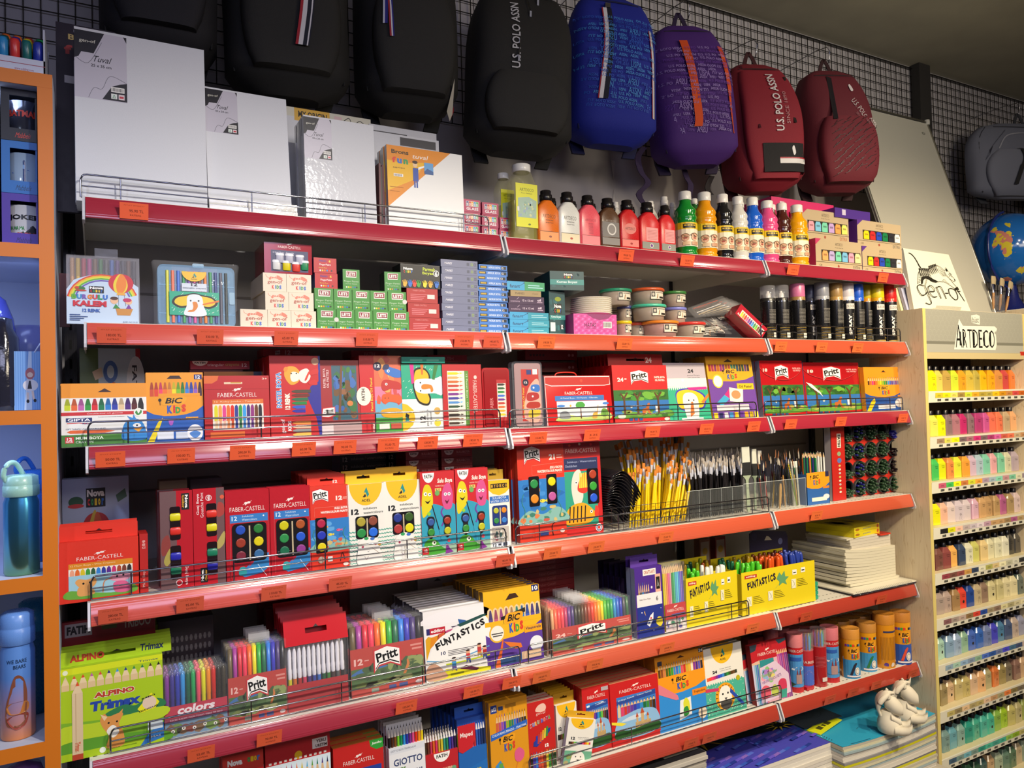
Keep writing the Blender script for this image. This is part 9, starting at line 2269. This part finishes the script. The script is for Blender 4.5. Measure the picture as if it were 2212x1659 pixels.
# ================================================================ backpacks
hookc=('8a8a90','metal')
def spow(x,p):
 return math.copysign(abs(x)**p,x)
def backpack(label,xl,xr,yt,yb,col,pocket=None,art=None,Y=.28,D=.15,yaw=-12,roll=0,dark=None,strap=True,extras=None,hook=True,wk=.9,fin='cloth',seed=1):
 pc=at((xl+xr)/2,(yt+yb)/2,Y)
 dep=(pc-CAM).dot(FW)
 px=dep/FPX
 W=((xr-xl)*px-D*.40)/wk
 H=(yb-yt)*px/1.0
 dark=dark or sh(col,.45)
 top=at((xl+xr)/2,yt,Y)
 t=empty('backpack',label,'backpack',(pc.x,Y,top.z-H),'backpacks hanging on the wire grid',rot=(0,R_(roll),R_(yaw)))
 rd=random.Random(seed)
 ph=[rd.uniform(0,6)for _ in range(6)]
 def wprof(v):
  if v<.12:
   return .80+.2*math.sin(v/.12*math.pi/2)
  if v<.6:
   return 1.0
  return max(.05,1.0-.36*((v-.6)/.4)**2.6)
 def dprof(v):
  if v<.1:
   return .7+.3*math.sin(v/.1*math.pi/2)
  if v<.5:
   return 1.0
  return max(.12,1.0-.62*((v-.5)/.5)**1.8)
 def front(x,z,k=1.0):
  v=max(0,min(1,z/H))
  w_=W/2*wprof(v)*1.0
  q=min(.97,abs(x)/max(w_,1e-4))
  return-(D*dprof(v))*(1-q**3.2)**(1/3.2)*k
 def sec(w_,d_,z,y0,wr=0.0):
  o=[]
  for k in range(28):
   a=2*math.pi*k/28
   r=1+wr*math.sin(3*a+ph[0]+9*z)*.5+wr*math.sin(5*a+ph[1]-14*z)*.5
   o.append((w_/2*spow(math.cos(a),.5)*r,y0+(d_*spow(math.sin(a),.5)if math.sin(a)<0 else d_*.12*spow(math.sin(a),.5))*r,z))
  return o
 b=B()
 rings=[]
 for i in range(19):
  v=i/18
  e=.35 if i in(0,)else(.92 if i==1 else 1)
  if i==18:
   e=.7
  z=H*(v if i else .0)+(.0 if i else .012)
  rings.append(sec(W*wprof(v)*e,D*dprof(v)*e,z,0,.018))
 rings[0]=sec(W*.5,D*.4,.0,-.02)
 b.loft(rings,(col,fin))
 b.build('bag_body',t)
 # front pocket
 if pocket:
  z0,z1,ww,pcx,pd=pocket
  b=B()
  rings=[]
  for i in range(11):
   v=i/10
   s_=math.sin(math.pi*min(1,max(0,.08+.84*v)))**.2
   z=H*(z0+(z1-z0)*v)
   yy=front(0,z)+.012
   rings.append([(q[0],q[1],q[2])for q in sec(W*ww*s_,pd*s_+.012,z,yy,.02)])
  b.loft(rings,(pcx,fin))
  b.build('front_pocket',t)
 def surf(a,c,d):
  z=c
  y=front(a,z)
  if pocket:
   z0,z1,ww,pcx,pd=pocket
   if H*z0<z<H*z1 and abs(a)<W*ww/2*.97:
    v=(z/H-z0)/(z1-z0)
    s_=math.sin(math.pi*min(1,max(0,.08+.84*v)))**.2
    q=min(.98,abs(a)/(W*ww*s_/2+1e-6))
    y=min(y,front(0,z)+.012-(pd*s_+.012)*(1-q**3.2)**(1/3.2))
  return(a,y-d-.0035,z)
 if art:
  b=B()
  # art in fractions: u -> -W/2..W/2
  b.art(W,H,art,0,-W/2,0,None,surf,2e-4)
  b.build('printed_motif',t)
  # seam piping and zips
 b=B()
 for s_ in(-1,1):
  b.tube([(s_*W/2*wprof(i/14)*.9,front(s_*W/2*wprof(i/14)*.9,H*i/14)-.001,H*i/14)for i in range(1,14)],.0028,(dark,'cloth'),6)
 b.tube([(W/2*wprof(.97)*u*.9,front(W/2*wprof(.97)*u*.9,H*.93)-.002,H*.93)for u in(-.9,-.6,-.3,0,.3,.6,.9)],.003,(dark,'cloth'),6)
 b.build('piping',t)
 if strap:
  b=B()
  for s_ in(-1,1):
   b.ribbon([(s_*W*.2,-.01,H*.98),(s_*W*.3,.03,H*.86),(s_*W*.36,.045,H*.6),(s_*W*.38,.04,H*.3),(s_*W*.34,.03,H*.06),(s_*W*.3,.03,-H*.015)],(.045 if s_ else 0,0,0),.012,(dark,'cloth'))
  b.build('shoulder_strap',t)
 b=B()
 b.ribbon([(-.03,-.015,H*.975),(-.014,-.01,H+.035),(0,-.008,H+.06),(.014,-.01,H+.035),(.03,-.015,H*.975)],(.016,0,0),.004,(dark,'cloth'))
 b.build('carry_handle',t)
 if hook:
  hb=B()
  hb.tube([(0,.26,.11),(0,.2,.115),(0,.06,.12),(0,-.004,.115),(0,-.018,.09),(0,-.014,.06),(0,-.005,.04),(0,.002,.044)],.0018,hookc,6)
  hb.tube([(0,.262,.11),(.004,.262,.05)],.0018,hookc,6)
  o=hb.build('wire_hook',loc=(pc.x,Y,top.z),label='wire hook carrying the %s'%label.split(',')[0],cat='hook',group=None)
 if extras:
  extras(t,W,H,front,surf)
 return t
def pull(t,surf,pts,w_,cols,name='zip_pull'):
 """fabric zip pull laid over the front: pts = (x,z) list; cols = strips across"""
 b=B()
 n=len(cols)
 P=catmull(pts,False,4)
 for k,(a,c_,col)in enumerate(cols):
  vs,fs=[],[]
  for i,(x,z)in enumerate(P):
   for u in(a,c_):
    q=surf(x+(u-.5)*w_,z,.006)
    vs.append(q)
   if i:
    fs.append((2*i-2,2*i-1,2*i+1,2*i))
  b.add(vs,fs,(col,'cloth'))
 return b.build(name,t)
TRI=[(0,.22,'b02030'),(.22,.6,'e8e6e6'),(.6,1,'181a2c')]
def ex1(t,W,H,f,s):
 pull(t,s,[(W*.13,H*.7),(W*.11,H*.4),(W*.06,H*.17)],.034,[(0,.2,'a82030'),(.2,.52,'dcdade'),(.52,.8,'16182a'),(.8,.9,'d8d6dc'),(.9,1,'16182a')])
def ex2(t,W,H,f,s):
 pull(t,s,[(-W*.30,H*.46),(-W*.31,H*.34)],.012,[(0,.4,'d8d8e8'),(.4,1,'2a2a88')])
 pull(t,s,[(-W*.26,H*.46),(-W*.25,H*.28)],.012,[(0,.4,'a82a3a'),(.4,.7,'e0e0e8'),(.7,1,'2a2a88')])
 b=B();b.art(W,H,[('P','dcd8cc',.86,.02,.93,.0,.95,.03,.88,.14),('P','a82a30',.93,.0,.96,.04,.95,.06,.94,.03)],0,-W/2,0,None,s,2e-4);b.build('side_tag',t)
def ex3(t,W,H,f,s):
 b=B()
 for pts in([(W*.0,H*.95),(W*.02,H*.86),(W*.03,H*.8)],[(-W*.08,H*.62),(-W*.1,H*.5)],[(W*.1,H*.97),(W*.12,H*.9)]):
  q=[s(x,z,.004)for x,z in pts]
  b.tube(q,.0016,('8a8c98','metal'),6)
  b.box(q[-1][0]-.003,q[-1][0]+.003,q[-1][1]-.002,q[-1][1]+.001,q[-1][2]-.018,q[-1][2],('a8aab4','cloth'))
 b.build('zip_pull',t)
bl1,bl2='4a9ae0','2f62c8'
def prints(c1,c2,seed):
 rd=random.Random(seed)
 o=[]
 v=.2
 for r in range(22):
  v=.2+.027*r
  u=-.02+.12*(r%3)
  while u<.9:
   s_=rd.choice(['U.S. POLO ASSN.','USPA','U.S. POLO ASSN.','USPA','ASSN.','U.S. PO'])
   big=rd.random()<.25
   w_=.02*len(s_)*(1.6 if big and len(s_)<6 else 1)
   if u+w_>.96:
    break
   o.append(('T',s_,u+w_/2+.03,v,w_*(-1 if rd.random()<.3 else 1),(.04 if big and len(s_)<6 else .019)*(1 if rd.random()<.75 else-1),c1 if rd.random()<.65 else c2,.0 if big else .01,0,-4))
   u+=w_+.03
   # keep on few layers
 return o
def ex4(t,W,H,f,s):
 pull(t,s,[(-W*.13,H*.86),(-W*.15,H*.6),(-W*.2,H*.34),(-W*.22,H*.24)],.034,[(0,.12,'a82434'),(.12,.5,'e6e4ea'),(.5,1,'14162a')])
 pull(t,s,[(W*.37,H*.74),(W*.39,H*.45),(W*.40,H*.16)],.016,[(0,.2,'a82434'),(.2,.8,'e6e4ea'),(.8,1,'14162a')])
 b=B();b.box(-W*.15,-W*.09,s(0,H*.87,.0)[1]-.012,s(0,H*.87,0)[1]+.0,H*.86,H*.89,('8a8c98','metal'));b.build('zip_slider',t)
def ex5(t,W,H,f,s):
 pull(t,s,[(-W*.12,H*.84),(-W*.1,H*.55),(-W*.08,H*.3),(-W*.1,H*.22)],.03,[(0,1,'e0521c')])
 pull(t,s,[(W*.34,H*.8),(W*.37,H*.5),(W*.40,H*.18)],.022,[(0,1,'e0521c')])
def ex6(t,W,H,f,s):
 b=B();b.art(W,H,[('R',.28,.1,.95,.31,('141216','cloth'))]+[('R',.5,.16,.88,.195,'e0dede'),('R',.5,.195,.88,.205,'b02434'),('S','e0dede',.7,.22,.68,.27,.71,.29,.73,.24),('R',.74,.46,.78,.84,'1c1014'),('R',.24,.42,.27,.96,'4a1020')],0,-W/2,0,None,s,3e-4)
 b.build('pocket_panel',t)
def ex7(t,W,H,f,s):
 rd=random.Random(4)
 o=[]
 for r in range(24):
  u=.2+.03*r*.9
  for k in range(5):
   u0=.2+.15*k+.04*(r%3)
   v0=.08+.018*r+.02*k
   if u0<.86 and v0<.52:
    o.append(('L','1c1418',.0016,u0,v0,u0+rd.uniform(.05,.1),v0+rd.uniform(.015,.04)))
 b=B()
 for k in range(0,len(o)):
  b.art(W,H,[o[k]],0,-W/2,0,[0],s,3e-4)
 b.art(W,H,[('P','1c1820',.24,.52,.3,.52,.42,.9,.36,.92),('S','e0d8d8',.64,.78,.63,.83,.66,.84,.68,.79)],0,-W/2,0,None,s,3e-4)
 b.build('printed_lines',t)
def vt(s,u,v,w_,h,c,b_=0):
 return('T',s,u,v,w_,h,c,b_,0,90)
BKC='1e1d1c'
backpack('large black backpack at the top left corner, behind the tall canvas',215,470,-330,170,'17161c',(.1,.6,.8,'1a1920',.03),None,yaw=-4,seed=2)
backpack('black backpack with hanging red, white and navy ribbon, second from the left',478,752,-185,238,BKC,(.08,.6,.78,'232220',.035),None,yaw=-6,extras=ex1,seed=3)
backpack('black backpack with two short navy and white zip tags, third from the left',752,985,-150,272,BKC,(.06,.55,.8,'252422',.035),None,yaw=-8,extras=ex2,seed=4)
backpack('black backpack with white lettering running upward',985,1226,-8,352,'252422',(.08,.4,.78,'2c2b28',.03),[vt('U.S. POLO ASSN',.38,.64,.08,.42,'d0d0d2',.015)],yaw=-14,roll=3,extras=ex3,seed=5)
backpack('bright blue backpack printed all over with light blue words',1203,1408,5,332,'1b2a9c',None,prints(bl1,bl2,4),yaw=-14,roll=2,extras=ex4,D=.13,seed=6)
backpack('purple backpack printed with pale words and two orange zip ribbons',1393,1586,68,372,'4a2178',None,prints('a088c8','6a3fa0',8),yaw=-16,roll=-4,extras=ex5,D=.13,seed=7)
backpack('red backpack with a black lower panel and upright white lettering',1545,1723,150,428,'7c1526',(.06,.9,.82,'8a182a',.02),[vt('U.S. POLO ASSN',.54,.63,.11,.46,'e0d8d8',.02),vt('SINCE 1890',.66,.58,.05,.25,'b8888c',.0)],yaw=-16,roll=-3,extras=ex6,D=.14,seed=8)
backpack('maroon backpack with black hatch lines on its pocket, beside the whiteboard',1706,1876,163,430,'661a28',(.05,.55,.84,'6e1c2a',.03),[('T','U.S. POLO ASSN.',.76,.58,.5,.05,'d0c4c4',.0,0,-58),('T','SINCE 1890',.7,.54,.22,.022,'9a6a70',.0,0,-58)],yaw=-18,roll=-2,extras=ex7,D=.14,seed=9)
def ex8(t,W,H,f,s):
 pull(t,s,[(-W*.12,H*.62),(-W*.1,H*.5),(-W*.12,H*.4)],.022,[(0,1,'1c1c1e')])
 pull(t,s,[(-W*.13,H*.4),(-W*.2,H*.14)],.022,[(0,1,'1c1c1e')])
 pull(t,s,[(W*.3,H*.3),(W*.2,H*.05)],.02,[(0,1,'1c1c1e')])
 b=B();b.art(W,H,[('LS','9a9ca8',.006,.2,.62,.3,.8,.5,.84,.75,.78,.9,.66),('LS','4a4c5a',.003,.05,.3,.12,.6,.3,.88)],0,-W/2,0,None,s,3e-4);b.build('reflective_piping',t)
backpack('grey-blue backpack on the right grid panel, above the globe',2078,2320,272,438,'6c7080',(.02,.6,.84,'747888',.02),None,Y=.34,yaw=-20,extras=ex8,D=.09,seed=10)
backpack('black backpack cut off by the right picture edge',2196,2420,270,470,'1c1c20',None,None,Y=.42,yaw=-20,D=.06,seed=11)
# purple and black strap tails hanging below bags
b=B()
p=at(1392,330,.33)
def tail(px,pts,c,lb):
 b=B()
 q=[at(x,y,.31)for x,y in pts]
 o=q[0]
 b.ribbon([tuple(v-o)for v in catmull([tuple(v)for v in q],False,4)for v in[Vector(v)]],(.026,0,0),.003,(c,'cloth'))
 b.build('strap_tail',loc=o,label=lb,cat='strap',group='loose strap ends below the backpacks')
tail(0,[(1392,318),(1378,340),(1385,372),(1400,395),(1380,420),(1396,446)],'2a1840','dark purple strap end zigzagging down left of the purple backpack')
tail(0,[(1478,366),(1484,385),(1492,400),(1488,425)],'2a1840','dark purple strap end hanging under the purple backpack')
tail(0,[(1538,380),(1528,405),(1536,420)],'1c1418','black strap end left under the red backpack')
b=B();b.prism([(0,.2),(.02,.2),(.012,.13),(.01,.125)][::-1],0,.001,'c8c4c0');b.prism([(.01,.085),(.016,.02),(.02,0),(0,0),(.004,.02)],0,.001,'c8c4c0')
b.build('wall_sticker',loc=(at(1318,330,YG+.0115).x,YG+.009,at(1325,455,YG).z),label='thin white pointed sticker on the wall below the blue backpack',cat='sticker')
# ================================================================ contents of the orange-edged display unit
def ux(px,Y=.04):
 return at(px,800,Y).x
b=B()
t=empty('marker_display','white slanted tray of colourful fat markers on top of the orange-edged unit','marker display',(at(0,100,.02).x-.09,.02,UB[0]+.0005))
wt_=at(97,100,.02).x-(at(0,100,.02).x-.09)
b.box(0,wt_,0,.003,0,.034,('c8cce0','card'));b.box(wt_-.003,wt_,0,.16,0,.1,('c0c4d4','card'));b.box(0,.003,0,.16,0,.1,('c0c4d4','card'));b.box(0,wt_,.16,.163,0,.12,('b0b4c4','card'));b.box(0,wt_,.003,.16,0,.003,('c0c4d4','card'))
b.art(wt_,.034,[('R',0,.62,1,.66,'9a2a3a'),('T','www.edding.com',.78,.3,.2,.2,'9a2a3a')])
b.build('tray',t)
mc=[['4a2a9a','2a8ac8','d83a3a','1f6a6a','2a3aa8'],['d85a9a','1f4a4a','3a2a8a','e0c82a','0f5a48'],['e0602a','e06a2a','e0702a','8a2a2a','1f9a58']]
for r in range(3):
 for c in range(8):
  cc=mc[r][(c+2)%5]
  b=B();b.lathe([(.0085,0),(.0085,.035),(.0095,.037),(.0095,.065),(.007,.071),(.0065,.071),(.006,.065),(.0001,.065)],(cc,'plast'),14)
  x=t.location.x+wt_-.013-.0205*(7-c)
  b.build('fat_marker',loc=(x,.042+.036*r,UB[0]+.006+.018*r),rot=(R_(8),0,0),label='fat marker in the white tray, %s from the left in the %s row'%(ORD[c],('front','middle','rear')[r]),cat='marker',group='fat markers in the white tray')
mug=(('1c1c22','2a2c38','c83a2a','BATMAN','dark carton with a mug window and red lettering, topmost of three'),('1f6ab8','9ab0c8','1a2a6a','','blue carton with a mug window and winged emblem, middle of three'),('46289a','c8c8cc','1a1a1a','JOKER','purple carton with a mug window and black lettering, lowest of three'))
zz=UB[1]+.001
for k in(2,1,0):
 c,mcx,tc_,s_,lb=mug[k]
 x0_=at(3,400,.03).x
 x1_=XR-PWD-.003
 H=(.109,.108,.107)[k]
 t=empty('mug_carton',lb,'mug carton',(x0_,.03,zz),'mug cartons in the orange-edged unit')
 W=x1_-x0_
 b=B()
 b.box(0,W,.002,.09,0,.004,(c,'card'));b.box(0,W,.002,.09,H-.004,H,(c,'card'));b.box(0,.003,.002,.09,0,H,(c,'card'));b.box(W-.003,W,.002,.09,0,H,(c,'card'));b.box(0,W,.088,.09,0,H,(c,'card'))
 u0,u1,v0,v1=.24*W,.99*W,.24*H,.86*H
 b.box(0,u0,0,.002,0,H,(c,'card'));b.box(u1,W,0,.002,0,H,(c,'card'));b.box(u0,u1,0,.002,0,v0,(c,'card'));b.box(u0,u1,0,.002,v1,H,(c,'card'))
 b.art(W,H,[('T','Mabbels',.62,.11,.42,.1,sh(c,.45)if k else 'c83a2a',.0,.3)])
 b.build('carton',t)
 b=B();b.lathe([(.033,.004),(.035,.008),(.035,H-.02),(.033,H-.02),(.032,.01),(.001,.01)],(mcx,'gloss'),24,(u0+u1)/2,.045)
 ops=[]
 if s_:
  ops=[('T',s_,.5,.72,.8,.2,tc_,.04)]
 if k==2:
  ops+=[('T','HA HA HA',.3,.4,.4,.12,'2f8a3a',.03),('T','SMILE',.55,.18,.5,.16,'c83a2a',.05),('P','2a2a2e',.4,.24,.7,.5,.9,.3,.8,.1,.5,.12)]
 if k==1:
  ops+=[('P','1f3a78',.1,.3,.5,.9,.95,.6,.8,.1,.5,.2),('P','8ab0e0',.05,.7,.5,.75,.9,.6,.5,.62),('P','3a6ac0',.2,.5,.6,.6,.9,.4,.5,.3)]
 A0,A1=R_(-150),R_(-30)
 b.art(1,1,ops,curve=lambda u,v,d:((u0+u1)/2+(.035+d)*math.cos(A0+(A1-A0)*u),.045+(.035+d)*math.sin(A0+(A1-A0)*u),.012+(H-.04)*v),step=1.5e-4)
 b.build('mug',t)
 zz+=H+.0008
for k in range(2):
 b=B();b.box(0,.06,0,.09,0,.15,(('3a3448','b0a894')[k],'card'));b.build('carton',loc=(at(3,400,.03).x-.064,.035,UB[1]+.001+.152*k),label='%s carton cut off by the left picture edge beside the mug cartons'%('dark','pale')[k],cat='carton')
 # gift bag
x0_,x1_=at(30,800,.05).x,at(94,800,.05).x
W=x1_-x0_
H=at(60,760,.05).z-UB[2]
t=empty('gift_bag','small light blue gingham gift bag with a doll figure print, next to the orange post','gift bag',(x0_,.05,UB[2]+.001))
b=B();b.box(0,W,0,.035,0,H,('6a9ad8','card'))
b.art(W,H,[('RS',[(.08*i,0,.08*i+.04,1,'82aee4')for i in range(12)]),('P','c8d8ec',.34,0,.6,0,.6,1,.5,1),('E',.55,.42,.26,.1,'e0dce0'),('P','2a2a34',.45,.36,.6,.36,.56,.5,.5,.5),('E',.54,.62,.16,.1,'b86a70'),('C',.54,.6,.1,'e8c8b8'),('L','e8d0c4',.004,.46,.3,.46,.18),('L','e8d0c4',.004,.62,.32,.66,.18),('E',.46,.15,.05,.03,'1a1a22'),('E',.7,.16,.05,.03,'1a1a22')])
b.build('bag_body',t)
b=B();b.tube(catmull([(W*.7,.0,H*.98),(W*.85,.0,H*1.1),(W*.95,.01,H*1.16),(W*.98,.02,H*.98)],False,5),.0013,('c8ccd8','plast'),5);b.build('handle',t)
b=B();b.lathe([(.028,0),(.03,.01),(.03,.15),(.02,.17),(.018,.19),(.0001,.195)],('1c1c28','wrap'),18);b.build('tumbler',loc=(at(4,800,.06).x,.07,UB[2]+.001),label='black tumbler cut off by the left edge beside the gift bag',cat='tumbler')
b=B();b.lathe([(.045,0),(.045,.05),(.03,.06),(.0001,.062)],('3a3488','trans'),20);b.build('lunch_box',loc=(at(66,730,.2).x,.2,UB[2]+.13),label='violet clear box at the back above the gift bag',cat='box')
b=B();b.box(-.045,.045,-.04,.04,0,.129,('26264a','card'));b.build('carton',loc=(at(66,730,.2).x,.2,UB[2]+.001),label='dark blue carton carrying the violet clear box',cat='carton')
b=B();b.lathe([(.03,0),(.032,.16),(.026,.2),(.012,.24),(.0001,.25)],('4a50a8','wrap'),18);b.build('tumbler',loc=(at(0,800,.16).x,.16,UB[2]+.001),label='violet-blue bottle in film behind the black tumbler',cat='tumbler')
# steel flask
def flask(label,pxc,Y,zb,R,hb,hl,bodym,lidc,name='steel_flask',handle=True,art=None):
 p=at(pxc,1100,Y)
 t=empty(name,label,'flask',(p.x,Y,zb+.001))
 b=B()
 b.lathe([(R*.94,0),(R,.004),(R,hb*.92),(R*.9,hb*.98),(R*.9,hb)],bodym,32)
 if art:
  A0,A1=R_(-160),R_(-30)
  b.art(1,1,art,curve=lambda u,v,d:((R+d)*math.cos(A0+(A1-A0)*u),(R+d)*math.sin(A0+(A1-A0)*u),hb*v),step=1.5e-4)
 b.build('flask_body',t)
 b=B();b.lathe([(R*.96,hb),(R*1.02,hb+.002),(R*1.02,hb+hl*.48),(R*.98,hb+hl*.5),(R*.98,hb+hl*.54),(R*.96,hb+hl*.92),(R*.7,hb+hl),(.0001,hb+hl)],lidc,32);b.build('lid',t)
 if handle:
  b=B();b.tube(catmull([(-R*.6,-R*.4,hb+hl*.6),(-R*.9,-R*.5,hb+hl*1.0),(-R*.7,-R*.4,hb+hl*1.5),(-R*.3,-.0,hb+hl*1.55),(R*.1,.01,hb+hl*1.0)],False,5),.005,lidc,8);b.build('loop_handle',t)
 return t
Yf=.055
Rf=(at(88,1150,Yf).x-at(4,1150,Yf).x)/2*.95
hb=at(46,1072,Yf).z-UB[3]
hl=at(46,1026,Yf).z-at(46,1072,Yf).z
flask('brushed blue-green steel flask with pale mint lid and loop handle',46,Yf,UB[3],Rf,hb,hl,'!flask',('9ac8b8','plast'))
flask('second blue flask with blue lid behind the brushed one',70,.2,UB[3],Rf,hb,hl,('2a5aa8','plast'),('2a68b8','plast'))
Rb=Rf*.98
hb=at(36,1392,Yf).z-UB[4]
hl=at(36,1322,Yf).z-at(36,1392,Yf).z
flask('clear bottle fading from blue to orange with a lettered brown print, blue lid',34,Yf+.01,UB[4],Rb,hb,hl,'!ombre',('6a98e0','plast'),'water_bottle',False,
[('T','WE BARE',.55,.84,.5,.04,'1f3a5a',.01),('T','BEARS',.62,.78,.3,.04,'1f3a5a',.01),('S','8a5038',.3,.16,.26,.34,.36,.5,.5,.68,.7,.66,.8,.5,.78,.3,.7,.16),('S','c07838',.28,.34,.4,.4,.8,.4,.8,.3,.4,.28),('S','9a4030',.3,.24,.8,.28,.76,.16,.5,.12)])
flask('teal bottle with rounded lid behind the blue and orange one',72,.2,UB[4],Rb,hb*.95,hl,('1c5a78','plast'),('1f7a9a','plast'),'water_bottle',False)
hq=at(52,1640,.07).z-UB[5]
b=B();b.lathe([(.04,0),(.044,.02),(.044,hq*.8),(.03,hq*.95),(.0001,hq)],('8a5a9a','wrap'),20)
b.build('tumbler',loc=(at(52,1645,.07).x,.07,UB[5]+.001),label='pinkish violet film-wrapped tumbler at the bottom left edge',cat='tumbler')
